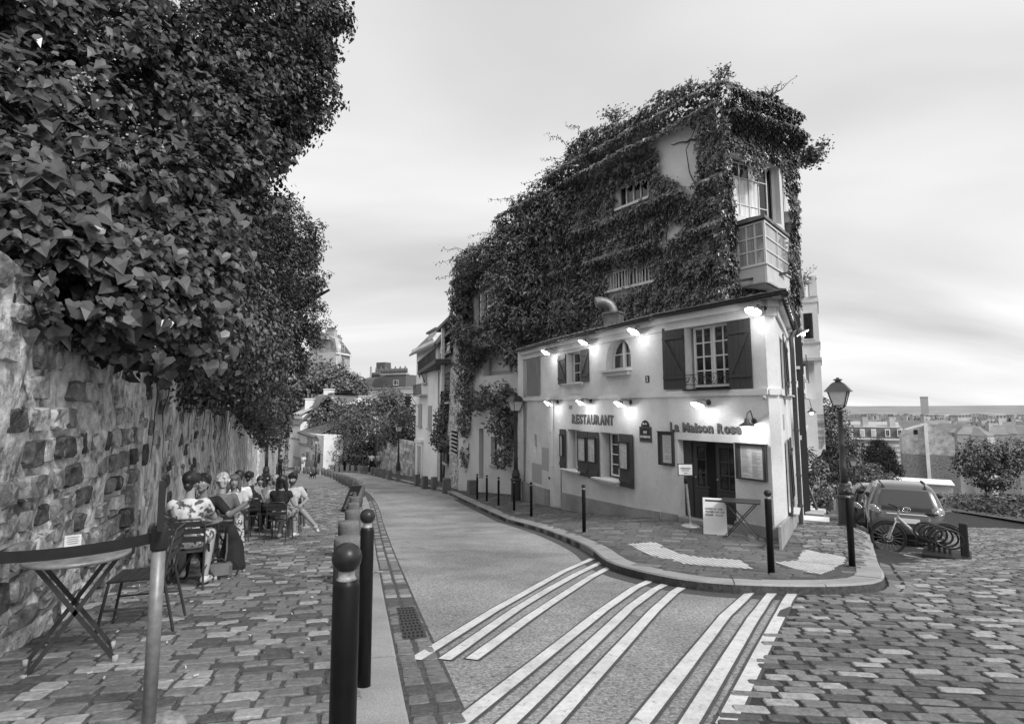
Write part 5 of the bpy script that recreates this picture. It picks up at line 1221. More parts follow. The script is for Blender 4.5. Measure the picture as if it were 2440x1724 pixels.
tree('garden_tree', 'lower dark trees filling the gap behind the far end of the wall', (-12.5, 27, .6), 7, E3([(600, 740, 22, 2.0), (620, 900, 25, 1.2), (600, 880, 22, 1.4), (640, 910, 28, .9), (560, 760, 19, 1.5), (500, 580, 15, 1.2), (480, 400, 14, 2.0), (380, 250, 13, 2.2), (300, 450, 12, 2.0), (200, 250, 11, 2.2), (60, 400, 10, 2.2), (60, 150, 10, 2), (-80, 300, 9, 2)]), 30000, .17, 'diamond', M_conif, .3, 'trees behind the stone wall', rng_seed=6, thr=.30, shell=.3)

# ================================================================ HOUSES DOWN THE LEFT STREET
M_houseW = mat('white_house_render', .80, .85, var=.08, scale=6, stain=.15, sscale=.5); M_houseG = mat('grey_render', .42, .85, var=.15, scale=5, stain=.25, sscale=.4); M_brick = mat('dark_brick', .13, .85, var=.3, scale=12); M_slate = mat('slate_roof', .10, .55, var=.3, scale=6); M_zinc = mat('pale_zinc_roof', .40, .45, var=.2, scale=3)
M_stip = mat('stippled_gable', .46, .9, var=.45, scale=1.2, detail=10, stain=.1); M_timber = mat('old_timber', .07, .7, var=.3, scale=10); M_wshut = mat('pale_shutter', .36, .7, var=.1, scale=8)
def gable_roof(par, fr, a0, a1, z0, depth, rise, over=.25, m=None, name='roof', th=.14):
    mb = MB(); L = [(-over, z0 - over * rise / (depth / 2)), (depth / 2, z0 + rise), (depth + over, z0 - over * rise / (depth / 2))]
    vs = []
    for a in (a0 - over, a1 + over):
        for d, z in L: vs.append(fr.pt(a, z, -d))
        for d, z in L[::-1]: vs.append(fr.pt(a, z - th, -d))
    mb.add(vs, [(0, 1, 7, 6), (1, 2, 8, 7), (3, 4, 10, 9), (4, 5, 11, 10), (0, 6, 11, 5), (2, 3, 9, 8), (0, 5, 4, 1), (1, 4, 3, 2), (6, 7, 10, 11), (7, 8, 9, 10)]); return mb.build(name, m or M_slate, par)
def pwin(fr, par, xl, xr, yt, yb, cols=1, rows=2, shut=0, m=None, gm=None, lintel=False, ledge=True):
    a0, a1, b0, b1 = opening(fr, xl, xr, yt, yb); 
    mb = MB(); fw = min(.07, (a1 - a0) * .14); fr.poly(mb, [rect(a0, a1, b0, b1), rect(a0 + fw, a1 - fw, b0 + fw, b1 - fw)], -.02, .05)
    for i in range(1, cols): x = a0 + (a1 - a0) * i / cols; fr.box(mb, x - .025, x + .025, b0 + fw, b1 - fw, -.01, .04)
    for j in range(1, rows): y = b0 + (b1 - b0) * j / rows; fr.box(mb, a0 + fw, a1 - fw, y - .02, y + .02, -.01, .035)
    w = mb.build('window', m or M_winframe, par); g = MB(); fr.poly(g, [rect(a0 + fw, a1 - fw, b0 + fw, b1 - fw)], .001, .012); g.build('pane', gm or M_glass, w)
    if ledge: mb = MB(); fr.box(mb, a0 - .08, a1 + .08, b0 - .1, b0, .0, .12); mb.build('window_sill', M_houseG, par)
    if lintel: mb = MB(); fr.box(mb, a0 - .12, a1 + .12, b1 + .05, b1 + .18, .0, .14); mb.build('lintel', M_houseG, par)
    for s_ in range(shut):
        x0, x1 = ((a0 - (a1 - a0) * .55, a0) if s_ == 0 else (a1, a1 + (a1 - a0) * .55)); mb = MB(); fr.box(mb, x0, x1, b0, b1, .01, .06); mb.build('shutter', M_wshut, par)
def closed_shutters(fr, par, xl, xr, yt, yb, m=None):
    a0, a1, b0, b1 = opening(fr, xl, xr, yt, yb); am = (a0 + a1) / 2
    for x0, x1 in ((a0, am - .01), (am + .01, a1)):
        mb = MB(); fr.box(mb, x0, x1, b0, b1, .005, .05); s_ = mb.build('shutter', m or M_wshut, par)
        for k in range(9): mb = MB(); z = b0 + (b1 - b0) * (k + .3) / 9; fr.box(mb, x0 + .05, x1 - .05, z, z + (b1 - b0) / 16, .05, .065); mb.build('slat', m or M_wshut, s_)
    mb = MB(); fr.box(mb, a0 - .1, a1 + .1, b0 - .12, b0, .0, .16); mb.build('window_sill', M_houseG, par)
def block(par, pts, z0, z1, m, name='wall'):
    mb = MB(); mb.poly([pts], (0, 0, 0), (1, 0, 0), (0, 1, 0), (0, 0, 1), z0, z1); return mb.build(name, m, par)
def chimney(par, c, w, d, z0, z1, pots=4, m=None, ang=0, potm=None):
    R = Matrix.Rotation(ang, 3, 'Z'); mb = MB(); c = Vector(c); mb.box((c.x, c.y, (z0 + z1) / 2), (w, d, z1 - z0), R); mb.box((c.x, c.y, z1 + .06), (w + .15, d + .15, .12), R); o = mb.build('chimney', m or M_houseG, par)
    for k in range(pots): p = R @ Vector((w * ((k + .5) / pots - .5), 0, 0)); mb = MB(); mb.lathe([(.11, z1 + .1), (.13, z1 + .35), (.10, z1 + .62)], 8, (c.x + p.x, c.y + p.y, 0)); mb.build('chimney_pot', potm or M_tile, o)
# --- rubble stone house with timber balcony
SHp, SHq = (-3.95, 37.2), (-2.05, 29.1); FS = Fr(SHp, SHq)
SH = thing('stone_house', 'narrow rubble stone house with timber balcony between creeper and white house', 'house', (-2.6, 33, -3))
back = lambda fr, a, d: (fr.pt(a, 0, -d).x, fr.pt(a, 0, -d).y)
zS = FS.hit(1052, 800)[1]; zS2 = FS.hit(1080, 780)[1]
abay = FS.hit(1073, 900)[0]
block(SH, [back(FS, 0, .15), back(FS, FS.L, .15), back(FS, FS.L, 6), back(FS, 0, 6)], -5, zS, M_houseG)
block(SH, [back(FS, abay, -.0), back(FS, FS.L, 0), back(FS, FS.L, .14), back(FS, abay, .14)], -5, FS.hit(1090, 868)[1], M_rubble, 'stone_front')
mb = MB(); random.seed(5)
zz = -4.8
while zz < FS.hit(1090, 868)[1] - .15:
    aa = abay
    while aa < FS.L - .05:
        w = random.uniform(.18, .36); h = random.uniform(.11, .17); x0, x1 = aa + .015, min(aa + w, FS.L) - .01; d = random.uniform(.015, .05)
        vs = [FS.pt(x0, zz, .002), FS.pt(x1, zz, .002), FS.pt(x1, zz + h, .002), FS.pt(x0, zz + h, .002), FS.pt(x0 + .02, zz + .02, d), FS.pt(x1 - .02, zz + .02, d), FS.pt(x1 - .02, zz + h - .02, d), FS.pt(x0 + .02, zz + h - .02, d)]
        mb.add(vs, [(0, 1, 5, 4), (1, 2, 6, 5), (2, 3, 7, 6), (3, 0, 4, 7), (4, 5, 6, 7)]); aa += w
    zz += .155
mb.build('rubble_stones', M_rubble, SH, kind='stuff')
# narrow stone pier at the far end of the house front
mb = MB(); FS.box(mb, 0, .55, -5, zS - .3, -.14, .03); mb.build('stone_pier', M_rubble, SH)
r_ = gable_roof(SH, FS, 0, FS.L, zS, 6, 4.2, .3, M_tile)
mb = MB(); vs = [FS.pt(-.3, zS - .1, .3), FS.pt(-.3, zS + 3, -3), FS.pt(-.15, zS + 3.08, -3), FS.pt(-.15, zS + .0, .3)]; mb.bar(FS.pt(-.3, zS - .1, .35), FS.pt(-.3, zS + 4.25, -3), .3, .25, 0, (0, 0, 1)); mb.build('verge_board', M_houseW, SH)
for xl, xr, yt, yb in ((1054, 1074, 808, 843), (1052, 1073, 890, 958)): pwin(FS, SH, xl, xr, yt, yb, 1, 2, 0, M_timber)
for xl, xr, yt, yb in ((1040, 1053, 808, 845), (1040, 1052, 888, 962)):
    a0, a1, b0, b1 = opening(FS, xl, xr, yt, yb); mb = MB(); FS.box(mb, a0, a1, b0, b1, -.14, .01); pn = mb.build('infill_panel', M_houseW, SH)
    for x in (a0, (a0 + a1) / 2, a1): mb = MB(); FS.box(mb, x - .07, x + .07, b0, b1, .01, .05); mb.build('timber_post', M_timber, SH)
a0, a1, b0, b1 = opening(FS, 1023, 1075, 845, 870); mb = MB()
mb = MB(); FS.box(mb, a0, a1, b0 - .25, b0, 0, .9); mb.build('balcony_floor', M_timber, SH)
mb = MB(); FS.box(mb, a0, a1, b1 - .08, b1 + .02, .84, .92); FS.box(mb, a0, a0 + .08, b1 - .08, b1, 0, .9); mb.build('balcony_rail', M_timber, SH)
for k in range(26): x = a0 + (a1 - a0) * (k + .5) / 26; mb = MB(); FS.box(mb, x - .035, x + .035, b0, b1 - .08, .86, .90); mb.build('baluster', M_timber, SH)
mb = MB(); mb.bar(FS.pt(a0 + .3, b0 - .2, .85), FS.pt(a0 + .3, b0 - 2.2, .05), .06, .06); mb.bar(FS.pt(a0 + 2.3, b0 - .2, .85), FS.pt(a0 + 2.3, b0 - 2.2, .05), .06, .06); mb.build('balcony_brace', M_timber, SH)
mb = MB(); e0 = FS.hit(1058, 786); e1 = FS.hit(1092, 772); FS.box(mb, e0[0], e1[0], e0[1] - .16, e0[1], -.3, .5); mb.build('canopy', M_tile, SH); mb = MB(); FS.box(mb, e0[0] + 1.9, e0[0] + 2.25, 2.5, e0[1] - .16, .25, .42); mb.build('post', M_houseW, SH)
a0, a1, b0, b1 = opening(FS, 1078, 1092, 1024, 1080); mb = MB(); FS.box(mb, a0, a1, b0, b1, .03, .055); wn_ = mb.build('barred_window', M_glass, SH)
for k in range(7): mb = MB(); FS.box(mb, a0, a1, b0 + (b1 - b0) * k / 6.0 - .02, b0 + (b1 - b0) * k / 6.0 + .02, .06, .1); mb.build('bar', M_winframe, wn_)
pwin(FS, SH, 1058, 1066, 1062, 1102, 1, 2, 0, M_timber)
mb = MB(); a = FS.hit(1048, 1100)[0]; FS.box(mb, a - .25, a + .25, -4.5, FS.hit(1048, 1075)[1], .0, .03); mb.build('door', M_plastdark, SH)
fc = thing('house_creeper', 'dark creeper patch growing on the stone house below its timber balcony', 'creeper', FS.pt(3, -3.2, .2))
P, N, T, S = blob_leaves([tuple(at(x, y, Y)) + r for x, y, Y, r in ((1062, 1000, 34.5, (.7, .5, .9)), (1056, 1040, 35, (.8, .5, .8)), (1068, 965, 34, (.45, .4, 1.0)), (1062, 1060, 34.4, (.6, .5, .45)), (1076, 1050, 33, (.5, .4, .5)))], 3500, .17, rng, hang=.8, thr=.35)
fast_mesh('foliage', *leaf_geo(P, N, T, S, 'diamond'), [M_ivy, M_shrub], fc, mi=np.repeat((rng.random(len(P)) < .4).astype(int), 2), kind='stuff'); mb = MB(); limb(mb, (FS.pt(2.8, -3.4, .1)), at(1062, 1000, 34.6), .08, .03); mb.build('stem', M_bark, fc)
# --- white three storey house
WHp, WHq = (-6.45, 44.0), (-4.02, 37.25); FH = Fr(WHp, WHq); WH = thing('white_house', 'white rendered three storey house with dormer and louvred shutters beside the stone house', 'house', (-5.2, 41, -3.8))
zH = FH.hit(1005, 826)[1]; block(WH, [back(FH, 0, 0), back(FH, FH.L - .02, 0), back(FH, FH.L - .02, 7), back(FH, 0, 7)], -6, zH, M_houseW)
gable_roof(WH, FH, 0, FH.L, zH + .1, 7, 3.6, .5, M_slate); mb = MB(); FH.box(mb, -.3, FH.L, zH - .35, zH - .05, .0, .35); mb.build('cornice', M_houseW, WH)
a0, a1, b0, b1 = opening(FH, 1013, 1032, 790, 818); mb = MB(); FH.box(mb, a0, a1, b0, b1, -1.6, -.25); dm = mb.build('dormer', M_houseW, WH); mb = MB(); FH.box(mb, a0 - .2, a1 + .2, b1, b1 + .14, -1.8, -.1); mb.build('dormer_roof', M_slate, dm); mb = MB(); FH.box(mb, a0 + .25, a1 - .45, b0 + .15, b1 - .2, -.26, -.23); mb.build('pane', M_glass, dm)
for x in ((1009, 1018, 866, 912), (998, 1006, 962, 1014), (1021, 1029, 966, 1020)): closed_shutters(FH, WH, *x, m=M_wshut)
a0, a1, b0, b1 = opening(FH, 1006, 1020, 857, 861); mb = MB(); FH.box(mb, a0, a1, b0, b1 + .1, 0, .2); mb.build('lintel', M_houseG, WH)
a0, a1, b0, b1 = opening(FH, 997, 1006, 1062, 1128); mb = MB(); FH.poly(mb, [rect(a0 - .25, a1 + .25, b0, b1 + .3), rect(a0, a1, b0, b1)], .0, .1); FH.box(mb, a0 - .4, a1 + .4, b1 + .3, b1 + .5, 0, .25); mb.build('door_surround', M_houseW, WH); mb = MB(); FH.box(mb, a0, a1, b0, b1, .002, .03); mb.build('door', M_plastdark, WH)
a0, a1, b0, b1 = opening(FH, 1000, 1019, 916, 940); mb = MB(); FH.box(mb, a0, a1, b0 - .12, b0, 0, .5); mb.build('balcony_floor', M_houseG, WH); mb = MB()
for k in range(12): x = a0 + (a1 - a0) * k / 11; mb.tube([FH.pt(x, b0, .48), FH.pt(x, b1, .48)], .02, 4)
mb.tube([FH.pt(a0, b1, .48), FH.pt(a1, b1, .48)], .03, 4); mb.build('balcony_rail', M_iron, WH)
sg = thing('hanging_sign', 'ornate dark sign hanging from a long iron bracket on the white house', 'sign', FH.pt(.8, FH.hit(1003, 938)[1], 0)); zb_ = FH.hit(1003, 939)[1]; p = FH.pt(1.0, zb_, 0); n_ = FH.n
mb = MB(); q = at(962, 938, 42.2); mb.tube([p, q], .03, 5); mb.tube([p + Vector((0, 0, -1.0)), p.lerp(q, .6)], .02, 5); mb.build('bracket', M_iron, sg)
mb = MB(); c = at(972, 954, 42.2); Rq = Matrix.Rotation(R_(-15), 3, 'Z'); mb.box(c, (.42, .06, .62), Rq)
for k in range(10): t_ = 2 * math.pi * k / 10; mb.ball(c + Rq @ Vector((.27 * math.cos(t_), 0, .40 * math.sin(t_))), .07, 6)
mb.tube([c + Vector((0, 0, .4)), Vector((c.x, c.y, zb_ + .02))], .015, 4); mb.build('panel', M_plate, sg)
# --- garden wall, hedge and pergola beyond
GWa, GWb = (-13.6, 60), (-6.55, 44.2); FG = Fr(GWa, GWb); gw = thing('garden_wall', 'low rubble garden wall topped by a tumbling hedge beyond the white house', 'wall', (-9.5, 51, -4.4)); mb = MB(); FG.box(mb, 0, FG.L, -7, FG.hit(960, 1048)[1], -.4, 0); mb.build('wall_body', M_rubble, gw)
mb = MB(); zz = -6.2
while zz < FG.hit(960, 1048)[1] - .2:
    aa = 0
    while aa < FG.L - .1: w = random.uniform(.4, .75); d = random.uniform(.02, .07); FG.box(mb, aa + .02, min(FG.L, aa + w) - .02, zz + .02, zz + .28, .0, d); aa += w
    zz += .3
mb.build('wall_stones', M_rubble, gw, kind='stuff')
def bush(name, label, ells, n, size, sd, group=None, cat='hedge', m=M_shrub, m2=M_chest, thr=.38, base=None, shape='diamond', hang=.6):
    rg = np.random.default_rng(sd); E_ = [tuple(at(x, y, Y)) + (rx, rx * .8, rz) for x, y, Y, rx, rz in ells]; b = base or (E_[0][0], E_[0][1], road_z(E_[0][0], E_[0][1])); t = thing(name, label, cat, b, 0, group)
    P, N, T, S = blob_leaves(E_, n, size, rg, hang=hang, thr=thr, clump=.8, updown=.6); fast_mesh('foliage', *leaf_geo(P, N, T, S, shape), [m, m2], t, mi=np.repeat((rg.random(len(P)) < .4).astype(int), 2), kind='stuff')
    mb = MB()
    for e in E_[:5]: limb(mb, (e[0], e[1], max(b[2] - .2, e[2] - e[5] * .8)), e[:3], .14, .05, 6, .06)
    mb.build('stem', M_bark, t); return t
bush('hedge', 'big rounded hedge tumbling over the garden wall, lit on top', [(840, 1000, 60, 2.6, 1.6), (880, 1030, 58, 3, 2.2), (930, 1020, 54, 2.6, 1.2), (970, 1020, 50, 2, 1.5), (830, 1060, 60, 3, 2.4), (790, 1060, 61, 2.2, 1.8), (880, 1080, 58, 2.6, 2), (960, 1040, 50, 1.6, 1.0), (980, 990, 51, 1.6, 1.2), (925, 1045, 54, 2.0, 1.0), (770, 1040, 62, 1.4, 1.2), (850, 1100, 58, 2.6, 1.2), (900, 1100, 57, 1.6, .9)], 17000, .30, 31, shape='long')
bush('tall_shrub', 'taller dark shrub between the hedge and the long white wall', [(800, 985, 66, 2.6, 1.7), (780, 1000, 65, 2, 1.6), (850, 985, 68, 2.2, 1.2), (880, 970, 68, 1.8, 1.2)], 5000, .32, 32, cat='shrub')
tree('garden_tree', 'slim leafy tree standing above the hedge in front of the white wall', tuple(at(930, 1040, 60)), 6, [tuple(at(x, y, 60)) + (r, r, r * .8) for x, y, r in ((930, 945, 1.5), (915, 960, 1.3), (948, 965, 1.4), (935, 990, 1.6), (960, 990, 1.2))], 3800, .30, 'long', M_shrub, .14, None, rng_seed=9)
tree('garden_tree', 'broad round tree behind the white cottages at the end of the street', tuple(at(770, 1000, 84)), 9, [tuple(at(x, y, 84)) + (r, r, r * .8) for x, y, r in ((770, 905, 3.8), (735, 920, 3.2), (810, 915, 3.2), (840, 925, 2.4), (715, 950, 3), (690, 940, 3), (700, 990, 2.6), (680, 980, 2.6))], 11000, .45, 'diamond', M_shrub, .3, None, rng_seed=10, clump=.5)
pg = thing('pergola', 'slatted glass pergola roof half buried in the hedge', 'pergola', tuple(at(890, 1060, 57))); p0, p1, p2, p3 = at(862, 1012, 59), at(903, 1012, 57.5), at(903, 1027, 55.5), at(868, 1022, 57)
for k in range(9):
    t_ = k / 8; mb = MB(); mb.bar(p0.lerp(p1, t_), p3.lerp(p2, t_), .22, .1); mb.build('slat', M_zinc if k % 2 == 0 else M_slate, pg)
mb = MB(); mb.poly([[(0, 0), (1, 0), (1, 1), (0, 1)]], p0 + Vector((0, 0, -.1)), p1 - p0, p3 - p0); mb.tube([p2, p2 + Vector((0, 0, -3))], .06, 6); mb.tube([p3, p3 + Vector((0, 0, -3))], .06, 6); mb.build('frame', M_iron, pg)
# --- cottages at the bend
CO = thing('white_cottage', 'white cottage with steep tiled gable roof and closed shutters at the bend', 'house', tuple(at(712, 1108, 66)))
Fa = Fr(tuple(at(690, 1000, 68).xy), tuple(at(716, 1000, 64).xy)); zc_ = Fa.hit(703, 1003)[1]; block(CO, [back(Fa, 0, 0), back(Fa, Fa.L, 0), back(Fa, Fa.L, 6), back(Fa, 0, 6)], -9, zc_, M_houseW); gable_roof(CO, Fa, 0, Fa.L, zc_, 6, 3.0, .3, M_tile)
for x in ((699, 706, 1020, 1042), (706, 713, 1022, 1044), (703, 712, 1060, 1088)): closed_shutters(Fa, CO, *x, m=M_houseW)
mb = MB(); z_ = Fa.hit(703, 1044)[1]; Fa.box(mb, 0, Fa.L, z_ - .1, z_, 0, .08); mb.build('string_course', M_houseG, CO); chimney(CO, at(738, 958, 67), .9, .6, zc_ + 1, at(738, 951, 67).z, 2, M_houseW)
a0, a1, b0, b1 = opening(Fa, 696, 714, 984, 999); mb = MB(); Fa.box(mb, a0, a1, b0, b1, -2.2, -.3); dm = mb.build('dormer', M_houseW, CO); mb = MB(); mb.add([Fa.pt(a0 - .3, b1 - .1, -.1), Fa.pt(a1 + .3, b1 - .1, -.1), Fa.pt(a1 + .3, b1 + 1.0, -2.4), Fa.pt(a0 - .3, b1 + 1.0, -2.4), Fa.pt(a0 - .3, b1 - .2, -.1), Fa.pt(a1 + .3, b1 - .2, -.1)], [(0, 1, 2, 3), (0, 4, 5, 1)]); mb.build('dormer_roof', M_zinc, dm)
C2 = thing('white_cottage', 'lower white cottage with slate lean-to roof and three shuttered windows at the bend', 'house', tuple(at(740, 1110, 62)))
Fb_ = Fr(tuple(at(716, 1000, 64).xy), tuple(at(756, 1000, 58.6).xy)); zb_ = Fb_.hit(740, 1032)[1]; block(C2, [back(Fb_, .1, 0), back(Fb_, Fb_.L, 0), back(Fb_, Fb_.L, 5), back(Fb_, .1, 5)], -9, zb_, M_houseW)
mb = MB(); mb.add([Fb_.pt(-.1, zb_, .3), Fb_.pt(Fb_.L, zb_ - .3, .3), Fb_.pt(Fb_.L, zb_ + 1.2, -3), Fb_.pt(-.1, zb_ + 1.4, -3), Fb_.pt(-.1, zb_ - .15, .3), Fb_.pt(Fb_.L, zb_ - .45, .3)], [(0, 1, 2, 3), (0, 4, 5, 1)]); mb.build('roof', M_slate, C2)
for x in ((733, 738, 1039, 1056), (740, 745, 1041, 1058), (730, 735, 1076, 1091), (745, 750, 1082, 1096)): closed_shutters(Fb_, C2, *x)
mb = MB(); z_ = Fb_.hit(736, 1058)[1]; Fb_.box(mb, 0, Fb_.L, z_ - .25, z_, 0, .12); mb.build('string_course', M_houseG, C2)
mb = MB(); z_ = Fb_.hit(736, 1095)[1]; Fb_.box(mb, 0, Fb_.L, -9, z_, 0, .06); mb.build('plinth', M_houseG, C2)
C3 = thing('white_cottage', 'white end wall with small oval window beside the hedge at the bend', 'house', tuple(at(764, 1112, 59)))
Fc_ = Fr(tuple(at(755, 1000, 58.7).xy), tuple(at(773, 1000, 57).xy)); block(C3, [back(Fc_, .05, -.05), back(Fc_, Fc_.L, 0), back(Fc_, Fc_.L, 2), back(Fc_, .05, 2)], -9, Fc_.hit(764, 1036)[1], M_houseW); mb = MB(); c = Fc_.hit(761, 1091); mb.lathe([(.01, 0), (.3, 0), (.3, .08), (.01, .08)], 12, Fc_.pt(c[0], c[1], .06), Matrix((Fc_.u, Fc_.w, Fc_.n)).transposed(), sy=1.7); mb.build('oval_window', M_glass, C3)
pwin(Fc_, C3, 758, 768, 1062, 1077, 1, 1)
tallw = thing('tall_house', 'narrow white house with slate mansard and slit window rising behind the cottages', 'house', tuple(at(760, 1000, 72))); Fd = Fr(tuple(at(752, 950, 74).xy), tuple(at(775, 950, 71.5).xy)); zt_ = Fd.hit(762, 958)[1]; block(tallw, [back(Fd, 0, 0), back(Fd, Fd.L, 0), back(Fd, Fd.L, 6), back(Fd, 0, 6)], -10, zt_, M_houseW)
mb = MB(); mb.add([Fd.pt(-.2, zt_, .2), Fd.pt(Fd.L, zt_, .2), Fd.pt(Fd.L, zt_ + 1.2, -.8), Fd.pt(.4, zt_ + 1.2, -.8), Fd.pt(.4, zt_ + 1.2, -5.8), Fd.pt(-.2, zt_, -6), Fd.pt(Fd.L, zt_ + 1.2, -5.8)], [(0, 1, 2, 3), (0, 3, 4, 5), (3, 2, 6, 4)]); mb.build('roof', M_slate, tallw); pwin(Fd, tallw, 760, 764.5, 966, 990, 1, 2); chimney(tallw, at(784, 935, 73), 1.2, .7, zt_, at(784, 928, 73).z, 2, M_houseW)
lw = thing('long_wall', 'long pale wall with stained coping behind the hedge', 'wall', tuple(at(830, 985, 75))); Fl = Fr(tuple(at(774, 950, 72).xy), tuple(at(905, 950, 82).xy)); mb = MB(); Fl.box(mb, 0, Fl.L, -12, Fl.hit(830, 944)[1], -1, 0); mb.build('wall_body', M_houseW, lw); mb = MB(); Fl.box(mb, -.1, Fl.L, Fl.hit(830, 944)[1], Fl.hit(830, 941)[1], -1.1, .12); mb.build('coping', M_houseG, lw)
w2 = thing('pale_annex', 'pale flat roofed annex above the garden trees, left of the white house', 'house', tuple(at(940, 985, 88))); Fm = Fr(tuple(at(877, 940, 92).xy), tuple(at(1000, 940, 84).xy)); block(w2, [back(Fm, 0, 0), back(Fm, Fm.L, 0), back(Fm, Fm.L, 8), back(Fm, 0, 8)], -14, Fm.hit(940, 926)[1], M_houseW); mb = MB(); Fm.box(mb, -.1, Fm.L, Fm.hit(940, 926)[1], Fm.hit(940, 922)[1], -.6, .2); mb.build('coping', M_houseG, w2)
bb = thing('brick_house', 'flat topped dark brick house with a long row of chimney pots on the skyline', 'house', tuple(at(925, 950, 112))); Fn = Fr(tuple(at(884, 910, 114).xy), tuple(at(967, 910, 110).xy)); zt_ = Fn.hit(925, 893)[1]; block(bb, [back(Fn, 0, 0), back(Fn, Fn.L, 0), back(Fn, Fn.L, 9), back(Fn, 0, 9)], -18, zt_, M_brick); mb = MB(); Fn.box(mb, -.1, Fn.L + .1, zt_, zt_ + .3, -1, .15); mb.build('coping', M_houseG, bb)
for k in range(20): x = Fn.L * (.1 + .88 * k / 19); mb = MB(); mb.lathe([(.16, 0), (.2, .5), (.14, 1.0 + .4 * (k % 3 == 0))], 7, Fn.pt(x, zt_ + .3, -.5)); mb.build('chimney_pot', M_tile, bb)
mb = MB(); Fn.box(mb, Fn.L * .05, Fn.L * .3, zt_ + .3, zt_ + 2.7, -3, -1); mb.build('stair_tower', M_slate, bb); pwin(Fn, bb, 937, 949, 905, 917, 3, 1, 0, M_houseW); mb = MB(); mb.tube([Fn.pt(.1, -8, .2), Fn.pt(.1, zt_ + 1.8, .2)], .2, 8); mb.build('flue', M_houseG, bb)
mh = thing('mansard_house', 'low house with dark mansard roof left of the brick house', 'house', tuple(at(865, 950, 108))); Fo = Fr(tuple(at(846, 920, 110).xy), tuple(at(883, 920, 107).xy)); block(mh, [back(Fo, 0, 0), back(Fo, Fo.L, 0), back(Fo, Fo.L, 8), back(Fo, 0, 8)], -18, Fo.hit(865, 928)[1], M_brick)
zc_ = Fo.hit(865, 928)[1]; zt_ = Fo.hit(865, 902)[1]; mb = MB(); mb.add([Fo.pt(0, zc_, .2), Fo.pt(Fo.L, zc_, .2), Fo.pt(Fo.L - .3, zt_, -1.2), Fo.pt(.3, zt_, -1.2), Fo.pt(.3, zt_ + .7, -4), Fo.pt(Fo.L - .3, zt_ + .7, -4)], [(0, 1, 2, 3), (3, 2, 5, 4)]); mb.build('roof', M_slate, mh); pwin(Fo, mh, 850, 859, 906, 926, 1, 2, 0, M_houseW)
for k in range(7): mb = MB(); mb.lathe([(.14, 0), (.17, .5), (.12, .9)], 7, Fo.pt(Fo.L * (.3 + .08 * k), zt_ + .5, -3)); mb.build('chimney_pot', M_tile, mh)
tb = thing('apartment_block', 'tall apartment block with blank stippled gable and mansard, above the round tree', 'building', tuple(at(790, 950, 100))); Fp = Fr(tuple(at(735, 850, 104).xy), tuple(at(801, 850, 98).xy)); Fq = Fr(tuple(at(801, 850, 98).xy), tuple(at(835, 850, 103).xy))
zl, zr_ = Fp.hit(745, 788)[1], Fp.hit(800, 806)[1]; mb = MB(); Fp.poly(mb, [[(0, -20), (Fp.L, -20), (Fp.L, Fp.hit(800, 830)[1]), (Fp.L - .6, zr_), (Fp.L * .35, zl), (0, zl - 1)]], -1, 0); mb.build('gable_wall', M_stip, tb)
zc_ = Fq.hit(818, 842)[1]; block(tb, [back(Fq, .0, .1), back(Fq, Fq.L, .1), back(Fq, Fq.L, 8), back(Fq, 0, 8)], -20, zc_, M_houseG); zt_ = Fq.hit(818, 812)[1]; mb = MB(); mb.add([Fq.pt(0, zc_, .25), Fq.pt(Fq.L, zc_, .25), Fq.pt(Fq.L - .5, zt_, -1.3), Fq.pt(0.1, zt_, -1.3), Fq.pt(.1, zt_ + .6, -6), Fq.pt(Fq.L - .5, zt_ + .6, -6)], [(0, 1, 2, 3), (3, 2, 5, 4)]); mb.build('roof', M_slate, tb)
for x in ((812, 820, 820, 840), (813, 821, 850, 871), (812, 820, 884, 900)): pwin(Fq, tb, *x, 2, 2, 0, M_houseW)
chimney(tb, Fp.pt(Fp.L * .72, 0, -.5), 2.0, .8, zr_ - 1, Fp.hit(778, 788)[1], 7, M_houseG, R_(-25)); chimney(tb, Fq.pt(Fq.L * .45, 0, -2), 3.4, .8, zt_, Fq.hit(818, 803)[1], 9, M_houseG, R_(55)); mb = MB(); Fq.box(mb, -.1, Fq.L + .2, zc_ - .3, zc_, 0, .4); mb.build('cornice', M_houseW, tb)
# wall along the far left pavement and its end pier
fw2 = thing('garden_wall', 'pale wall at the far end of the left pavement behind the street lamps', 'wall', tuple(at(655, 1110, 46))); F2 = Fr((wall_x(38), 38), tuple(at(684, 1090, 66).xy)); mb = MB(); F2.box(mb, 0, F2.L, -9, F2.hit(660, 1040)[1], -.5, 0); mb.build('wall_body', M_streak, fw2)
bush('hedge', 'dark greenery above the pale wall at the far left end of the street', [(640, 1000, 46, 1.8, 2.2), (625, 970, 40, 2.0, 2.4), (652, 1010, 54, 1.6, 2.4), (645, 960, 52, 2.2, 2), (664, 1040, 62, 1.1, 2.2)], 6000, .27, 35, cat='hedge', m=M_chest, m2=M_conif)
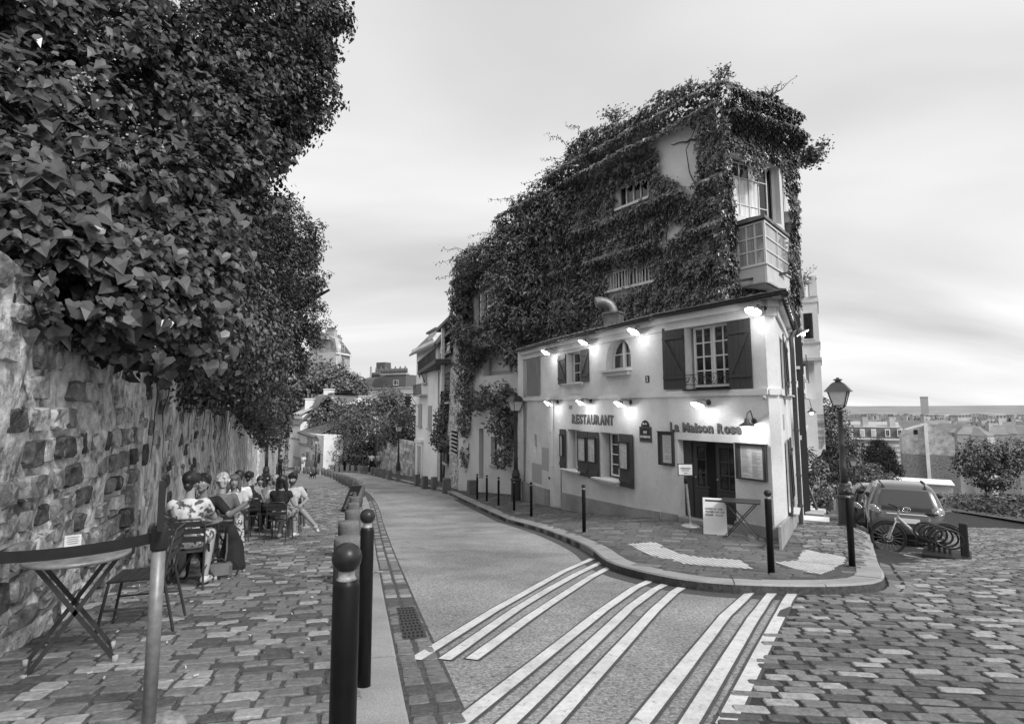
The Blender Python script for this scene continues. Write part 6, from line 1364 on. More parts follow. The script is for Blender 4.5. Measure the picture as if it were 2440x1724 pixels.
# ================================================================ SIDE STREET ON THE RIGHT
SS = Fr(A2, (A2[0] + .494 * 60, A2[1] + .869 * 60)); sx = lambda t, d=0: SS.pt(t, 0, d)
random.seed(31)
HS = thing('terraced_house', 'long pale house front running down the side street past the tower', 'house', tuple(sx(14)[:2]) + (-3,))
def spoly(t0, t1, z0, z1, d0, d1, m, par, name, bevel=0): mb = MB(); SS.box(mb, t0, t1, z0, z1, d0, d1); return mb.build(name, m, par, bevel=bevel)
spoly(6.9, 21, -6, 7.4, -3, 0, M_plaster, HS, 'wall'); spoly(6.8, 21, 7.4, 7.75, -3.2, .3, M_houseG, HS, 'cornice'); spoly(6.9, 21, 2.2, 2.4, 0, .12, M_plaster, HS, 'string_course')
spoly(8, 9.6, 7.75, 9.3, -2.5, -1.2, M_houseG, HS, 'chimney')
for t in (8.2, 10.6, 13.2, 15.8, 18.4):
    for zb, zt_ in ((-1.9 - .06 * t, .5), (2.9, 4.7), (5.2, 6.9)):
        mb = MB(); SS.box(mb, t, t + 1, zb, zt_, 0.002, .03); w = mb.build('window', M_glass, HS)
        spoly(t - .1, t + 1.1, zb - .1, zb, 0, .2, M_plaster, HS, 'window_sill'); spoly(t - .12, t + 1.12, zt_, zt_ + .14, 0, .14, M_plaster, HS, 'lintel')
        for s_ in (t - .5, t + 1.02): spoly(s_, s_ + .48, zb, zt_, .02, .07, M_wshut if random.random() < .5 else M_shut, HS, 'shutter')
for t in (11, 14): mb = MB(); [mb.tube([SS.pt(t + .12 * k, 2.6, .35), SS.pt(t + .12 * k, 3.5, .35)], .012, 4) for k in range(9)]; mb.tube([SS.pt(t, 3.5, .35), SS.pt(t + 1, 3.5, .35)], .016, 4); mb.tube([SS.pt(t, 2.6, .35), SS.pt(t + 1, 2.6, .35)], .016, 4); mb.build('window_guard', M_iron, HS)
OR_ = thing('oriel_house', 'pale house with tall projecting oriel, roof balustrade and curved bracket down the side street', 'house', tuple(sx(23)[:2]) + (-4,))
spoly(21.01, 34, -8, 7.2, -3, -.02, M_wallpale, OR_, 'wall'); spoly(21.0, 25.4, 4.15, 7.1, -.02, .86, M_wallpale, OR_, 'oriel'); spoly(20.95, 25.5, 7.1, 7.4, -.5, .92, M_wallpale, OR_, 'cornice')
spoly(20.9, 25.4, 4.0, 4.15, -.02, .92, M_houseG, OR_, 'oriel_sill'); spoly(20.93, 25.45, 4.9, 5.0, -.02, .9, M_houseG, OR_, 'string_course')
mb = MB(); SS.box(mb, 20.96, 20.99, 5.1, 6.6, .10, .72); w = mb.build('window', M_winframe, OR_); mb = MB(); SS.box(mb, 20.94, 20.955, 5.18, 6.52, .18, .6); mb.build('pane', M_glass, w)
for k in range(4): spoly(20.95, 21.15, 7.4, 8.15, .06 + .2 * k, .14 + .2 * k, M_wallpale, OR_, 'baluster')
spoly(20.92, 21.2, 8.15, 8.28, -.2, .8, M_wallpale, OR_, 'rail'); spoly(20.9, 21.35, 7.4, 8.5, .55, .88, M_wallpale, OR_, 'post')
# loggia below the oriel and its curved bracket
spoly(21.0, 21.3, -.6, 4.0, .55, .86, M_wallpale, OR_, 'pillar'); spoly(21.0, 25.4, 1.2, 2.0, -.02, .55, M_wallpale, OR_, 'parapet'); spoly(23.5, 25.4, 2.0, 4.0, .1, .84, M_wallpale, OR_, 'pillar')
mb = MB(); prof = [(0, -1.6), (.25, -1.45), (.38, -1.05), (.62, -.9), (.84, -.3), (.86, 1.2), (0, 1.2)]
mb.poly([prof], SS.pt(21.0, 0, 0), SS.n, SS.w, SS.u, 0, 4.2); mb.build('bracket', M_wallpale, OR_)
spoly(21, 22, -2.6, -1.75, 0, .5, M_houseG, OR_, 'porch_roof'); spoly(20.9, 21.2, 7.9, 10.2, -1.6, -1.0, M_houseG, OR_, 'chimney')
roof = roof_plant('small shrub growing on the roof balustrade down the side street', SS.pt(20.6, 7.9, -.1), 12, .11, 26, .35, .9, 15, 'shrub', (.7, 0, .8), 'roof_shrub')
roof_plant('small shrub growing beside the chimney of the pale oriel house', SS.pt(20.4, 9.9, -1.0), 9, .1, 20, .3, .5, 16, 'shrub', (.3, 0, .5), 'roof_shrub')
# second lit lamp further down the side street
wall_lamp(SS, 1898, 962, .45, .25, 'lit globe lamp on the side street wall past the downpipe', 10, 0, 0, 1)
# clutter at the foot of the house
def simple_box(name, label, cat, c, size, rz, m, group=None, lid=False):
    t = thing(name, label, cat, c, rz, group); R = Matrix.Rotation(rz, 3, 'Z'); mb = MB(); mb.box(Vector(c) + Vector((0, 0, size[2] / 2)), size, R); mb.build('box', m, t, bevel=.012)
    mb = MB(); mb.box(Vector(c) + Vector((0, 0, size[2] + .012)), (size[0] + .03, size[1] + .03, .024), R); mb.build('lid', m, t); return t
def sp(t, d): p = SS.pt(t, 0, d); return (p.x, p.y, pave_z(p.x, p.y))
for (t, d, s_, lab, m) in ((5.6, .42, (.7, .7, .10), 'flat pale stone step lying on the cobbles past the downpipe', M_houseW), (8.4, .4, (.5, .8, .3), 'pale door step block with dark front, second past the downpipe', M_houseG), (9.9, .45, (.5, .8, .32), 'pale door step block furthest down the side street wall', M_houseW)):
    simple_box('stone_step', lab, 'step', sp(t, d), s_, R_(-30), m)
t = thing('leaning_board', 'dark board leaning against the side street house beside the steps', 'board', sp(9.2, .5)); p = Vector(sp(9.2, .55)); q = Vector(sp(9.3, .12)) + Vector((0, 0, 1.5)); mb = MB(); mb.bar(p, q, .7, .05, 0, SS.n); mb.build('panel', M_frame, t); mb = MB(); mb.bar(p + SS.n * .03, q + SS.n * .03, .5, .02, 0, SS.n); mb.build('inset', M_print, t)
pt_ = sp(11, .5); t = thing('potted_plant', 'leafy potted plant against the side street wall', 'plant', pt_); mb = MB(); mb.lathe([(.16, 0), (.22, .35), (.24, .38)], 12, pt_); mb.build('pot', M_houseG, t)
P, N, T, S = blob_leaves([(pt_[0] + .1, pt_[1], pt_[2] + 1.2, .5, .5, .9), (pt_[0], pt_[1] + .5, pt_[2] + 1.9, .4, .4, .6)], 1300, .11, rng, hang=.5, thr=.35); fast_mesh('foliage', *leaf_geo(P, N, T, S, 'diamond'), M_shrub, t)
# ---------------------------------------------------------------- trees down the side street
tree('street_tree', 'dark spreading tree beyond the oriel house, lacy against the sky', tuple(at(1985, 1190, 48)), 9, [tuple(at(x, y, 46)) + (r, r, r * .85) for x, y, r in ((1965, 1010, 1.7), (1985, 1050, 2.0), (1975, 1090, 2.2), (1960, 970, 1.1), (1988, 985, .9), (2010, 1080, 1.3), (1950, 1050, 1.6), (2000, 1110, 1.8), (1955, 1110, 1.8), (2012, 1120, 1.2))], 9000, .25, 'long', M_chest, .2, None, rng_seed=40, clump=1.0)
bush('hedge', 'dark shrubbery closing the bottom of the side street, left of the car roof', [(1960, 1140, 52, 1.6, 1.0), (2000, 1140, 54, 2.4, 1.1), (2040, 1135, 58, 2.6, 1.1), (2080, 1140, 62, 2.4, 1.0), (2060, 1120, 64, 2, 1.0), (2110, 1150, 66, 2.0, .8), (2030, 1110, 64, 1.2, 1.2)], 6500, .26, 41, m=M_chest, m2=M_shrub, base=(34, 54, -8.2))
t = thing('dark_conifer', 'tall dark clipped conifer group in front of the banded apartment house', 'tree', tuple(at(2100, 1150, 92))); P, N, T, S = blob_leaves([tuple(at(x, y, 92)) + r for x, y, r in ((2066, 1092, (.75, .9, 2.5)), (2080, 1090, (.85, 1, 2.8)), (2095, 1086, (.9, 1, 3.0)), (2110, 1090, (.85, 1, 2.8)), (2123, 1098, (.8, 1, 2.4)), (2098, 1115, (2.3, 2, 2.4)), (2134, 1122, (1.0, 1.2, 1.5)))], 14000, .30, rng, hang=-1.0, thr=.3, clump=.7, shell=.6)
fast_mesh('crown', *leaf_geo(P, N, T, S, 'long'), M_conif, t); mb = MB(); limb(mb, at(2100, 1150, 92), at(2100, 1100, 92), .3, .2); mb.build('trunk', M_bark, t)
# ---------------------------------------------------------------- distant buildings
AB = thing('banded_building', 'apartment house with alternating pale and brick bands under a dark mansard', 'building', tuple(at(2085, 1140, 120))); Ff = Fr(tuple(at(2022, 1060, 123).xy), tuple(at(2148, 1060, 118).xy))
zc_ = Ff.hit(2085, 1045)[1]; block(AB, [back(Ff, 0, 0), back(Ff, Ff.L, 0), back(Ff, Ff.L, 10), back(Ff, 0, 10)], -40, zc_, M_houseW)
for k in range(16): mb = MB(); z = zc_ - .5 - k * .95; Ff.box(mb, 0, Ff.L, z - .42, z, 0, .05); mb.build('brick_band', M_houseG, AB)
zt_ = Ff.hit(2085, 1018)[1]; mb = MB(); mb.add([Ff.pt(-.2, zc_, .3), Ff.pt(Ff.L, zc_, .3), Ff.pt(Ff.L, zt_, -.9), Ff.pt(0, zt_, -.9)], [(0, 1, 2, 3)]); mb.build('mansard_roof', M_slate, AB); mb = MB(); mb.add([Ff.pt(-.2, zt_, -.8), Ff.pt(Ff.L, zt_, -.8), Ff.pt(Ff.L, zt_ + 1.1, -6), Ff.pt(-.2, zt_ + 1.1, -6)], [(0, 1, 2, 3)]); mb.build('zinc_roof', M_zinc, AB); mb = MB(); Ff.box(mb, -.2, Ff.L, zc_ - .2, zc_ + .15, 0, .5); mb.build('cornice', M_houseW, AB)
for x in (2027, 2055, 2082, 2115, 2144):
    a0, a1, b0, b1 = opening(Ff, x - 6, x + 6, 1022, 1040); mb = MB(); Ff.box(mb, a0, a1, b0, b1, -1.2, .25); dm = mb.build('dormer', M_houseW, AB); mb = MB(); Ff.box(mb, a0 + .2, (a0 + a1) / 2 - .04, b0 + .2, b1 - .2, .25, .28); Ff.box(mb, (a0 + a1) / 2 + .04, a1 - .2, b0 + .2, b1 - .2, .25, .28); mb.build('pane', M_glass if x > 2100 else M_glassmid, dm)
for x in (2042, 2054, 2040, 2056):
    y = 1050 if x in (2042, 2054) else 1076; pwin(Ff, AB, x - 4, x + 4, y - 4, y + 8, 2, 1, 0, M_houseW)
pwin(Ff, AB, 2029, 2034, 1060, 1074, 1, 1)
for x in (2060, 2125): chimney(AB, Ff.pt(Ff.hit(x, 1010)[0], 0, -2), 1.2, .8, zt_, zt_ + 2.2, 4, M_houseG)
GB = thing('gable_building', 'building with blank gable, pale above and dark brick below, with a pipe running up', 'building', tuple(at(2250, 1150, 100))); Fg = Fr(tuple(at(2150, 1060, 103).xy), tuple(at(2275, 1060, 99).xy)); zs_ = Fg.hit(2200, 1082)[1]
mb = MB(); Fg.poly(mb, [[(0, zs_), (Fg.L, zs_), (Fg.L, Fg.hit(2272, 1042)[1]), (Fg.hit(2240, 1021)[0], Fg.hit(2240, 1021)[1]), (Fg.hit(2212, 1010)[0], Fg.hit(2212, 1010)[1]), (Fg.hit(2160, 1024)[0], Fg.hit(2160, 1024)[1]), (0, Fg.hit(2150, 1040)[1])]], -8, 0); mb.build('gable_wall', M_stip, GB)
mb = MB(); Fg.box(mb, 0, Fg.L, -40, zs_ - .002, -8, .0); mb.build('brick_wall', mat('mid_brick', .22, .9, var=.5, scale=4), GB); mb = MB(); a = Fg.hit(2210, 1080)[0]; Fg.box(mb, a - .25, a + .25, -30, Fg.hit(2210, 1008)[1], .0, .4); mb.build('flue', M_houseW, GB)
mb = MB(); a = Fg.hit(2182, 1030); Fg.box(mb, a[0] - .3, a[0] + .3, a[1] - .3, a[1] + .5, .002, .05); mb.build('window', M_glass, GB)
tree('leafy_tree', 'loose leafy tree below the street, right of the blank gable', tuple(at(2350, 1200, 84)), 8, [tuple(at(x, y, 84)) + (r, r, r * .85) for x, y, r in ((2340, 1085, 2.8), (2390, 1095, 2.6), (2310, 1110, 2.0), (2430, 1080, 2.6), (2365, 1130, 3))], 7000, .36, 'diamond', M_chest, .2, None, rng_seed=60, clump=.6)
low = thing('low_building', 'low flat pale roof showing just above the car', 'building', tuple(at(2190, 1150, 80))); c = at(2190, 1146, 80); mb = MB(); mb.box((c.x, c.y, c.z - 2), (7, 6, 4), Matrix.Rotation(R_(-35), 3, 'Z')); mb.build('wall', M_houseG, low); mb = MB(); mb.box((c.x, c.y, c.z + .05), (7.4, 6.4, .12), Matrix.Rotation(R_(-35), 3, 'Z')); mb.build('roof', M_houseW, low)
# rooftops of the city below the hill
random.seed(77); mb = MB(); mb2 = MB(); mb3 = MB()
for k in range(1300):
    d = 235 + 4200 * random.random() ** 2.0; az = R_(random.uniform(24, 62)); x, y = d * math.sin(az), d * math.cos(az); zt_ = -3.5 - min(d, 1600) * .0105 - max(0, d - 1600) * .006 + random.uniform(-1.2, 1.0); f_ = 1 + d / 1500; w, l = random.uniform(10, 26) * f_, random.uniform(9, 16) * f_; R = Matrix.Rotation(random.uniform(-.5, .5) - az, 3, 'Z')
    m_ = random.choice((mb, mb, mb2)); m_.box((x, y, zt_ - 30), (w, l, 60), R)
    vs = [R @ Vector((sx_ * w * f / 2, sy * l * f / 2, 0)) + Vector((x, y, zt_ + zz_)) for f, zz_ in ((1.02, 0), (.8, 2.4)) for sx_, sy in ((-1, -1), (1, -1), (1, 1), (-1, 1))]
    (mb3 if random.random() < .6 else mb2).add(vs, [(0, 1, 5, 4), (1, 2, 6, 5), (2, 3, 7, 6), (3, 0, 4, 7), (4, 5, 6, 7)])
    if d < 520:
        c = R @ Vector((w * .45, 0, 0)); mb2.box((x + c.x, y + c.y, zt_ + 2.2), (1, l * .6, 3), R)
        for j in range(5): q = R @ Vector((w * .45, l * (.12 * j - .24), 0)); mb3.box((x + q.x, y + q.y, zt_ + 4.1), (.45, .45, .9), R)
for nm, m_, mm in (('city_walls', mb, mat('city_wall', .5, .9, var=.2, scale=.3)), ('city_gables', mb2, mat('city_gable', .36, .9, var=.2, scale=.3)), ('city_roofs', mb3, mat('city_roof', .24, .7, var=.2, scale=.3))): m_.build(nm, mm, kind='stuff')
tw = thing('tower_block', 'lone pale high rise tower standing on the horizon at the right', 'tower', tuple(at(2201, 1000, 2300))); p0, p1 = at(2194, 947, 2300), at(2209, 947, 2300); w = (p1 - p0).length; c = (p0 + p1) / 2; M_tw = mat('tower_concrete', .45, .8, var=.1, scale=.05)
mb = MB(); mb.box((c.x, c.y, c.z - 60), (w, w * .8, 120), Matrix.Rotation(R_(-36), 3, 'Z')); mb.build('shaft', M_tw, tw); mb = MB(); mb.box((c.x, c.y, c.z + 2), (w * 1.06, w * .86, 5), Matrix.Rotation(R_(-36), 3, 'Z')); mb.build('crown_band', M_houseG, tw)
for k in range(22): mb = MB(); mb.box((c.x, c.y, c.z - 3 - k * 4.2), (w * 1.01, w * .81, .9), Matrix.Rotation(R_(-36), 3, 'Z')); mb.build('floor_band', M_houseG, tw)
V = []; F = []
for i, a in enumerate(np.linspace(-70, 110, 181)):
    zt_ = 24 + 46 * mnoise.noise(Vector((a * .045, 1, 0))) + 8 * mnoise.noise(Vector((a * .4, 3, 0))) + 14 * math.exp(-((a - 33) / 9) ** 2)
    for r, z in ((6800, -70), (8200, max(2, zt_) * .65), (9000, max(4, zt_)), (11000, -70)): V.append((r * math.sin(R_(a)), r * math.cos(R_(a)), z))
for i in range(180):
    for j in range(3): F.append((i * 4 + j, (i + 1) * 4 + j, (i + 1) * 4 + j + 1, i * 4 + j + 1))
fast_mesh('hills', V, [f[::-1] for f in F], mat('far_hills_haze_tone', .24, .95, var=.2, scale=.004), kind='structure', smooth=True)  # pale grey hills: distance haze painted into their base colour
# opposite side of the side street, mostly beyond the frame
Fo2 = Fr((15.8, 11), (42, 53.5)); rgh = [Fo2.pt(Fo2.L * k / 14, 0, -.8) for k in range(15)]; t = thing('hedge', 'clipped hedge along the far side of the side street, right of the parked car', 'hedge', (17, 15, -1.8)); P, N, T, S = blob_leaves([(p.x, p.y, road_z(p.x, p.y) + .55, 1.9, 1.9, .75) for p in rgh], 9000, .2, rng, hang=.4, thr=.3); fast_mesh('foliage', *leaf_geo(P, N, T, S, 'diamond'), [M_chest, M_shrub], t, mi=np.repeat((rng.random(len(P)) < .4).astype(int), 2), kind='stuff')
opl = [(14.2, 10.6), (40.7, 54), (42, 53.6), (15.6, 10.2)]; sheet('pavement', opl, lambda x, y: road_z(x, y) + .12, M_flag, 0, 1.0, kind='structure')
# ================================================================ STREET FURNITURE
def potelet(top_ball=.048, h=1.05):
    t = thing('bollard', 'slim black iron bollard with ball top', 'bollard'); mb = MB(); mb.lathe([(.042, -.1), (.042, h - .13), (.036, h - .115), (.024, h - .105), (.024, h - .085)], 16); mb.build('post', M_blackpaint, t)
    mb = MB(); mb.lathe([(.037, h - .118), (.026, h - .104), (.026, h - .086), (.034, h - .075)], 16); mb.build('neck_ring', M_worn, t); mb = MB(); mb.ball((0, 0, h - .046), (.048, .048, .047), 16); mb.build('ball', M_wornball, t); return t
pot0 = potelet(); first = True
for (px, Y, py, lab) in ((825, 1.85, None, 'nearest bollard at the bottom of the picture, in front of the stone stumps'), (872, 3.6, None, 'second bollard on the left kerb, close behind the nearest one'), (1838, None, 1365, 'bollard in front of the folding table at the restaurant corner'), (2031, None, 1350, 'bollard on the corner kerb in front of the right lamp post'), (1392, None, 1268, 'bollard on the right kerb below the twin menu shutters'),
        (1266, None, 1230, 'bollard on the right kerb below the oval window'), (1225, None, 1216, 'bollard in front of the lamp post left of the restaurant'), (1188, None, 1204, 'bollard left of the lamp post, in front of the creeper trunk'), (1160, None, 1194, 'second bollard after the last square stone stump'), (1137, None, 1188, 'bollard next to the last square stone stump on the right kerb')):
    p = at(px, 1400, Y) if Y else gnd(px, py, pave_z); z = lpave_z(p.x, p.y) if Y else pave_z(p.x, p.y)
    if first: pot0.location = (p.x, p.y, z); pot0['label'] = lab; pot0['group'] = 'black ball topped bollards'; first = False
    else: dup(pot0, (p.x, p.y, z), 0, lab, 'black ball topped bollards')
# granite stumps: round ones on the left kerb, square ones on the right
M_stump = mat('granite_stump', .16, .85, var=.35, scale=60, stain=.3, sscale=2.5, bump=.35, bscale=90)
def stump(square):
    mb = MB(); r = .15
    if square: mb.lathe([(.22, -.1), (.205, .55), (.19, .57)], 4, R=Matrix.Rotation(R_(45), 3, 'Z'), sm=False)
    else: mb.lathe([(r * 1.02, -.1), (r, .5), (r * .97, .555), (r * .88, .57)], 18)
    o = mb.build('stone_stump', M_stump); props(o, label='granite stump', category='bollard'); return o
sr = stump(False); sq = stump(True); firstr = True
near = ['round granite stump nearest to the two black bollards on the left kerb', 'second round granite stump behind the two black bollards', 'third round granite stump behind the two black bollards', 'fourth round granite stump, right of the slanting blackboard', 'fifth round granite stump, beside the top of the slanting blackboard', 'sixth round granite stump, behind the slanting blackboard', 'seventh round granite stump, mostly hidden behind the others']
LS = [(831, 1276), (834, 1243), (841.5, 1214), (843, 1198), (845, 1183), (852, 1172), (855, 1165)]
far_l = [(861.5, 1154), (857, 1146), (851, 1143), (844, 1140), (837, 1137), (828.5, 1134.5), (820, 1132), (813, 1129), (806, 1126), (799, 1123), (791, 1120.4), (785, 1118), (778, 1117), (770, 1115), (757, 1114), (746.5, 1113.5), (735, 1113), (726, 1112), (711, 1111.5), (704, 1111)]
gl = 'row of round granite stumps along the left kerb'
for i, p in enumerate(LS + far_l):
    g = gnd(p[0], p[1], lpave_z, .56); lab = near[i] if i < 7 else ('lone round granite stump standing clear of the row, in front of the curve' if i == 7 else 'round granite stump in the tight receding row that curves away on the left kerb')
    o = sr if i == 0 else sr.copy()
    if i: COL.objects.link(o)
    o.location = (g.x, g.y, lpave_z(g.x, g.y)); s_ = 1.12 if i < 7 else 1.0; o.scale = (s_, s_, random.uniform(.96, 1.04)); o.rotation_euler = (random.uniform(-.03, .03), random.uniform(-.03, .03), random.random() * 6); o['label'] = lab; o['group'] = gl
RS = [(1064, 1141), (1035, 1136), (1012, 1134), (994, 1129.5), (949, 1122.6), (928, 1119.6), (915, 1117), (906, 1115), (897, 1113.5), (888, 1112), (874, 1110), (864, 1109), (855, 1108), (840, 1108), (828, 1107.5), (814, 1107), (802, 1107), (791, 1107), (782, 1106)]
rl = ['second square granite stump on the right kerb, tapering, by the stone house', 'third square granite stump on the right kerb', 'fourth square granite stump on the right kerb, below the white house', 'fifth square granite stump on the right kerb, below the white house door', 'square granite stump in front of the lamp post by the garden wall']
for i, p in enumerate([(1125, 1146)] + RS):
    g = gnd(p[0], p[1], pave_z, .58); o = sq if i == 0 else sq.copy()
    if i: COL.objects.link(o)
    o.location = (g.x, g.y, pave_z(g.x, g.y)); o.scale = (1.35, 1.35, 1.1) if i < 2 else (1, 1, random.uniform(.95, 1.06)); o.rotation_euler = (random.uniform(-.03, .03), random.uniform(-.03, .03), R_(20) + random.uniform(-.2, .2)); o['group'] = 'row of square granite stumps along the right kerb'
    o['label'] = 'broad square granite stump next to the left end of the black bollards' if i == 0 else (rl[i - 1] if i < 6 else 'square granite stump in the far receding row under the hedge on the right kerb')
for (px, py, lab) in ((1984, 1214, 'short granite block on the side street pavement, left of the lamp post'), (1995, 1212, 'short granite block touching the left side of the lamp post'), (2040, 1221, 'short granite block on the side street pavement, right of the lamp post')):
    g = gnd(px, py, pave_z); o = sq.copy(); COL.objects.link(o); o.location = (g.x, g.y, pave_z(g.x, g.y)); o.scale = (1, 1, 1); o.rotation_euler = (0, 0, .5); o['label'] = lab; o['group'] = 'granite blocks on the side street'
# lamp posts
M_lampglass = mat('lamp_glass', .55, .15, var=.1, scale=8, spec=.6)
def street_lamp(base, h, label, rz=.4):
    t = thing('street_lamp', label, 'street lamp', base, rz, 'black lantern lamp posts'); b = Vector(base); k = h / 4.0; R = Matrix.Rotation(rz, 3, 'Z'); hl = h - .82
    mb = MB(); mb.lathe([(.21, -.1), (.21, .04), (.19, .06), (.185, .72 * k), (.21, .75 * k), (.21, .80 * k), (.15, .84 * k)], 12, b, sm=False); mb.lathe([(.15, .84 * k), (.165, .9 * k), (.165, 1.0 * k), (.12, 1.06 * k), (.14, 1.1 * k), (.10, 1.14 * k)], 14, b); mb.build('base', M_iron, t)
    mb = MB(); mb.lathe([(.085, 1.1 * k), (.08, 1.5 * k), (.095, 1.55 * k), (.075, 1.6 * k), (.07, 2.1 * k), (.085, 2.13 * k), (.065, 2.2 * k), (.055, hl - .12), (.085, hl - .1), (.085, hl - .03), (.05, hl)], 14, b); mb.build('pole', M_iron, t)
    z0, z1 = hl + .08, hl + .46; r0, r1 = .13, .225
    C = lambda r, z: [b + R @ Vector((sx_ * r, sy * r, z)) for sx_, sy in ((-1, -1), (1, -1), (1, 1), (-1, 1))]
    lo, hi = C(r0, z0), C(r1, z1); mb = MB()
    for i in range(4): mb.bar(lo[i], hi[i], .022, .022); mb.bar(lo[i], lo[(i + 1) % 4], .025, .025); mb.bar(hi[i], hi[(i + 1) % 4], .03, .03); mb.tube([b + Vector((0, 0, hl - .01)), b + (lo[i] - b) * .75 + Vector((0, 0, z0 * .25 - .045)), lo[i]], .012, 5)
    mb.build('lantern_frame', M_iron, t)
    for i in range(4): mb = MB(); mb.add([lo[i] * .98 + (b + Vector((0, 0, z0))) * .02, lo[(i + 1) % 4] * .98 + (b + Vector((0, 0, z0))) * .02, hi[(i + 1) % 4] * .98 + (b + Vector((0, 0, z1))) * .02, hi[i] * .98 + (b + Vector((0, 0, z1))) * .02], [(0, 1, 2, 3)]); mb.build('glass_pane', M_lampglass, t)
    mb = MB(); a_, c_ = C(.285, z1 + .01), C(.14, z1 + .20); d_ = C(.30, z1 - .015); mb.add(d_ + a_ + c_ + C(.09, z1 + .235), [(0, 1, 5, 4), (1, 2, 6, 5), (2, 3, 7, 6), (3, 0, 4, 7), (4, 5, 9, 8), (5, 6, 10, 9), (6, 7, 11, 10), (7, 4, 8, 11), (8, 9, 13, 12), (9, 10, 14, 13), (10, 11, 15, 14), (11, 8, 12, 15), (12, 13, 14, 15), (3, 2, 1, 0)]); mb.build('roof', M_iron, t)
    mb = MB(); mb.lathe([(.09, z1 + .235), (.06, z1 + .27), (.11, z1 + .295), (.11, z1 + .31), (.04, z1 + .33), (.03, z1 + .36)], 12, b); mb.build('finial', M_iron, t); return t
def lamp_at(px, Y, ytop, fz, label, rz=.4):
    p = at(px, 1100, Y); z = fz(p.x, p.y); street_lamp((p.x, p.y, z), at(px, ytop, Y).z - z, label, rz)
lamp_at(2008, 14.9, 899, pave_z, 'large black lantern lamp post on the side street corner pavement', .9); lamp_at(1229, 22.4, 934, pave_z, 'black lantern lamp post in front of the creeper at the left end of the restaurant', .55); lamp_at(949, 43, 1004, pave_z, 'black lantern lamp post in front of the garden wall and hedge', .5)
lamp_at(635, 30, 966, lpave_z, 'black lantern lamp post nearest the stone wall on the left', .2); lamp_at(664, 47, 1022, lpave_z, 'smaller looking lamp post behind the seated guests at the far left', .2); lamp_at(752, 57, 1039, lpave_z, 'far lamp post in front of the white cottages', .3)
lamp_at(2034, 40, 1084, pave_z, 'far lamp post down the side street, just right of the large one', .9); lamp_at(2121, 55, 1121, road_z, 'farthest lamp post, its lantern showing in front of the dark conifer', .9)
# gully grate and kerb markers
gr = thing('drain_grate', 'cast iron gully grate in the left gutter at the bottom', 'drain grate', tuple(gnd(960, 1495))); q = [gnd(x, y) for x, y in ((945, 1450), (988, 1447), (1018, 1520), (960, 1526))]; U = (q[1] - q[0]); Vv = (q[3] - q[0])
mb = MB(); cz = Vector((0, 0, .014)); mb.add([p + cz for p in q] + [p - cz * 2 for p in q], [(3, 2, 1, 0), (0, 1, 5, 4), (1, 2, 6, 5), (2, 3, 7, 6), (3, 0, 4, 7)]); mb.build('frame', M_iron, gr)
mb = MB()
for i in range(5):
    for j in range(11):
        u, v = (i + .5 + .25 * (j % 2)) / 5.6, (j + .5) / 11; c = q[0].lerp(q[1], u).lerp(q[3].lerp(q[2], u), v) + Vector((0, 0, .0165)); e1 = (q[1] - q[0]) * .055; e2 = (q[3] - q[0]) * .026; mb.add([c - e1 - e2, c + e1 - e2, c + e1 + e2, c - e1 + e2], [(0, 1, 2, 3)])
mb.build('slots', M_dark, gr, kind='stuff')
def kerb_marker(p, u, v, label):
    t = thing('kerb_marker', label, 'kerb plate', tuple(p), 0, 'survey plates let into the kerbs'); mb = MB(); z = Vector((0, 0, .008)); mb.add([p - u + z, p + u + z, p + u + v + z, p - u + v + z], [(0, 1, 2, 3)]); mb.build('plate', M_paint, t); mb = MB()
    for k in range(9):
        c = p - u + u * 2 * (.18 + .6 * k / 8) + v * .2 + z * 1.4; e = u * (.03 if k % 3 else .05); mb.add([c - e, c + e, c + e + v * .6, c - e + v * .6], [(0, 1, 2, 3)])
    mb.build('bars', M_ink, t)
p = gnd(888, 1364, lpave_z); kerb_marker(p, Vector((.13, .02, 0)), Vector((-.01, .07, -.009)), 'pale barred marker plate across the left kerb stone'); p = gnd(2068, 1322, pave_z); kerb_marker(p, Vector((.13, -.03, 0)), Vector((.03, .07, -.009)), 'pale barred marker plate across the kerb at the street corner')
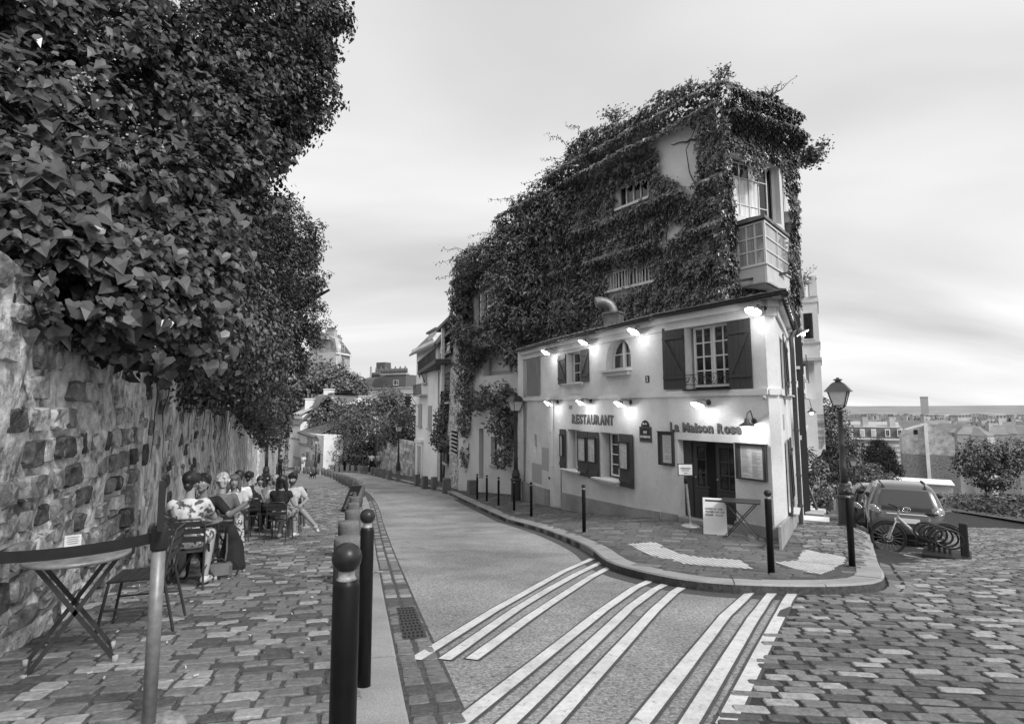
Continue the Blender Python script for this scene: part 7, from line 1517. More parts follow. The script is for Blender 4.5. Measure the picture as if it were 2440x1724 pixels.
# ---------------------------------------------------------------- parked cars
M_car = mat('car_paint', .11, .28, var=.05, scale=4, spec=.6, coat=.7, metal=.3); M_cardark = mat('dark_car_paint', .02, .25, var=.05, coat=.7); M_tyre = mat('tyre_rubber', .02, .85, var=.2); M_lens = mat('light_lens', .30, .1, var=.3, scale=30, spec=.9); M_chrome = mat('chrome', .7, .12, var=0, metal=1); M_carglass = mat('car_glass', .02, .16, var=0, spec=1.0); M_blackplast = mat('black_plastic', .02, .55, var=.1)
def car(base, ang, label, paint, plate=True, L=3.4):
    t = thing('parked_car', label, 'car', base, ang, 'cars parked down the side street'); b = Vector(base); R = Matrix.Rotation(ang, 3, 'Z'); T = lambda v: b + R @ Vector(v)
    lev = [(.20, .70, .10, L - .05), (.34, .775, .02, L), (.52, .80, .0, L), (.70, .81, .015, L - .03), (.86, .80, .06, L - .12), (.97, .775, .10, L - .55), (1.08, .73, .15, 2.55), (1.20, .685, .21, 2.25), (1.32, .635, .28, 1.98), (1.40, .58, .36, 1.75), (1.455, .50, .48, 1.5), (1.475, .34, .62, 1.3)]
    def outline(w, y0, y1, n=40, e=.30):
        o = []
        for k in range(n):
            a = 2 * math.pi * (k + .5) / n; c, s_ = math.cos(a), math.sin(a); o.append((math.copysign(abs(c) ** e, c) * w, (y0 + y1) / 2 + math.copysign(abs(s_) ** (e * .75), s_) * (y1 - y0) / 2))
        return o
    n = 40; vs = []; fs = []
    for z, w, y0, y1 in lev:
        vs += [T((x, y, z)) for x, y in outline(w, y0, y1)]
    for i in range(len(lev) - 1):
        for k in range(n): fs.append((i * n + k, i * n + (k + 1) % n, (i + 1) * n + (k + 1) % n, (i + 1) * n + k))
    fs.append(tuple(range((len(lev) - 1) * n, len(lev) * n))); fs.append(tuple(range(n - 1, -1, -1))); mb = MB(); mb.add(vs, fs, 0, True); mb.build('body', paint, t)
    def lv(z):
        for (z0, *a), (z1, *c) in zip(lev, lev[1:]):
            if z <= z1: f = (z - z0) / (z1 - z0); return [p + (q - p) * f for p, q in zip(a, c)]
        return lev[-1][1:]
    def rear(x, z, off=.012):
        w, y0, y1 = lv(z); e = .30; c = min(.999, abs(x) / w) ** (1 / e); s_ = math.sqrt(max(0, 1 - c * c)) ** (e * .75); return T((x, (y0 + y1) / 2 - s_ * (y1 - y0) / 2 - off, z))
    def rear_patch(name, m, f, nx=12, nz=6, off=.012):
        mb = MB(); vs = []
        for j in range(nz + 1):
            for i in range(nx + 1): x, z = f(i / nx, j / nz); vs.append(rear(x, z, off))
        mb.add(vs, [(j * (nx + 1) + i, j * (nx + 1) + i + 1, (j + 1) * (nx + 1) + i + 1, (j + 1) * (nx + 1) + i) for j in range(nz) for i in range(nx)], 0, True); return mb.build(name, m, t)
    rear_patch('rear_window', M_carglass, lambda u, v: ((u - .5) * 2 * (.63 - .16 * v - .08 * (abs(u - .5) * 2) ** 4 * (1 - v)), .99 + .36 * v - .03 * (u - .5) ** 2))
    rear_patch('garnish', M_blackplast, lambda u, v: ((u - .5) * 1.0, .885 + .085 * v), 10, 3, .02); rear_patch('bumper', M_blackplast, lambda u, v: ((u - .5) * 1.3, .24 + .1 * v), 10, 2, .02); rear_patch('trim_strip', M_chrome, lambda u, v: ((u - .5) * .8, .80 + .02 * v), 8, 1, .022)
    for s_ in (-1, 1):
        for k, (x, z, r) in enumerate(((.665, .90, .085), (.60, .865, .07), (.55, .84, .055))):
            mb = MB(); c = rear(s_ * x, z, .0); ax = (R @ Vector((s_ * .5, -1, .15))).normalized(); q = ax.to_track_quat('Z', 'Y').to_matrix(); mb.lathe([(r, -.02), (r, .03), (r * .8, .045), (.01, .05)], 16, c, q); o = mb.build('tail_light', M_lens, t); mb = MB(); mb.lathe([(r * 1.02, .02), (r * 1.02, .035), (r * .88, .045), (r * .86, .04)], 16, c, q); mb.build('ring', M_chrome, o)
        mb = MB(); mb.box(T((s_ * .42, .40, 1.385)), (.07, .1, .06), R); mb.build('hinge', M_blackplast, t)
        mb = MB(); mb.tube([T((s_ * .43, .42, 1.44)), T((s_ * .47, .9, 1.485)), T((s_ * .46, 1.5, 1.47))], .018, 6); mb.build('roof_rail', M_blackplast, t)
        mb = MB(); mb.ball(T((s_ * .88, 2.2, 1.02)), (.10, .06, .07), 10, R=R); mb.build('mirror', M_blackplast, t)
        for yy in (.62, L - .62): 
            mb = MB(); q = R @ Matrix.Rotation(R_(90), 3, 'Y'); mb.lathe([(.2, -.09), (.275, -.085), (.285, -.05), (.285, .05), (.275, .085), (.2, .09)], 20, T((s_ * .70, yy, .285)), q); w_ = mb.build('wheel', M_tyre, t); mb = MB(); mb.lathe([(.02, -.095), (.19, -.093), (.19, .093), (.02, .095)], 14, T((s_ * .70, yy, .285)), q); mb.build('rim', M_worn, w_)
        # side glass
        mb = MB(); vs = []
        for z in (1.0, 1.33):
            for yy in (.75, 1.25, 1.75, 2.2 if z < 1.1 else 1.9): w, y0, y1 = lv(z); vs.append(T((s_ * (w + .008), yy, z)))
        mb.add(vs, [(i, i + 1, i + 5, i + 4) if s_ > 0 else (i + 4, i + 5, i + 1, i) for i in range(3)]); mb.build('side_window', M_carglass, t)
    if plate: 
        mb = MB(); c = rear(0, .66, .02); mb.box(c, (.5, .015, .11), R); pl = mb.build('number_plate', M_enamel, t)
        fr = Fr(tuple(rear(-.3, .66, .03).xy), tuple(rear(.3, .66, .03).xy)); text_mesh('8', fr, .14, c.z - .035, .05, .07, .01, M_ink, pl, 'numeral', .02, .003)
    mb = MB(); c = rear(0, .915, .03); q = (R @ Vector((0, -1, .1))).to_track_quat('Z', 'Y').to_matrix(); E_ = [c + q @ Vector((.085 * math.cos(a), .055 * math.sin(a), 0)) for a in np.linspace(0, 2 * math.pi, 20, endpoint=False)]; mb.tube(E_, .008, 5, closed=True); mb.tube([c + q @ Vector((.035 * math.cos(a), .05 * math.sin(a), 0)) for a in np.linspace(0, 2 * math.pi, 14, endpoint=False)], .006, 5, closed=True); mb.tube([c + q @ Vector((.06 * math.cos(a), .02 + .022 * math.sin(a), 0)) for a in np.linspace(0, 2 * math.pi, 14, endpoint=False)], .006, 5, closed=True); mb.build('emblem', M_chrome, t)
    mb = MB(); mb.tube([T((.05, .30, 1.0)), T((-.3, .255, 1.06))], .01, 5); mb.build('rear_wiper', M_blackplast, t); return t
pc = at(2166, 1300, 13.9); cz_ = road_z(pc.x, pc.y)
car((pc.x, pc.y, cz_ - .02), R_(-31), 'grey small hatchback seen from behind, parked beside the bicycle', M_car); p2 = pc + Vector((math.sin(R_(29)), math.cos(R_(29)), 0)) * 4.6 + Vector((-.15, 0, 0)); car((p2.x, p2.y, road_z(p2.x, p2.y)), R_(-30), 'dark car parked ahead of the grey hatchback, its side just showing', M_cardark, False, 3.9)
# ---------------------------------------------------------------- bicycle and rack
bp = at(2116, 1270, 12.75); bz = road_z(bp.x, bp.y); BR_ = .345; by = thing('bicycle', 'dark bicycle standing by the rack with its front wheel to the left', 'bicycle', (bp.x, bp.y, bz)); ba = R_(-20); ud = Vector((math.cos(ba), math.sin(ba), 0)); Bp = lambda a, z, s_=0: Vector((bp.x, bp.y, bz)) + ud * a + Vector((0, 0, z)) + Vector((-ud.y, ud.x, 0)) * s_
def circ(c, r, n=28): return [c + ud * r * math.cos(a) + Vector((0, 0, r * math.sin(a))) for a in np.linspace(0, 2 * math.pi, n, endpoint=False)]
for a in (0, 1.06):
    c = Bp(a, BR_ + .01); mb = MB(); mb.tube(circ(c, BR_ - .02), .024, 8, closed=True); w = mb.build('wheel', M_tyre, by); mb = MB(); mb.tube(circ(c, BR_ - .05), .013, 6, closed=True); mb.build('rim', M_iron, w)
    mb = MB(); [mb.tube([c, p], .0025, 3, caps=False) for p in circ(c, BR_ - .05, 18)]; mb.tube([c + Vector((-ud.y, ud.x, 0)) * .06, c - Vector((-ud.y, ud.x, 0)) * .06], .025, 10); mb.tube(circ(c, .085, 16), .006, 5, closed=True); mb.build('spokes', M_worn, w); mb = MB(); mb.tube([c + ud * .37 * math.cos(x) + Vector((0, 0, .37 * math.sin(x))) for x in np.linspace(.3, 2.6, 12)], .02, 6); mb.build('mudguard', M_blackplast, by)
mb = MB(); mb.tube([Bp(0, BR_ + .01, .06), Bp(.12, .66, .05), Bp(.17, .72, 0)], .016, 7); mb.tube([Bp(0, BR_ + .01, -.06), Bp(.12, .66, -.05), Bp(.17, .72, 0)], .016, 7); mb.build('fork', M_worn, by)
mb = MB(); mb.tube([Bp(.18, .70), Bp(.24, .98)], .022, 8); mb.tube([Bp(.20, .80), Bp(.62, .36)], .038, 8); mb.tube([Bp(.62, .36), Bp(.82, .86)], .024, 8); mb.tube([Bp(.62, .36), Bp(1.06, BR_)], .018, 7); mb.tube([Bp(.78, .72), Bp(1.06, BR_)], .014, 7); mb.build('frame', M_worn, by)
mb = MB(); mb.tube([Bp(.12, 1.04, -.28), Bp(.2, 1.02, -.15), Bp(.25, .99, 0), Bp(.2, 1.02, .15), Bp(.12, 1.04, .28)], .014, 7); mb.build('handlebar', M_blackpaint, by); mb = MB(); mb.ball(Bp(.83, .90), (.13, .07, .035), 12, R=Matrix.Rotation(ba, 3, 'Z')); mb.build('saddle', M_blackpaint, by)
mb = MB(); mb.box(Bp(.62, .38), (.2, .07, .16), Matrix.Rotation(ba, 3, 'Z')); mb.tube([Bp(.62, .36, .1), Bp(.7, .25, .1)], .012, 5); mb.build('motor_box', M_blackplast, by)
rk = thing('bike_rack', 'dark bicycle rack with a row of overlapping round hoops at the right edge', 'bike rack', (bp.x + .9, bp.y + .1, bz))
hv = Vector((math.sin(R_(40)), math.cos(R_(40)), 0)); hw = Vector((hv.y, -hv.x, 0))
for k in range(5):
    c = Bp(.70 + .07 * k, .56 - .02 * k, -.12 - .07 * k); mb = MB(); mb.tube([c + hw * .24 * math.cos(a) + Vector((0, 0, .19 * math.sin(a))) for a in np.linspace(0, 2 * math.pi, 24, endpoint=False)], .02, 7, closed=True); mb.tube([c + Vector((0, 0, -.19)), Vector((c.x, c.y, bz))], .025, 6); mb.build('hoop', M_iron, rk)
mb = MB(); c = Bp(.95, .10, -.3); mb.box(c, (.8, .9, .16), Matrix.Rotation(R_(-40), 3, 'Z')); mb.build('base', M_blackplast, rk); mb = MB(); c = Bp(1.22, .42, -.45); mb.box(c, (.14, .10, .84), Matrix.Rotation(R_(-40), 3, 'Z')); mb.build('dock_post', M_blackplast, rk, bevel=.02)
# ---------------------------------------------------------------- boards, stands and folding table by the restaurant
def text_on(txt, o, u, w, n, a, b, width, height, m, par, name='lettering'):
    f = Fr((0, 0), (1, 0)); f.o, f.u, f.w, f.n = o, u, w, n; return text_mesh(txt, f, a, b, width, height, .001, m, par, name, .015, .003)
c = gnd(1705, 1271, pave_z); ab = thing('sandwich_board', 'white folding sandwich board with hand written opening hours by the entrance', 'sign board', tuple(c)); uu = Vector((.93, -.37, 0)).normalized(); nn = Vector((-.37, -.93, 0)).normalized(); w_, h_ = .46, .74
for s_ in (1, -1):
    b0 = c + nn * .16 * s_; wv = (Vector((0, 0, .75)) - nn * .14 * s_).normalized(); mb = MB(); pts = [b0 - uu * w_ / 2, b0 + uu * w_ / 2, b0 + uu * w_ / 2 + wv * h_, b0 - uu * w_ / 2 + wv * h_]; nv = uu.cross(wv) * (1 if uu.cross(wv).dot(nn * s_) > 0 else -1)
    mb.add(pts + [p - nv * .02 for p in pts], [(0, 1, 2, 3), (7, 6, 5, 4), (0, 4, 5, 1), (1, 5, 6, 2), (2, 6, 7, 3), (3, 7, 4, 0)]); pn = mb.build('panel', M_white, ab, bevel=.004)
    if s_ == 1:
        o_ = b0 - uu * w_ / 2 + nv * .002
        for i, (txt, wd_) in enumerate((('LUNCH 12- 14.30', .72), ('TEATIME 14.30 17.30', .80), ('DINNER   18-21.45', .74))): text_on(txt, o_, uu, wv, nv, .05, h_ * (.69 - .085 * i), w_ * wd_, .034, M_ink, pn)
        mb = MB(); o2 = o_ + wv * (h_ - .07) + uu * .05; mb.add([o2, o2 + uu * (w_ - .1), o2 + uu * (w_ - .1) + wv * .035, o2 + wv * .035], [(0, 1, 2, 3)]); mb.build('slot', M_ink, pn)
def stand(c, ph, signw, signh, label, tilt, txt=None, basr=.19, lean=0.0):
    t = thing('sign_stand', label, 'sign stand', tuple(c), 0, 'post stands with small framed signs'); mb = MB(); mb.lathe([(basr, 0), (basr, .02), (basr * .8, .045), (.05, .06), (.03, .08)], 20, c); mb.build('base', M_worn, t); mb = MB(); mb.tube([c + Vector((0, 0, .05)), c + Vector((lean, 0, ph))], .03, 12); mb.build('post', M_worn, t); mb = MB(); mb.lathe([(.04, ph - .12), (.04, ph), (.02, ph + .06)], 12, c + Vector((lean, 0, 0))); mb.build('belt_head', M_blackplast, t)
    R = Matrix.Rotation(tilt, 3, 'Z'); top = c + Vector((lean, 0, ph + .05)); mb = MB(); ce = top + Vector((0, 0, signh / 2)); mb.box(ce, (signw, .025, signh), R); s_ = mb.build('frame', M_frame, t); mb = MB(); mb.box(ce + R @ Vector((0, -.014, 0)), (signw - .04, .006, signh - .04), R); pp = mb.build('paper', M_white, t)
    if txt:
        u_ = R @ Vector((1, 0, 0)); n_ = R @ Vector((0, -1, 0)); o_ = ce + n_ * .018 - u_ * signw / 2 - Vector((0, 0, signh / 2)); text_on(txt, o_, u_, Vector((0, 0, 1)), n_, signw * .18, signh * .56, signw * .64, signh * .11, M_ink, pp)
        mb = MB(); mb.add([o_ + u_ * signw * .38 + Vector((0, 0, signh * .22)), o_ + u_ * signw * .5 + Vector((0, 0, signh * .16)), o_ + u_ * signw * .5 + Vector((0, 0, signh * .28)), o_ + u_ * signw * .5 + Vector((0, 0, signh * .205)), o_ + u_ * signw * .66 + Vector((0, 0, signh * .205)), o_ + u_ * signw * .66 + Vector((0, 0, signh * .235)), o_ + u_ * signw * .5 + Vector((0, 0, signh * .235))], [(0, 1, 2), (3, 4, 5, 6)]); [mb.add([o_ + u_ * signw * .25 + Vector((0, 0, signh * y)), o_ + u_ * signw * .72 + Vector((0, 0, signh * y)), o_ + u_ * signw * .72 + Vector((0, 0, signh * (y + .025))), o_ + u_ * signw * .25 + Vector((0, 0, signh * (y + .025)))], [(0, 1, 2, 3)]) for y in (.46, .38)]; mb.build('arrow', M_ink, pp)
stand(gnd(1645, 1254, pave_z), 1.06, .33, .27, 'post stand with small framed arrow sign left of the entrance door', R_(-12), 'LA MAISON ROSE', .20, -.07); stand(gnd(1336, 1203, pave_z), .95, .2, .28, 'post stand with tiny framed card in front of the side door niche', R_(20), None, .2, -.05)
def blackboard(p0, p1, h, lean, label, rows, sd):
    t = thing('chalkboard', label, 'chalkboard', tuple((p0 + p1) / 2), 0, 'dark chalk menu boards'); u = (p1 - p0); wd_ = u.length; u = u / wd_; wv = (Vector((0, 0, 1)) + lean).normalized(); n_ = u.cross(wv); n_ = n_ if n_.dot(Vector((0, -1, 0))) > 0 else -n_
    f = Fr((0, 0), (1, 0)); f.o, f.u, f.w, f.n = p0, u, wv, n_; mb = MB(); f.poly(mb, [rect(0, wd_, 0, h)], -.03, 0); mb.build('board', M_plate, t); mb = MB(); f.poly(mb, [rect(0, wd_, 0, h), rect(.03, wd_ - .03, .03, h - .03)], 0, .012); mb.build('frame', M_frame, t); mb = MB(); lines(f, mb, .06, wd_ - .06, .08, h * .74, .002, rows, 0, random.Random(sd), .013, 0, 2); lines(f, mb, wd_ * .3, wd_ * .75, h * .84, h * .93, .002, 1, 0, random.Random(1), .03); mb.build('chalk_lines', M_plastdark, t)
q0, q1 = gnd(1352, 1207, pave_z), gnd(1377, 1211, pave_z); blackboard(q0, q1, .98, Vector((.02, .12, 0)), 'dark chalk menu board leaning on the wall under the twin menu shutters', 14, 4)
q0 = gnd(812, 1219, lpave_z); q1 = q0 + Vector((.30, .34, -.03)); blackboard(q0, q1, .95, Vector((.36, .12, 0)), 'slanting black menu board leaning on the round granite stumps', 14, 6)
c = gnd(1768, 1285, pave_z); ft = thing('folding_table', 'small square folding metal table against the wall right of the entrance', 'table', tuple(c)); ua, ub = Vector((.9, -.43, 0)).normalized(), Vector((.43, .9, 0)).normalized(); th_ = .72
tc_ = Vector((c.x, c.y, c.z)) + ub * .24 + Vector((0, 0, th_)); mb = MB(); mb.poly([rect(-.36, .36, -.28, .28)], tc_, ua, ub, Vector((0, 0, 1)), -.02, 0); mb.build('tabletop', M_iron, ft, bevel=.006)
for s_ in (-1, 1):
    for d_ in (-1, 1): mb = MB(); mb.tube([tc_ + ua * .30 * s_ + ub * .22 * d_ + Vector((0, 0, -.02)), tc_ - ua * .30 * s_ + ub * .22 * d_ + Vector((0, 0, -th_))], .011, 6); mb.build('leg', M_iron, ft)
mb = MB(); mb.tube([tc_ + ua * .30 + ub * .22 + Vector((0, 0, -th_ + .03)), tc_ + ua * .30 - ub * .22 + Vector((0, 0, -th_ + .03))], .01, 5); mb.tube([tc_ - ua * .30 + ub * .22 + Vector((0, 0, -th_ + .03)), tc_ - ua * .30 - ub * .22 + Vector((0, 0, -th_ + .03))], .01, 5); mb.build('stretcher', M_iron, ft)
# ================================================================ CAFE TERRACE AND PEOPLE
M_chair = mat('cafe_chair_metal', .035, .4, var=.25, scale=20, spec=.5); M_tabtop = mat('worn_table_top', .22, .4, var=.35, scale=14, metal=.2)
WD = Vector((-.3445, .9388, 0))                       # direction of the wall, away from the camera
def cafe_chair():
    t = thing('cafe_chair', 'dark slatted metal cafe chair', 'chair'); w, d, sh = .19, .19, .44
    for i in range(5): mb = MB(); mb.box((0, -d + .05 + .075 * i, sh), (w * 2 - .02, .062, .012)); mb.build('seat_slat', M_chair, t)
    mb = MB(); mb.tube([(-w, d, sh), (-w, -d, sh), (w, -d, sh), (w, d, sh)], .012, 7, closed=True); mb.build('seat_frame', M_chair, t)
    for s_ in (-1, 1): mb = MB(); mb.tube([(s_ * w, d - .01, sh), (s_ * (w + .01), d + .03, .2), (s_ * (w + .02), d + .06, 0)], .012, 7); mb.build('leg', M_chair, t)
    mb = MB(); pts = [(-w - .015, -d - .12, 0), (-w, -d - .02, sh), (-w, -d - .07, .74), (-w + .05, -d - .085, .815), (w - .05, -d - .085, .815), (w, -d - .07, .74), (w, -d - .02, sh), (w + .015, -d - .12, 0)]; mb.tube(pts, .012, 7); mb.build('back_frame', M_chair, t)
    for z, y in ((.76, -.075), (.68, -.06), (.59, -.045)): mb = MB(); mb.box((0, -d + y, z), (w * 2 - .01, .01, .062), Matrix.Rotation(R_(8), 3, 'X')); mb.build('back_slat', M_chair, t)
    for s_ in (-1, 1): mb = MB(); mb.tube([(s_ * w, -d - .06, .22), (s_ * w, d + .02, .22)], .008, 5); mb.build('stretcher', M_chair, t)
    return t
def cafe_table():
    t = thing('cafe_table', 'round folding cafe table', 'table'); mb = MB(); mb.lathe([(.30, .70), (.31, .705), (.31, .722), (.30, .728)], 28); mb.build('tabletop', M_tabtop, t)
    for s_ in (-1, 1):
        for y in (-.14, .14): mb = MB(); mb.bar((s_ * .22, y, .70), (-s_ * .24, y, .02), .028, .012, 0, (0, 1, 0)); mb.build('leg', M_chair, t); mb = MB(); mb.lathe([(.02, 0), (.02, .05)], 8, (-s_ * .24, y, 0)); mb.build('foot_cap', M_houseG, t)
    for s_ in (-1, 1): mb = MB(); mb.tube([(s_ * .22, -.14, .06), (s_ * .22, .14, .06)], .008, 5); mb.build('stretcher', M_chair, t)
    return t
def spot(px, Y): p = at(px, 1200, Y); return Vector((p.x, p.y, lpave_z(p.x, p.y)))
AWAY = math.atan2(-WD.x, WD.y); TOWARD = AWAY + math.pi   # rotz for facing +WD / -WD (local +y is forward)
ch0 = None
def chair(px, Y, rz, label):
    global ch0
    p = spot(px, Y)
    if ch0 is None: ch0 = cafe_chair(); ch0.location = p; ch0.rotation_euler = (0, 0, rz); ch0['label'] = label; ch0['group'] = 'dark cafe chairs along the wall'; WM[ch0.name] = Matrix.Translation(p); return ch0
    return dup(ch0, p, rz, label, 'dark cafe chairs along the wall')
tb0 = None
def table(px, Y, label):
    global tb0
    p = spot(px, Y)
    if tb0 is None: tb0 = cafe_table(); tb0.location = p; tb0.rotation_euler = (0, 0, AWAY + .3); tb0['label'] = label; tb0['group'] = 'round cafe tables along the wall'; return p
    dup(tb0, p, AWAY + .2, label, 'round cafe tables along the wall'); return p
tp1 = table(196, 4.0, 'empty round table with folding legs and a small card at the left edge'); chair(348, 4.95, math.pi / 2 + .3, 'empty cafe chair facing the empty round table behind the barrier post')
tp2 = table(468, 7.2, 'round table with the glass bottle between the two nearest women'); tp3 = table(518, 9.75, 'round table between the blond guest and the woman with wavy hair'); tp4 = table(605, 14.2, 'round table with a pale glass among the farther guests'); 
# ---------------------------------------------------------------- body builder
M_skin = mat('skin', .27, .5, var=.1, scale=12, spec=.35); M_hairD = mat('dark_hair', .022, .45, var=.5, scale=30, stretch=(1, 1, .2), spec=.5); M_hairB = mat('fair_hair', .42, .5, var=.7, scale=40, stretch=(1, 1, .2)); M_hairM = mat('brown_hair', .10, .5, var=.5, scale=40, stretch=(1, 1, .2)); M_hairG = mat('grey_curly_hair', .30, .6, var=.7, scale=45)
M_clD = mat('black_cloth', .018, .85, var=.3, scale=10); M_clM = mat('mid_grey_cloth', .14, .85, var=.25, scale=10, bump=.2, bscale=25); M_clL = mat('pale_cloth', .46, .85, var=.15, scale=10, bump=.3, bscale=18); M_clW = mat('white_cloth', .68, .85, var=.1, scale=10, bump=.3, bscale=18); M_eye = mat('eye_white', .7, .2, var=0); M_iris = mat('dark_iris', .015, .15, var=0); M_lip = mat('lips', .16, .4, var=.1); M_shoeL = mat('pale_shoe', .6, .6, var=.1); M_shoeD = mat('dark_shoe', .03, .6, var=.2)
def pattern(name, a, b, scale, thr):
    m = mat(name, a, .85, var=0); t = m.node_tree; b_ = [n for n in t.nodes if n.type == 'BSDF_PRINCIPLED'][0]; g = [n for n in t.nodes if n.type == 'NEW_GEOMETRY'][0]; n = t.nodes.new('ShaderNodeTexNoise'); n.inputs['Scale'].default_value = scale; n.inputs['Detail'].default_value = 3; r = t.nodes.new('ShaderNodeValToRGB'); r.color_ramp.elements[0].position = thr; r.color_ramp.elements[1].position = thr + .06
    r.color_ramp.elements[0].color = (a, a, a, 1); r.color_ramp.elements[1].color = (b, b, b, 1); t.links.new(g.outputs['Position'], n.inputs['Vector']); t.links.new(n.outputs[0], r.inputs[0]); t.links.new(r.outputs[0], b_.inputs['Base Color']); return m
M_floral = pattern('floral_cloth', .60, .10, 15, .50); M_print_ = pattern('printed_cloth', .55, .03, 26, .50); M_plaid = pattern('patterned_skirt', .30, .10, 14, .5)
def cap(mb, p, q, r0, r1, n=10):
    p, q = Vector(p), Vector(q); d = q - p; L = d.length
    if L < 1e-5: mb.ball(p, r0, n); return
    R = d.to_track_quat('Z', 'Y').to_matrix(); prof = [(r0 * math.sin(a), -r0 * math.cos(a)) for a in np.linspace(.15, math.pi / 2, 4)] + [(r1 * math.cos(a), L + r1 * math.sin(a)) for a in np.linspace(0, math.pi / 2 - .15, 4)]
    mb.lathe(prof, n, p, R)
def chain(mb, pts, rs):
    for (a, b, r0, r1) in zip(pts, pts[1:], rs, rs[1:]): cap(mb, a, b, r0, r1)
def fuse(mb, name, m, par, vox, it=3):
    me = bpy.data.meshes.new('tmp'); me.from_pydata([tuple(v) for v in mb.v], [], mb.f); o = bpy.data.objects.new('tmp', me); COL.objects.link(o)
    r = o.modifiers.new('r', 'REMESH'); r.mode = 'VOXEL'; r.voxel_size = vox; r.use_smooth_shade = True; s_ = o.modifiers.new('s', 'SMOOTH'); s_.iterations = it; s_.factor = .5
    dg = bpy.context.evaluated_depsgraph_get(); dg.update(); out_ = bpy.data.meshes.new_from_object(o.evaluated_get(dg)); bpy.data.objects.remove(o); bpy.data.meshes.remove(me)
    out_.name = name; out_.materials.clear(); out_.materials.append(m); out_.polygons.foreach_set('use_smooth', [True] * len(out_.polygons)); ob = bpy.data.objects.new(name, out_); COL.objects.link(ob); ob.parent = par; return ob
def person(label, loc, rz, pose='sit', top=M_clL, bottom=M_clD, hair='short', hm=M_hairD, sleeve=.5, leg='long', vox=.011, head_turn=0.0, head_tilt=0.0, arms=None, legs=None, shoes=M_shoeD, scale=1.0, lean=0.0, face=False, beard=False, skirt=False, strap=False, hat=None, bun=False):
    t = thing('person', label, 'person', loc, rz, None); t.scale = (scale,) * 3
    V_ = Vector
    if pose == 'sit': hip, kn, an = V_((0, 0, .53)), .50, .09; H0 = .53
    else: H0 = .93; hip = V_((0, 0, H0))
    ch = hip + V_((0, -.03 + lean * .28, .30)); sh = hip + V_((0, -.03 + lean * .42, .44)); nk = sh + V_((0, .02 + lean * .06, .09)); hd = nk + V_((0, .035 + lean * .05, .13))
    SL, SR = sh + V_((-.165, 0, -.02)), sh + V_((.165, 0, -.02))
    if legs is None:
        legs = [((-.10, .43, .51), (-.12, .40, .09)), ((.10, .43, .51), (.13, .44, .09))] if pose == 'sit' else ([((-.09, .04, .50), (-.09, 0, .08)), ((.09, .04, .50), (.10, -.02, .08))] if pose == 'stand' else [((-.09, .16, .52), (-.09, .20, .09)), ((.09, .02, .50), (.09, -.24, .13))])
    if arms is None:
        arms = [((-.24, .06, .74), (-.12, .30, .72)), ((.24, .06, .74), (.12, .30, .72))] if pose == 'sit' else [((-.23, -.02, 1.08), (-.24, .06, .84)), ((.23, -.02, 1.08), (.24, .04, .84))]
    body = MB(); chain(body, [hip + V_((0, 0, -.02)), hip + V_((0, 0, .13)), ch, sh + V_((0, 0, -.03))], [.125, .105, .125, .09]); 
    for s_ in (-1, 1): cap(body, ch + V_((s_ * .06, .01, .02)), sh + V_((s_ * .10, 0, -.05)), .10, .075); cap(body, hip + V_((s_ * .07, -.03, 0)), hip + V_((s_ * .08, .06, -.02)), .105, .095)
    chain(body, [sh, nk, nk + V_((0, .01, .04))], [.062, .052, .05])
    # head: skull, face, jaw, nose, ears, turned on the neck
    HR = Matrix.Rotation(head_turn, 3, 'Z') @ Matrix.Rotation(head_tilt, 3, 'X'); hp = lambda x, y, z: hd + HR @ V_((x, y, z))
    body.ball(hp(0, -.012, .022), (.076, .092, .092), 16, R=HR); cap(body, hp(0, .035, -.01), hp(0, .052, -.075), .062, .036, 12); cap(body, hp(-.03, .03, -.055), hp(.03, .03, -.055), .034, .034); cap(body, hp(0, .088, .012), hp(0, .106, -.022), .009, .016, 8)
    for s_ in (-1, 1): body.ball(hp(s_ * .078, -.005, -.01), (.012, .02, .032), 8, R=HR); cap(body, hp(s_ * .028, .075, -.02), hp(s_ * .045, .055, -.025), .018, .018, 8)
    cap(body, hp(-.02, .088, -.05), hp(.02, .088, -.05), .0095, .0095, 8)
    hands = []
    for (e_, w), S_ in zip(arms, (SL, SR)):
        e_, w = V_(e_), V_(w); chain(body, [S_, e_, w], [.052, .041, .029]); d = (w - e_).normalized(); side = d.cross(V_((0, 0, 1))); side = side.normalized() if side.length > .2 else V_((1, 0, 0)); up = side.cross(d); s_ = -1 if S_.x < 0 else 1
        pm = w + d * .075; cap(body, w + d * .02, pm, .026, .032); 
        for k, ln in enumerate((.066, .076, .07, .055)):
            f0 = pm + side * (.028 - .0185 * k) * 1.0 + d * .01; f1 = f0 + d * ln * .55 - up * .008; f2 = f1 + d * ln * .4 - up * .024; chain(body, [f0, f1, f2], [.0095, .0085, .0072])
        th0 = w + d * .03 + side * .024 * -s_; chain(body, [th0, th0 + side * -s_ * .03 + d * .03, th0 + side * -s_ * .036 + d * .062], [.012, .0105, .008]); hands.append(pm)
    for (k_, a_), s_ in zip(legs, (-1, 1)):
        k_, a_ = V_(k_), V_(a_); h_ = hip + V_((s_ * .085, 0, -.01)); chain(body, [h_, k_, k_.lerp(a_, .35), a_], [.088, .058, .056, .037]); fwd = (V_((k_.x, k_.y, 0)) - V_((hip.x, hip.y, 0))); fwd = V_((0, 1, 0)) if pose != 'sit' else fwd.normalized() * .7 + V_((0, .6, 0)); fwd.z = -.25; fwd.normalize()
        cap(body, a_ + V_((0, 0, -.03)), a_ + fwd * .14 + V_((0, 0, -.035)), .042, .032)
    fuse(body, 'body', M_skin, t, vox)
    # clothes
    g = MB(); x = .014; chain(g, [hip + V_((0, 0, .02)), hip + V_((0, 0, .14)), ch, sh + V_((0, -.005, -.035))], [.135, .122, .142, .098])
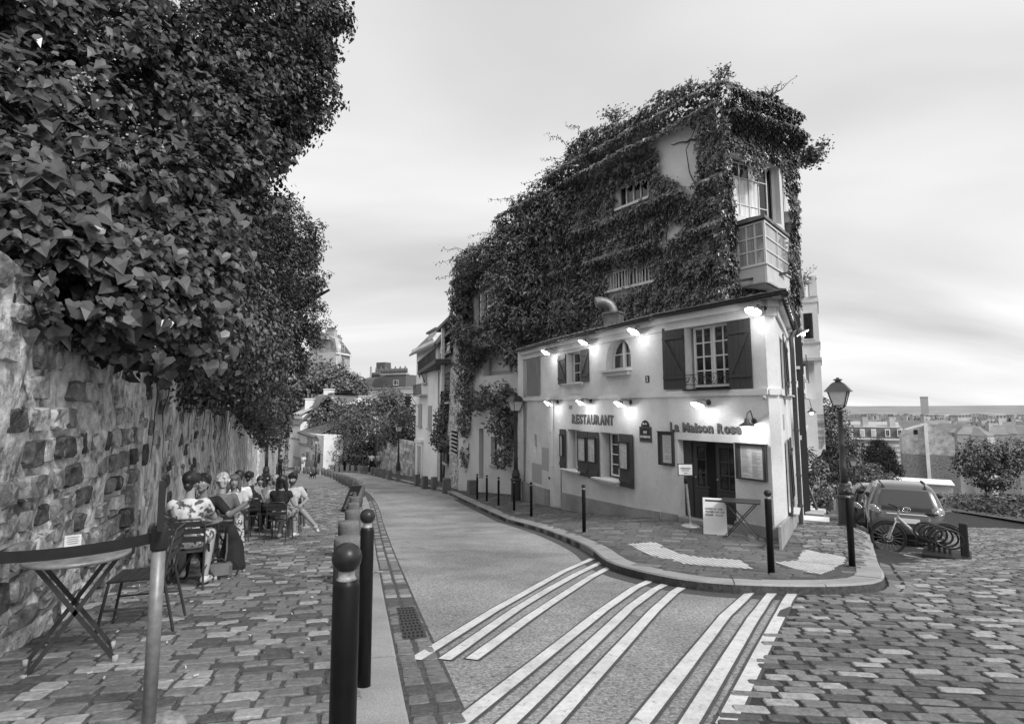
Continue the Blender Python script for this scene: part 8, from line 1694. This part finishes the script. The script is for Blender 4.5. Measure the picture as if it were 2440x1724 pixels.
    for s_ in (-1, 1): cap(g, ch + V_((s_ * .06, .01, .0)), sh + V_((s_ * (.11 if not strap else .06), 0, -.05)), .118, .085 if not strap else .05)
    if not strap:
        for (e_, w), S_ in zip(arms, (SL, SR)): e_ = V_(e_); q = S_.lerp(e_, min(1, sleeve * 1.0)) if sleeve <= 1 else e_; cap(g, S_ + V_((0, 0, .0)), q, .068, .062); (sleeve > 1) and chain(g, [e_, e_.lerp(V_(w), sleeve - 1)], [.056, .048])
    else:
        for s_ in (-1, 1): cap(g, sh + V_((s_ * .07, -.06, -.06)), sh + V_((s_ * .06, .0, .045)), .026, .022)
    fuse(g, 'top', top, t, max(vox, .012))
    g = MB()
    for (k_, a_), s_ in zip(legs, (-1, 1)):
        k_, a_ = V_(k_), V_(a_); h_ = hip + V_((s_ * .085, 0, -.005))
        if leg == 'long': chain(g, [h_, k_, k_.lerp(a_, .4), k_.lerp(a_, .9)], [.106, .074, .070, .058])
        elif leg == 'short': cap(g, h_, h_.lerp(k_, .78), .108, .088)
        else: chain(g, [h_, k_, k_.lerp(a_, .3)], [.108, .082, .08])
    cap(g, hip + V_((-.06, -.03, .0)), hip + V_((.06, -.03, 0)), .122, .122)
    if skirt:
        ks = [V_(l[0]) for l in legs]; mk = (ks[0] + ks[1]) / 2; cap(g, hip, hip.lerp(mk, .72), .12, .10)
    fuse(g, 'skirt' if skirt else 'trousers', bottom, t, max(vox, .012))
    for (k_, a_), s_ in zip(legs, (-1, 1)):
        k_, a_ = V_(k_), V_(a_); fwd = (V_((k_.x, k_.y, 0)) - V_((hip.x, hip.y, 0))); fwd = V_((0, 1, 0)) if pose != 'sit' else fwd.normalized() * .7 + V_((0, .6, 0)); fwd.z = -.22; fwd.normalize(); g = MB(); cap(g, a_ + V_((0, 0, -.045)) - fwd * .03, a_ + fwd * .16 + V_((0, 0, -.045)), .044, .034); cap(g, a_ + V_((0, 0, -.03)), a_ + fwd * .02 + V_((0, 0, -.03)), .046, .046); fuse(g, 'shoe', shoes, t, max(vox, .012))
    g = MB(); g.ball(hp(0, -.02, .052), (.094, .106, .094), 14, R=HR); cap(g, hp(-.055, .04, .085), hp(.055, .04, .085), .034, .034)
    for s_ in (-1, 1): cap(g, hp(s_ * .075, .03, .06), hp(s_ * .084, .0, .0), .024, .018)
    if hair in ('short', 'curly'): cap(g, hp(0, -.06, .02), hp(0, -.065, -.05), .075, .05)
    if hair == 'curly':
        for _ in range(46): a, b = random.uniform(0, 6.3), random.uniform(-.4, 1.5); g.ball(hp(.092 * math.cos(a) * math.cos(b), -.03 + .1 * math.sin(a) * math.cos(b) * (1 if math.sin(a) < 0 else .55), .04 + .1 * math.sin(b)), .022, 6)
    if hair == 'long':
        for s_ in (-1, 0, 1): chain(g, [hp(s_ * .055, -.05, .04), hp(s_ * .085, -.05 + .03 * abs(s_), -.08), hp(s_ * .10, -.06 + .04 * abs(s_), -.24 if s_ else -.34)], [.055, .048, .03])
    if hair == 'wavy':
        for s_ in (-1, 1): chain(g, [hp(s_ * .06, .0, .06), hp(s_ * .092, .0, -.02), hp(s_ * .088, .005, -.10), hp(s_ * .105, .0, -.16)], [.045, .036, .04, .026])
        cap(g, hp(0, -.06, .02), hp(0, -.07, -.13), .075, .06)
    if hair == 'up' or bun: cap(g, hp(0, -.06, .03), hp(0, -.06, -.05), .07, .045); g.ball(hp(.01, -.10, .06), .055, 10); g.ball(hp(.0, -.105, -.03), .04, 10)
    fuse(g, 'hair', hm, t, max(.009, vox * .9), 2)
    if hat: g = MB(); g.ball(hp(0, -.015, .06), (.095, .105, .075), 14, R=HR); cap(g, hp(-.04, .10, .06), hp(.04, .10, .06), .02, .02); fuse(g, 'cap', hat, t, .012, 2)
    if beard: g = MB(); cap(g, hp(-.05, .04, -.055), hp(0, .072, -.085), .03, .032); cap(g, hp(.05, .04, -.055), hp(0, .072, -.085), .03, .032); cap(g, hp(-.025, .092, -.036), hp(.025, .092, -.036), .011, .011); fuse(g, 'beard', M_hairD, t, .010, 2)
    if face:
        for s_ in (-1, 1):
            g = MB(); g.ball(hp(s_ * .031, .072, .012), (.0155, .012, .0095), 10, R=HR); o = g.build('eye', M_eye); o.parent = t; g = MB(); g.ball(hp(s_ * .031 + (.004 if face == 'side' else 0), .0815, .012), (.0078, .005, .0078), 8, R=HR); i_ = g.build('iris', M_iris); i_.parent = o
            g = MB(); g.tube([hp(s_ * .015, .087, .032), hp(s_ * .032, .086, .038), hp(s_ * .05, .074, .033)], [.0035, .0045, .0025], 6); o = g.build('eyebrow', M_hairD); o.parent = t
        g = MB(); g.ball(hp(0, .094, -.048), (.024, .010, .0085), 10, R=HR); o = g.build('mouth', M_lip); o.parent = t
    return t, hd, hands
ST = lambda px, Y: spot(px, Y) + Vector((0, 0, -.0))
def seated(px, Y, rz, label, **k):
    p = spot(px, Y); return person(label, tuple(p), rz, 'sit', **k)
chair(455, 6.75, AWAY, 'cafe chair carrying the woman in the floral dress'); seated(452, 6.78, AWAY, 'person in short floral dress with pinned up dark hair, seen from behind', top=M_floral, bottom=M_floral, hair='up', sleeve=.55, leg='short', skirt=True, vox=.008, shoes=M_shoeL, head_turn=-.25,
    legs=[((-.12, .40, .52), (-.10, .38, .10)), ((.20, .40, .53), (.20, -.02, .12))], arms=[((-.24, .12, .74), (-.12, .34, .74)), ((.25, .12, .76), (.14, .34, .74))])
chair(480, 7.72, TOWARD, 'cafe chair of the woman in black looking up over the bottle'); seated(484, 7.66, TOWARD, 'person in black top with dark tied hair looking up, one arm stretched out', top=M_clD, bottom=M_clD, hair='short', bun=True, sleeve=.7, vox=.008, face='side', head_turn=-.28, head_tilt=.14, lean=.15,
    arms=[((-.34, .14, .77), (-.56, .24, .93)), ((.25, .14, .74), (.10, .34, .75))])
chair(530, 9.05, AWAY, 'cafe chair carrying the guest with cropped fair hair'); seated(528, 9.1, AWAY, 'person with cropped fair hair and grey top, back turned, at the second table', top=M_clM, bottom=M_clM, hair='curly', hm=M_hairB, sleeve=.6, vox=.010, head_turn=.2)
chair(556, 10.7, TOWARD, 'cafe chair of the woman with shoulder length wavy hair'); seated(556, 10.6, TOWARD, 'person with shoulder length wavy hair and printed trousers facing the camera', top=M_clL, bottom=M_print_, hair='wavy', hm=M_hairM, sleeve=.5, vox=.010, face=True, head_turn=.1, legs=[((-.14, .43, .52), (-.2, .40, .09)), ((.10, .43, .51), (.13, .44, .09))])
chair(572, 11.9, AWAY, 'cafe chair carrying the dark haired guest in a white shirt'); seated(566, 11.9, AWAY, 'person with dark hair and white shirt leaning in behind the woman with wavy hair', top=M_clW, bottom=M_clM, hair='short', hm=M_hairD, vox=.012, lean=.2, scale=1.06)
chair(600, 13.2, AWAY, 'cafe chair carrying the woman in a black vest'); seated(596, 13.2, AWAY + .3, 'person in black sleeveless vest with dark bun, back turned', top=M_clD, bottom=M_clD, hair='up', strap=True, vox=.012, lean=.3, scale=1.06, head_turn=-.5)
seated(618, 15.6, TOWARD, 'person with dark hair facing the camera, small, deep in the row of guests', top=M_plaid, bottom=M_clD, hair='short', vox=.014, face=True); chair(618, 15.7, TOWARD, 'cafe chair deepest in the row of guests along the wall')
seated(640, 15.0, TOWARD + .9, 'person in pale cap turned to the side at the middle table', top=M_clM, bottom=M_clM, hair='short', hat=M_clL, vox=.013); chair(640, 15.1, TOWARD + .9, 'cafe chair of the guest in the pale cap')
seated(655, 13.6, AWAY + .55, 'person with curly grey hair and pale shirt, back turned', top=M_clL, bottom=M_clD, hair='curly', hm=M_hairG, vox=.012); chair(652, 13.5, AWAY + .55, 'cafe chair of the guest with curly grey hair')
chair(668, 11.75, AWAY - .25, 'cafe chair standing free on the setts under the long haired woman'); seated(670, 11.8, AWAY - .35, 'person with long black hair, black top and patterned skirt, back turned', top=M_clD, bottom=M_plaid, hair='long', sleeve=.25, leg='knee', skirt=True, vox=.010, shoes=M_shoeL, arms=[((-.24, .10, .74), (-.10, .28, .78)), ((.27, .0, .72), (.16, .26, .82))], legs=[((-.10, .42, .51), (-.14, .30, .09)), ((.14, .42, .51), (.16, .36, .09))])
chair(694, 12.9, TOWARD - .1, 'cafe chair of the bearded man at the outer table'); seated(696, 12.85, TOWARD + .1, 'person with dark beard, pale T-shirt and shorts sitting with legs crossed', top=M_clL, bottom=M_clM, hair='short', sleeve=.6, leg='short', beard=True, face=True, vox=.010, scale=1.05, shoes=M_shoeL, head_turn=-.5, head_tilt=-.2, legs=[((-.16, .46, .57), (-.42, .50, .26)), ((.08, .44, .52), (.08, .42, .09))], arms=[((-.30, .06, .74), (-.16, .22, .66)), ((.26, .08, .74), (.10, .30, .70))])
def standing(px, Y, fz, rz, label, pose='walk', **k): p = at(px, 1150, Y); return person(label, (p.x, p.y, fz(p.x, p.y)), rz, pose, vox=.018, **k)
standing(721, 54, lpave_z, R_(170), 'person in white shirt and flat cap standing in front of the cottages', 'stand', top=M_clW, bottom=M_clW, hat=M_clD, arms=[((-.26, .08, 1.10), (.02, .24, 1.12)), ((.25, .02, 1.10), (.05, .22, 1.05))])
standing(679, 44, lpave_z, R_(175), 'person in grey dress with long hair walking up the far left pavement', 'walk', top=M_clM, bottom=M_clM, hair='long', hm=M_hairD, skirt=True, leg='short'); standing(667, 45, lpave_z, R_(20), 'person in dark clothes by the far left lamp post', 'stand', top=M_clD, bottom=M_clD)
standing(885, 53, pave_z, R_(28), 'person in pale shirt and dark trousers, left of the pair walking away', 'walk', top=M_clW, bottom=M_clD, hm=M_hairD, scale=1.05); standing(901, 52, pave_z, R_(28), 'person in pale shirt with grey hair, right of the pair walking away', 'walk', top=M_clL, bottom=M_clM, hm=M_hairG, scale=1.08)
standing(1978, 41, pave_z, R_(-32), 'person in pale dress walking down the side street', 'walk', top=M_clW, bottom=M_clW, hair='up', skirt=True, leg='knee', scale=1.0); standing(1993, 41, pave_z, R_(-32), 'person in white shirt and black shorts with dark backpack walking down the side street', 'walk', top=M_clW, bottom=M_clD, leg='short', scale=1.08)
p = at(1993, 1150, 41); z = pave_z(p.x, p.y); bk_ = thing('backpack', 'dark backpack carried by the man walking down the side street', 'backpack', (p.x, p.y, z + 1.2)); mb = MB(); mb.ball((p.x - .1, p.y - .2, z + 1.3), (.17, .12, .26), 10); mb.build('bag', M_clD, bk_); mb = MB(); mb.ball((p.x - .12, p.y - .3, z + 1.2), (.11, .06, .12), 8); mb.build('pocket', M_blackplast, bk_)
standing(2024, 38, pave_z, R_(160), 'person with fair hair coming up the side street right of the lamp post', 'walk', top=M_clL, bottom=M_clM, hair='long', hm=M_hairB)
# small dog
p = spot(743, 42); dg_ = thing('dog', 'small dark dog trotting across the far left pavement', 'dog', tuple(p)); g = MB(); fl_ = lambda x, y, z: Vector((x, y, z)); chain(g, [fl_(-.22, 0, .30), fl_(0, 0, .31), fl_(.20, 0, .33)], [.085, .09, .105]); chain(g, [fl_(.22, 0, .36), fl_(.32, 0, .48)], [.07, .06]); g.ball((.36, 0, .52), (.085, .065, .065), 10); cap(g, (.40, 0, .50), (.48, 0, .485), .038, .026)
for y in (-.05, .05): cap(g, (.32, y, .57), (.29, y * 1.3, .62), .022, .012); chain(g, [fl_(.18, y, .28), fl_(.17 + y, y, .14), fl_(.19 + y, y, .03)], [.04, .026, .022]); chain(g, [fl_(-.22, y, .27), fl_(-.17, y, .18), fl_(-.27 + y, y, .11), fl_(-.24 + y, y, .02)], [.055, .036, .022, .022])
chain(g, [fl_(-.28, 0, .34), fl_(-.38, 0, .46)], [.025, .015]); d_ = fuse(g, 'body', M_clD, dg_, .014); dg_.rotation_euler = (0, 0, R_(-30))
# ---------------------------------------------------------------- things on and by the tables
M_bottle = mat('bottle_glass', .10, .06, var=.1, spec=1.0); 
def on_table(p, dx, dy): return Vector((p.x + dx, p.y + dy, p.z + .728))
bt = on_table(tp2, .05, -.05); t = thing('bottle', 'tall glass water bottle standing on the nearest occupied table', 'bottle', tuple(bt)); mb = MB(); mb.lathe([(.038, 0), (.042, .01), (.042, .15), (.03, .2), (.015, .24), (.0145, .305), (.018, .31), (.018, .325), (.014, .33)], 18, bt); mb.build('glass', M_bottle, t); mb = MB(); mb.lathe([(.043, .04), (.043, .12)], 18, bt); mb.build('label_band', M_glassmid, t)
for (tp, dx, dy, lab) in ((tp2, -.12, .02, 'small tumbler beside the glass bottle'), (tp4, .05, -.1, 'tall pale glass on the table among the farther guests'), (tp3, .04, -.1, 'small tumbler on the second table')):
    b = on_table(tp, dx, dy); t = thing('glass', lab, 'glass', tuple(b)); h_ = .16 if tp is tp4 else .09; mb = MB(); mb.lathe([(.028, 0), (.035, h_), (.031, h_), (.025, .01)], 14, b); mb.build('bowl', M_glassmid, t); mb = MB(); mb.lathe([(.024, .012), (.029, h_ * .7)], 12, b); mb.build('drink', M_enamel if tp is tp4 else M_bottle, t)
pl = on_table(tp2, .14, -.1); t = thing('plate', 'small plate with crumpled napkin near the glass bottle', 'plate', tuple(pl)); mb = MB(); mb.lathe([(.04, 0), (.07, .008), (.09, .014), (.088, .017), (.03, .006)], 18, pl); mb.build('dish', M_enamel, t); mb = MB(); mb.ball(pl + Vector((0, 0, .02)), (.04, .03, .018), 8); mb.build('napkin', M_white, t)
cd = on_table(tp1, -.06, .02); t = thing('table_card', 'small pale card with two dark squares standing on the empty round table', 'card', tuple(cd)); R = Matrix.Rotation(R_(38), 3, 'Z') @ Matrix.Rotation(R_(-12), 3, 'X'); mb = MB(); mb.box(cd + Vector((0, 0, .06)), (.095, .003, .12), R); mb.build('card', M_paper, t); mb = MB(); mb.box(cd + Vector((0, 0, .004)), (.14, .07, .008), Matrix.Rotation(R_(38), 3, 'Z')); mb.build('foot', M_paper, t)
for s_ in (-.024, .024): mb = MB(); mb.box(cd + Vector((0, 0, .06)) + R @ Vector((s_, -.0035, -.035)), (.024, .002, .024), R); mb.build('square', M_print, t)
mb = MB(); [mb.box(cd + Vector((0, 0, .06)) + R @ Vector((0, -.003, .045 - .014 * k)), (.07 - .012 * (k % 2), .002, .004), R) for k in range(4)]; mb.build('print', M_print, t, kind='stuff')
ph = Vector((0, 0, 0)); pw = spot(484, 7.66); RZ = Matrix.Rotation(TOWARD, 3, 'Z'); pos = pw + RZ @ Vector((-.66, .30, .98)); t = thing('mobile_phone', 'dark phone held out by the woman in black', 'phone', tuple(pos)); mb = MB(); mb.box(pos, (.15, .012, .075), RZ @ Matrix.Rotation(R_(25), 3, 'Y')); mb.build('case', M_blackplast, t, bevel=.004); mb = MB(); mb.box(pos + RZ @ Vector((0, .008, 0)), (.135, .004, .065), RZ @ Matrix.Rotation(R_(25), 3, 'Y')); mb.build('screen', M_glass, t)
# bags on the setts
M_bag = mat('grey_canvas', .11, .85, var=.3, scale=14, bump=.3, bscale=40); b = gnd(520, 1378, lpave_z); bgt = thing('satchel', 'grey canvas satchel with flap lying on the setts beside the floral dress', 'bag', tuple(b)); R = Matrix.Rotation(R_(24), 3, 'Z'); g = MB()
g.box(b + Vector((0, 0, .095)), (.31, .15, .19), R); mb = g; o = mb.build('bag_body', M_bag, bgt, bevel=.03); mb = MB(); mb.box(b + R @ Vector((-.02, -.085, .125)), (.28, .015, .14), R @ Matrix.Rotation(R_(-10), 3, 'X')); mb.build('flap', M_clM, bgt, bevel=.006); mb = MB(); mb.tube([b + R @ Vector((-.1, 0, .19)), b + R @ Vector((-.06, 0, .235)), b + R @ Vector((.03, 0, .24)), b + R @ Vector((.08, 0, .19))], .013, 7); mb.build('handle', M_clD, bgt)
mb = MB(); mb.tube([b + R @ Vector((.17, 0, .2)), b + R @ Vector((.24, -.02, .12)), b + R @ Vector((.2, -.03, .03))], .012, 6); mb.build('strap', M_clD, bgt)
b = gnd(538, 1362, lpave_z) + Vector((0, .22, -.03)); bk2 = thing('jacket', 'black coat and rucksack slumped against the chair behind the grey satchel', 'coat', tuple(b)); g = MB(); chain(g, [b + Vector((0, 0, .08)), b + Vector((-.03, .03, .3)), b + Vector((-.1, .08, .52))], [.15, .14, .08]); cap(g, b + Vector((.08, 0, .05)), b + Vector((.0, .02, .4)), .09, .06); cap(g, b + Vector((-.12, 0, .06)), b + Vector((-.1, .05, .4)), .11, .08); mb_ = fuse(g, 'cloth', M_clD, bk2, .016); mb_.location = (0, 0, 0)
for v in mb_.data.vertices: v.co -= b
mb = MB(); mb.tube([b + Vector((-.05, -.16, .1)), b + Vector((-.02, -.18, .3)), b + Vector((-.08, -.06, .5))], .014, 6); mb.build('strap', M_bag, bk2)
# barrier posts
def barrier_post(p, label, belt=None, sign=False):
    t = thing('barrier_post', label, 'barrier post', tuple(p), 0, 'belt barrier posts on the left pavement'); mb = MB(); mb.lathe([(.17, 0), (.17, .015), (.15, .035), (.04, .05)], 22, p); mb.build('base', M_worn, t); mb = MB(); mb.lathe([(.032, .03), (.032, .92)], 18, p); mb.build('post', mat('grey_post', .22, .45, var=.25, scale=25, metal=.3), t); mb = MB(); mb.lathe([(.037, .88), (.04, .89), (.04, .985), (.036, .995), (.02, 1.0)], 18, p); mb.build('belt_head', M_blackplast, t)
    if sign: mb = MB(); mb.box(p + Vector((0, .0, 1.10)), (.028, .24, .22), Matrix.Rotation(R_(31.5), 3, 'Z')); mb.build('sign_frame', M_blackplast, t)
    if belt is not None: a = p + Vector((0, 0, .945)); c = Vector(belt); d = (c - a); mb = MB(); vs = []; [vs.extend((a + d * k / 8 + Vector((0, 0, .028 - .10 * (k / 8) * (1 - k / 8))), a + d * k / 8 + Vector((0, 0, -.028 - .10 * (k / 8) * (1 - k / 8))))) for k in range(9)]; mb.add(vs, [(2 * k, 2 * k + 1, 2 * k + 3, 2 * k + 2) for k in range(8)]); mb.build('belt', M_clD, t)
p = at(367, 1500, 2.95); p.z = lpave_z(p.x, p.y); p2_ = at(-60, 1330, 2.75); barrier_post(p, 'nearest barrier post with black head and belt running out of the picture to the left', tuple(p2_), True)
p = spot(719, 15.6); q = spot(726, 14.9); barrier_post(p, 'farther barrier post behind the bearded man, left one of the two', tuple(q + Vector((0, 0, .945)))); barrier_post(q, 'farther barrier post behind the bearded man, right one of the two')
# cigarette ends and scraps on the setts
random.seed(9); mb = MB()
for _ in range(45): y = random.uniform(3.2, 9); x = random.uniform(wall_x(y) + .2, -.3 - .24 * y); z = lpave_z(x, y) + .022; a = random.random() * 6; mb.bar((x, y, z), (x + .03 * math.cos(a), y + .03 * math.sin(a), z), .009, .008)
mb.build('litter', M_paper, kind='stuff')
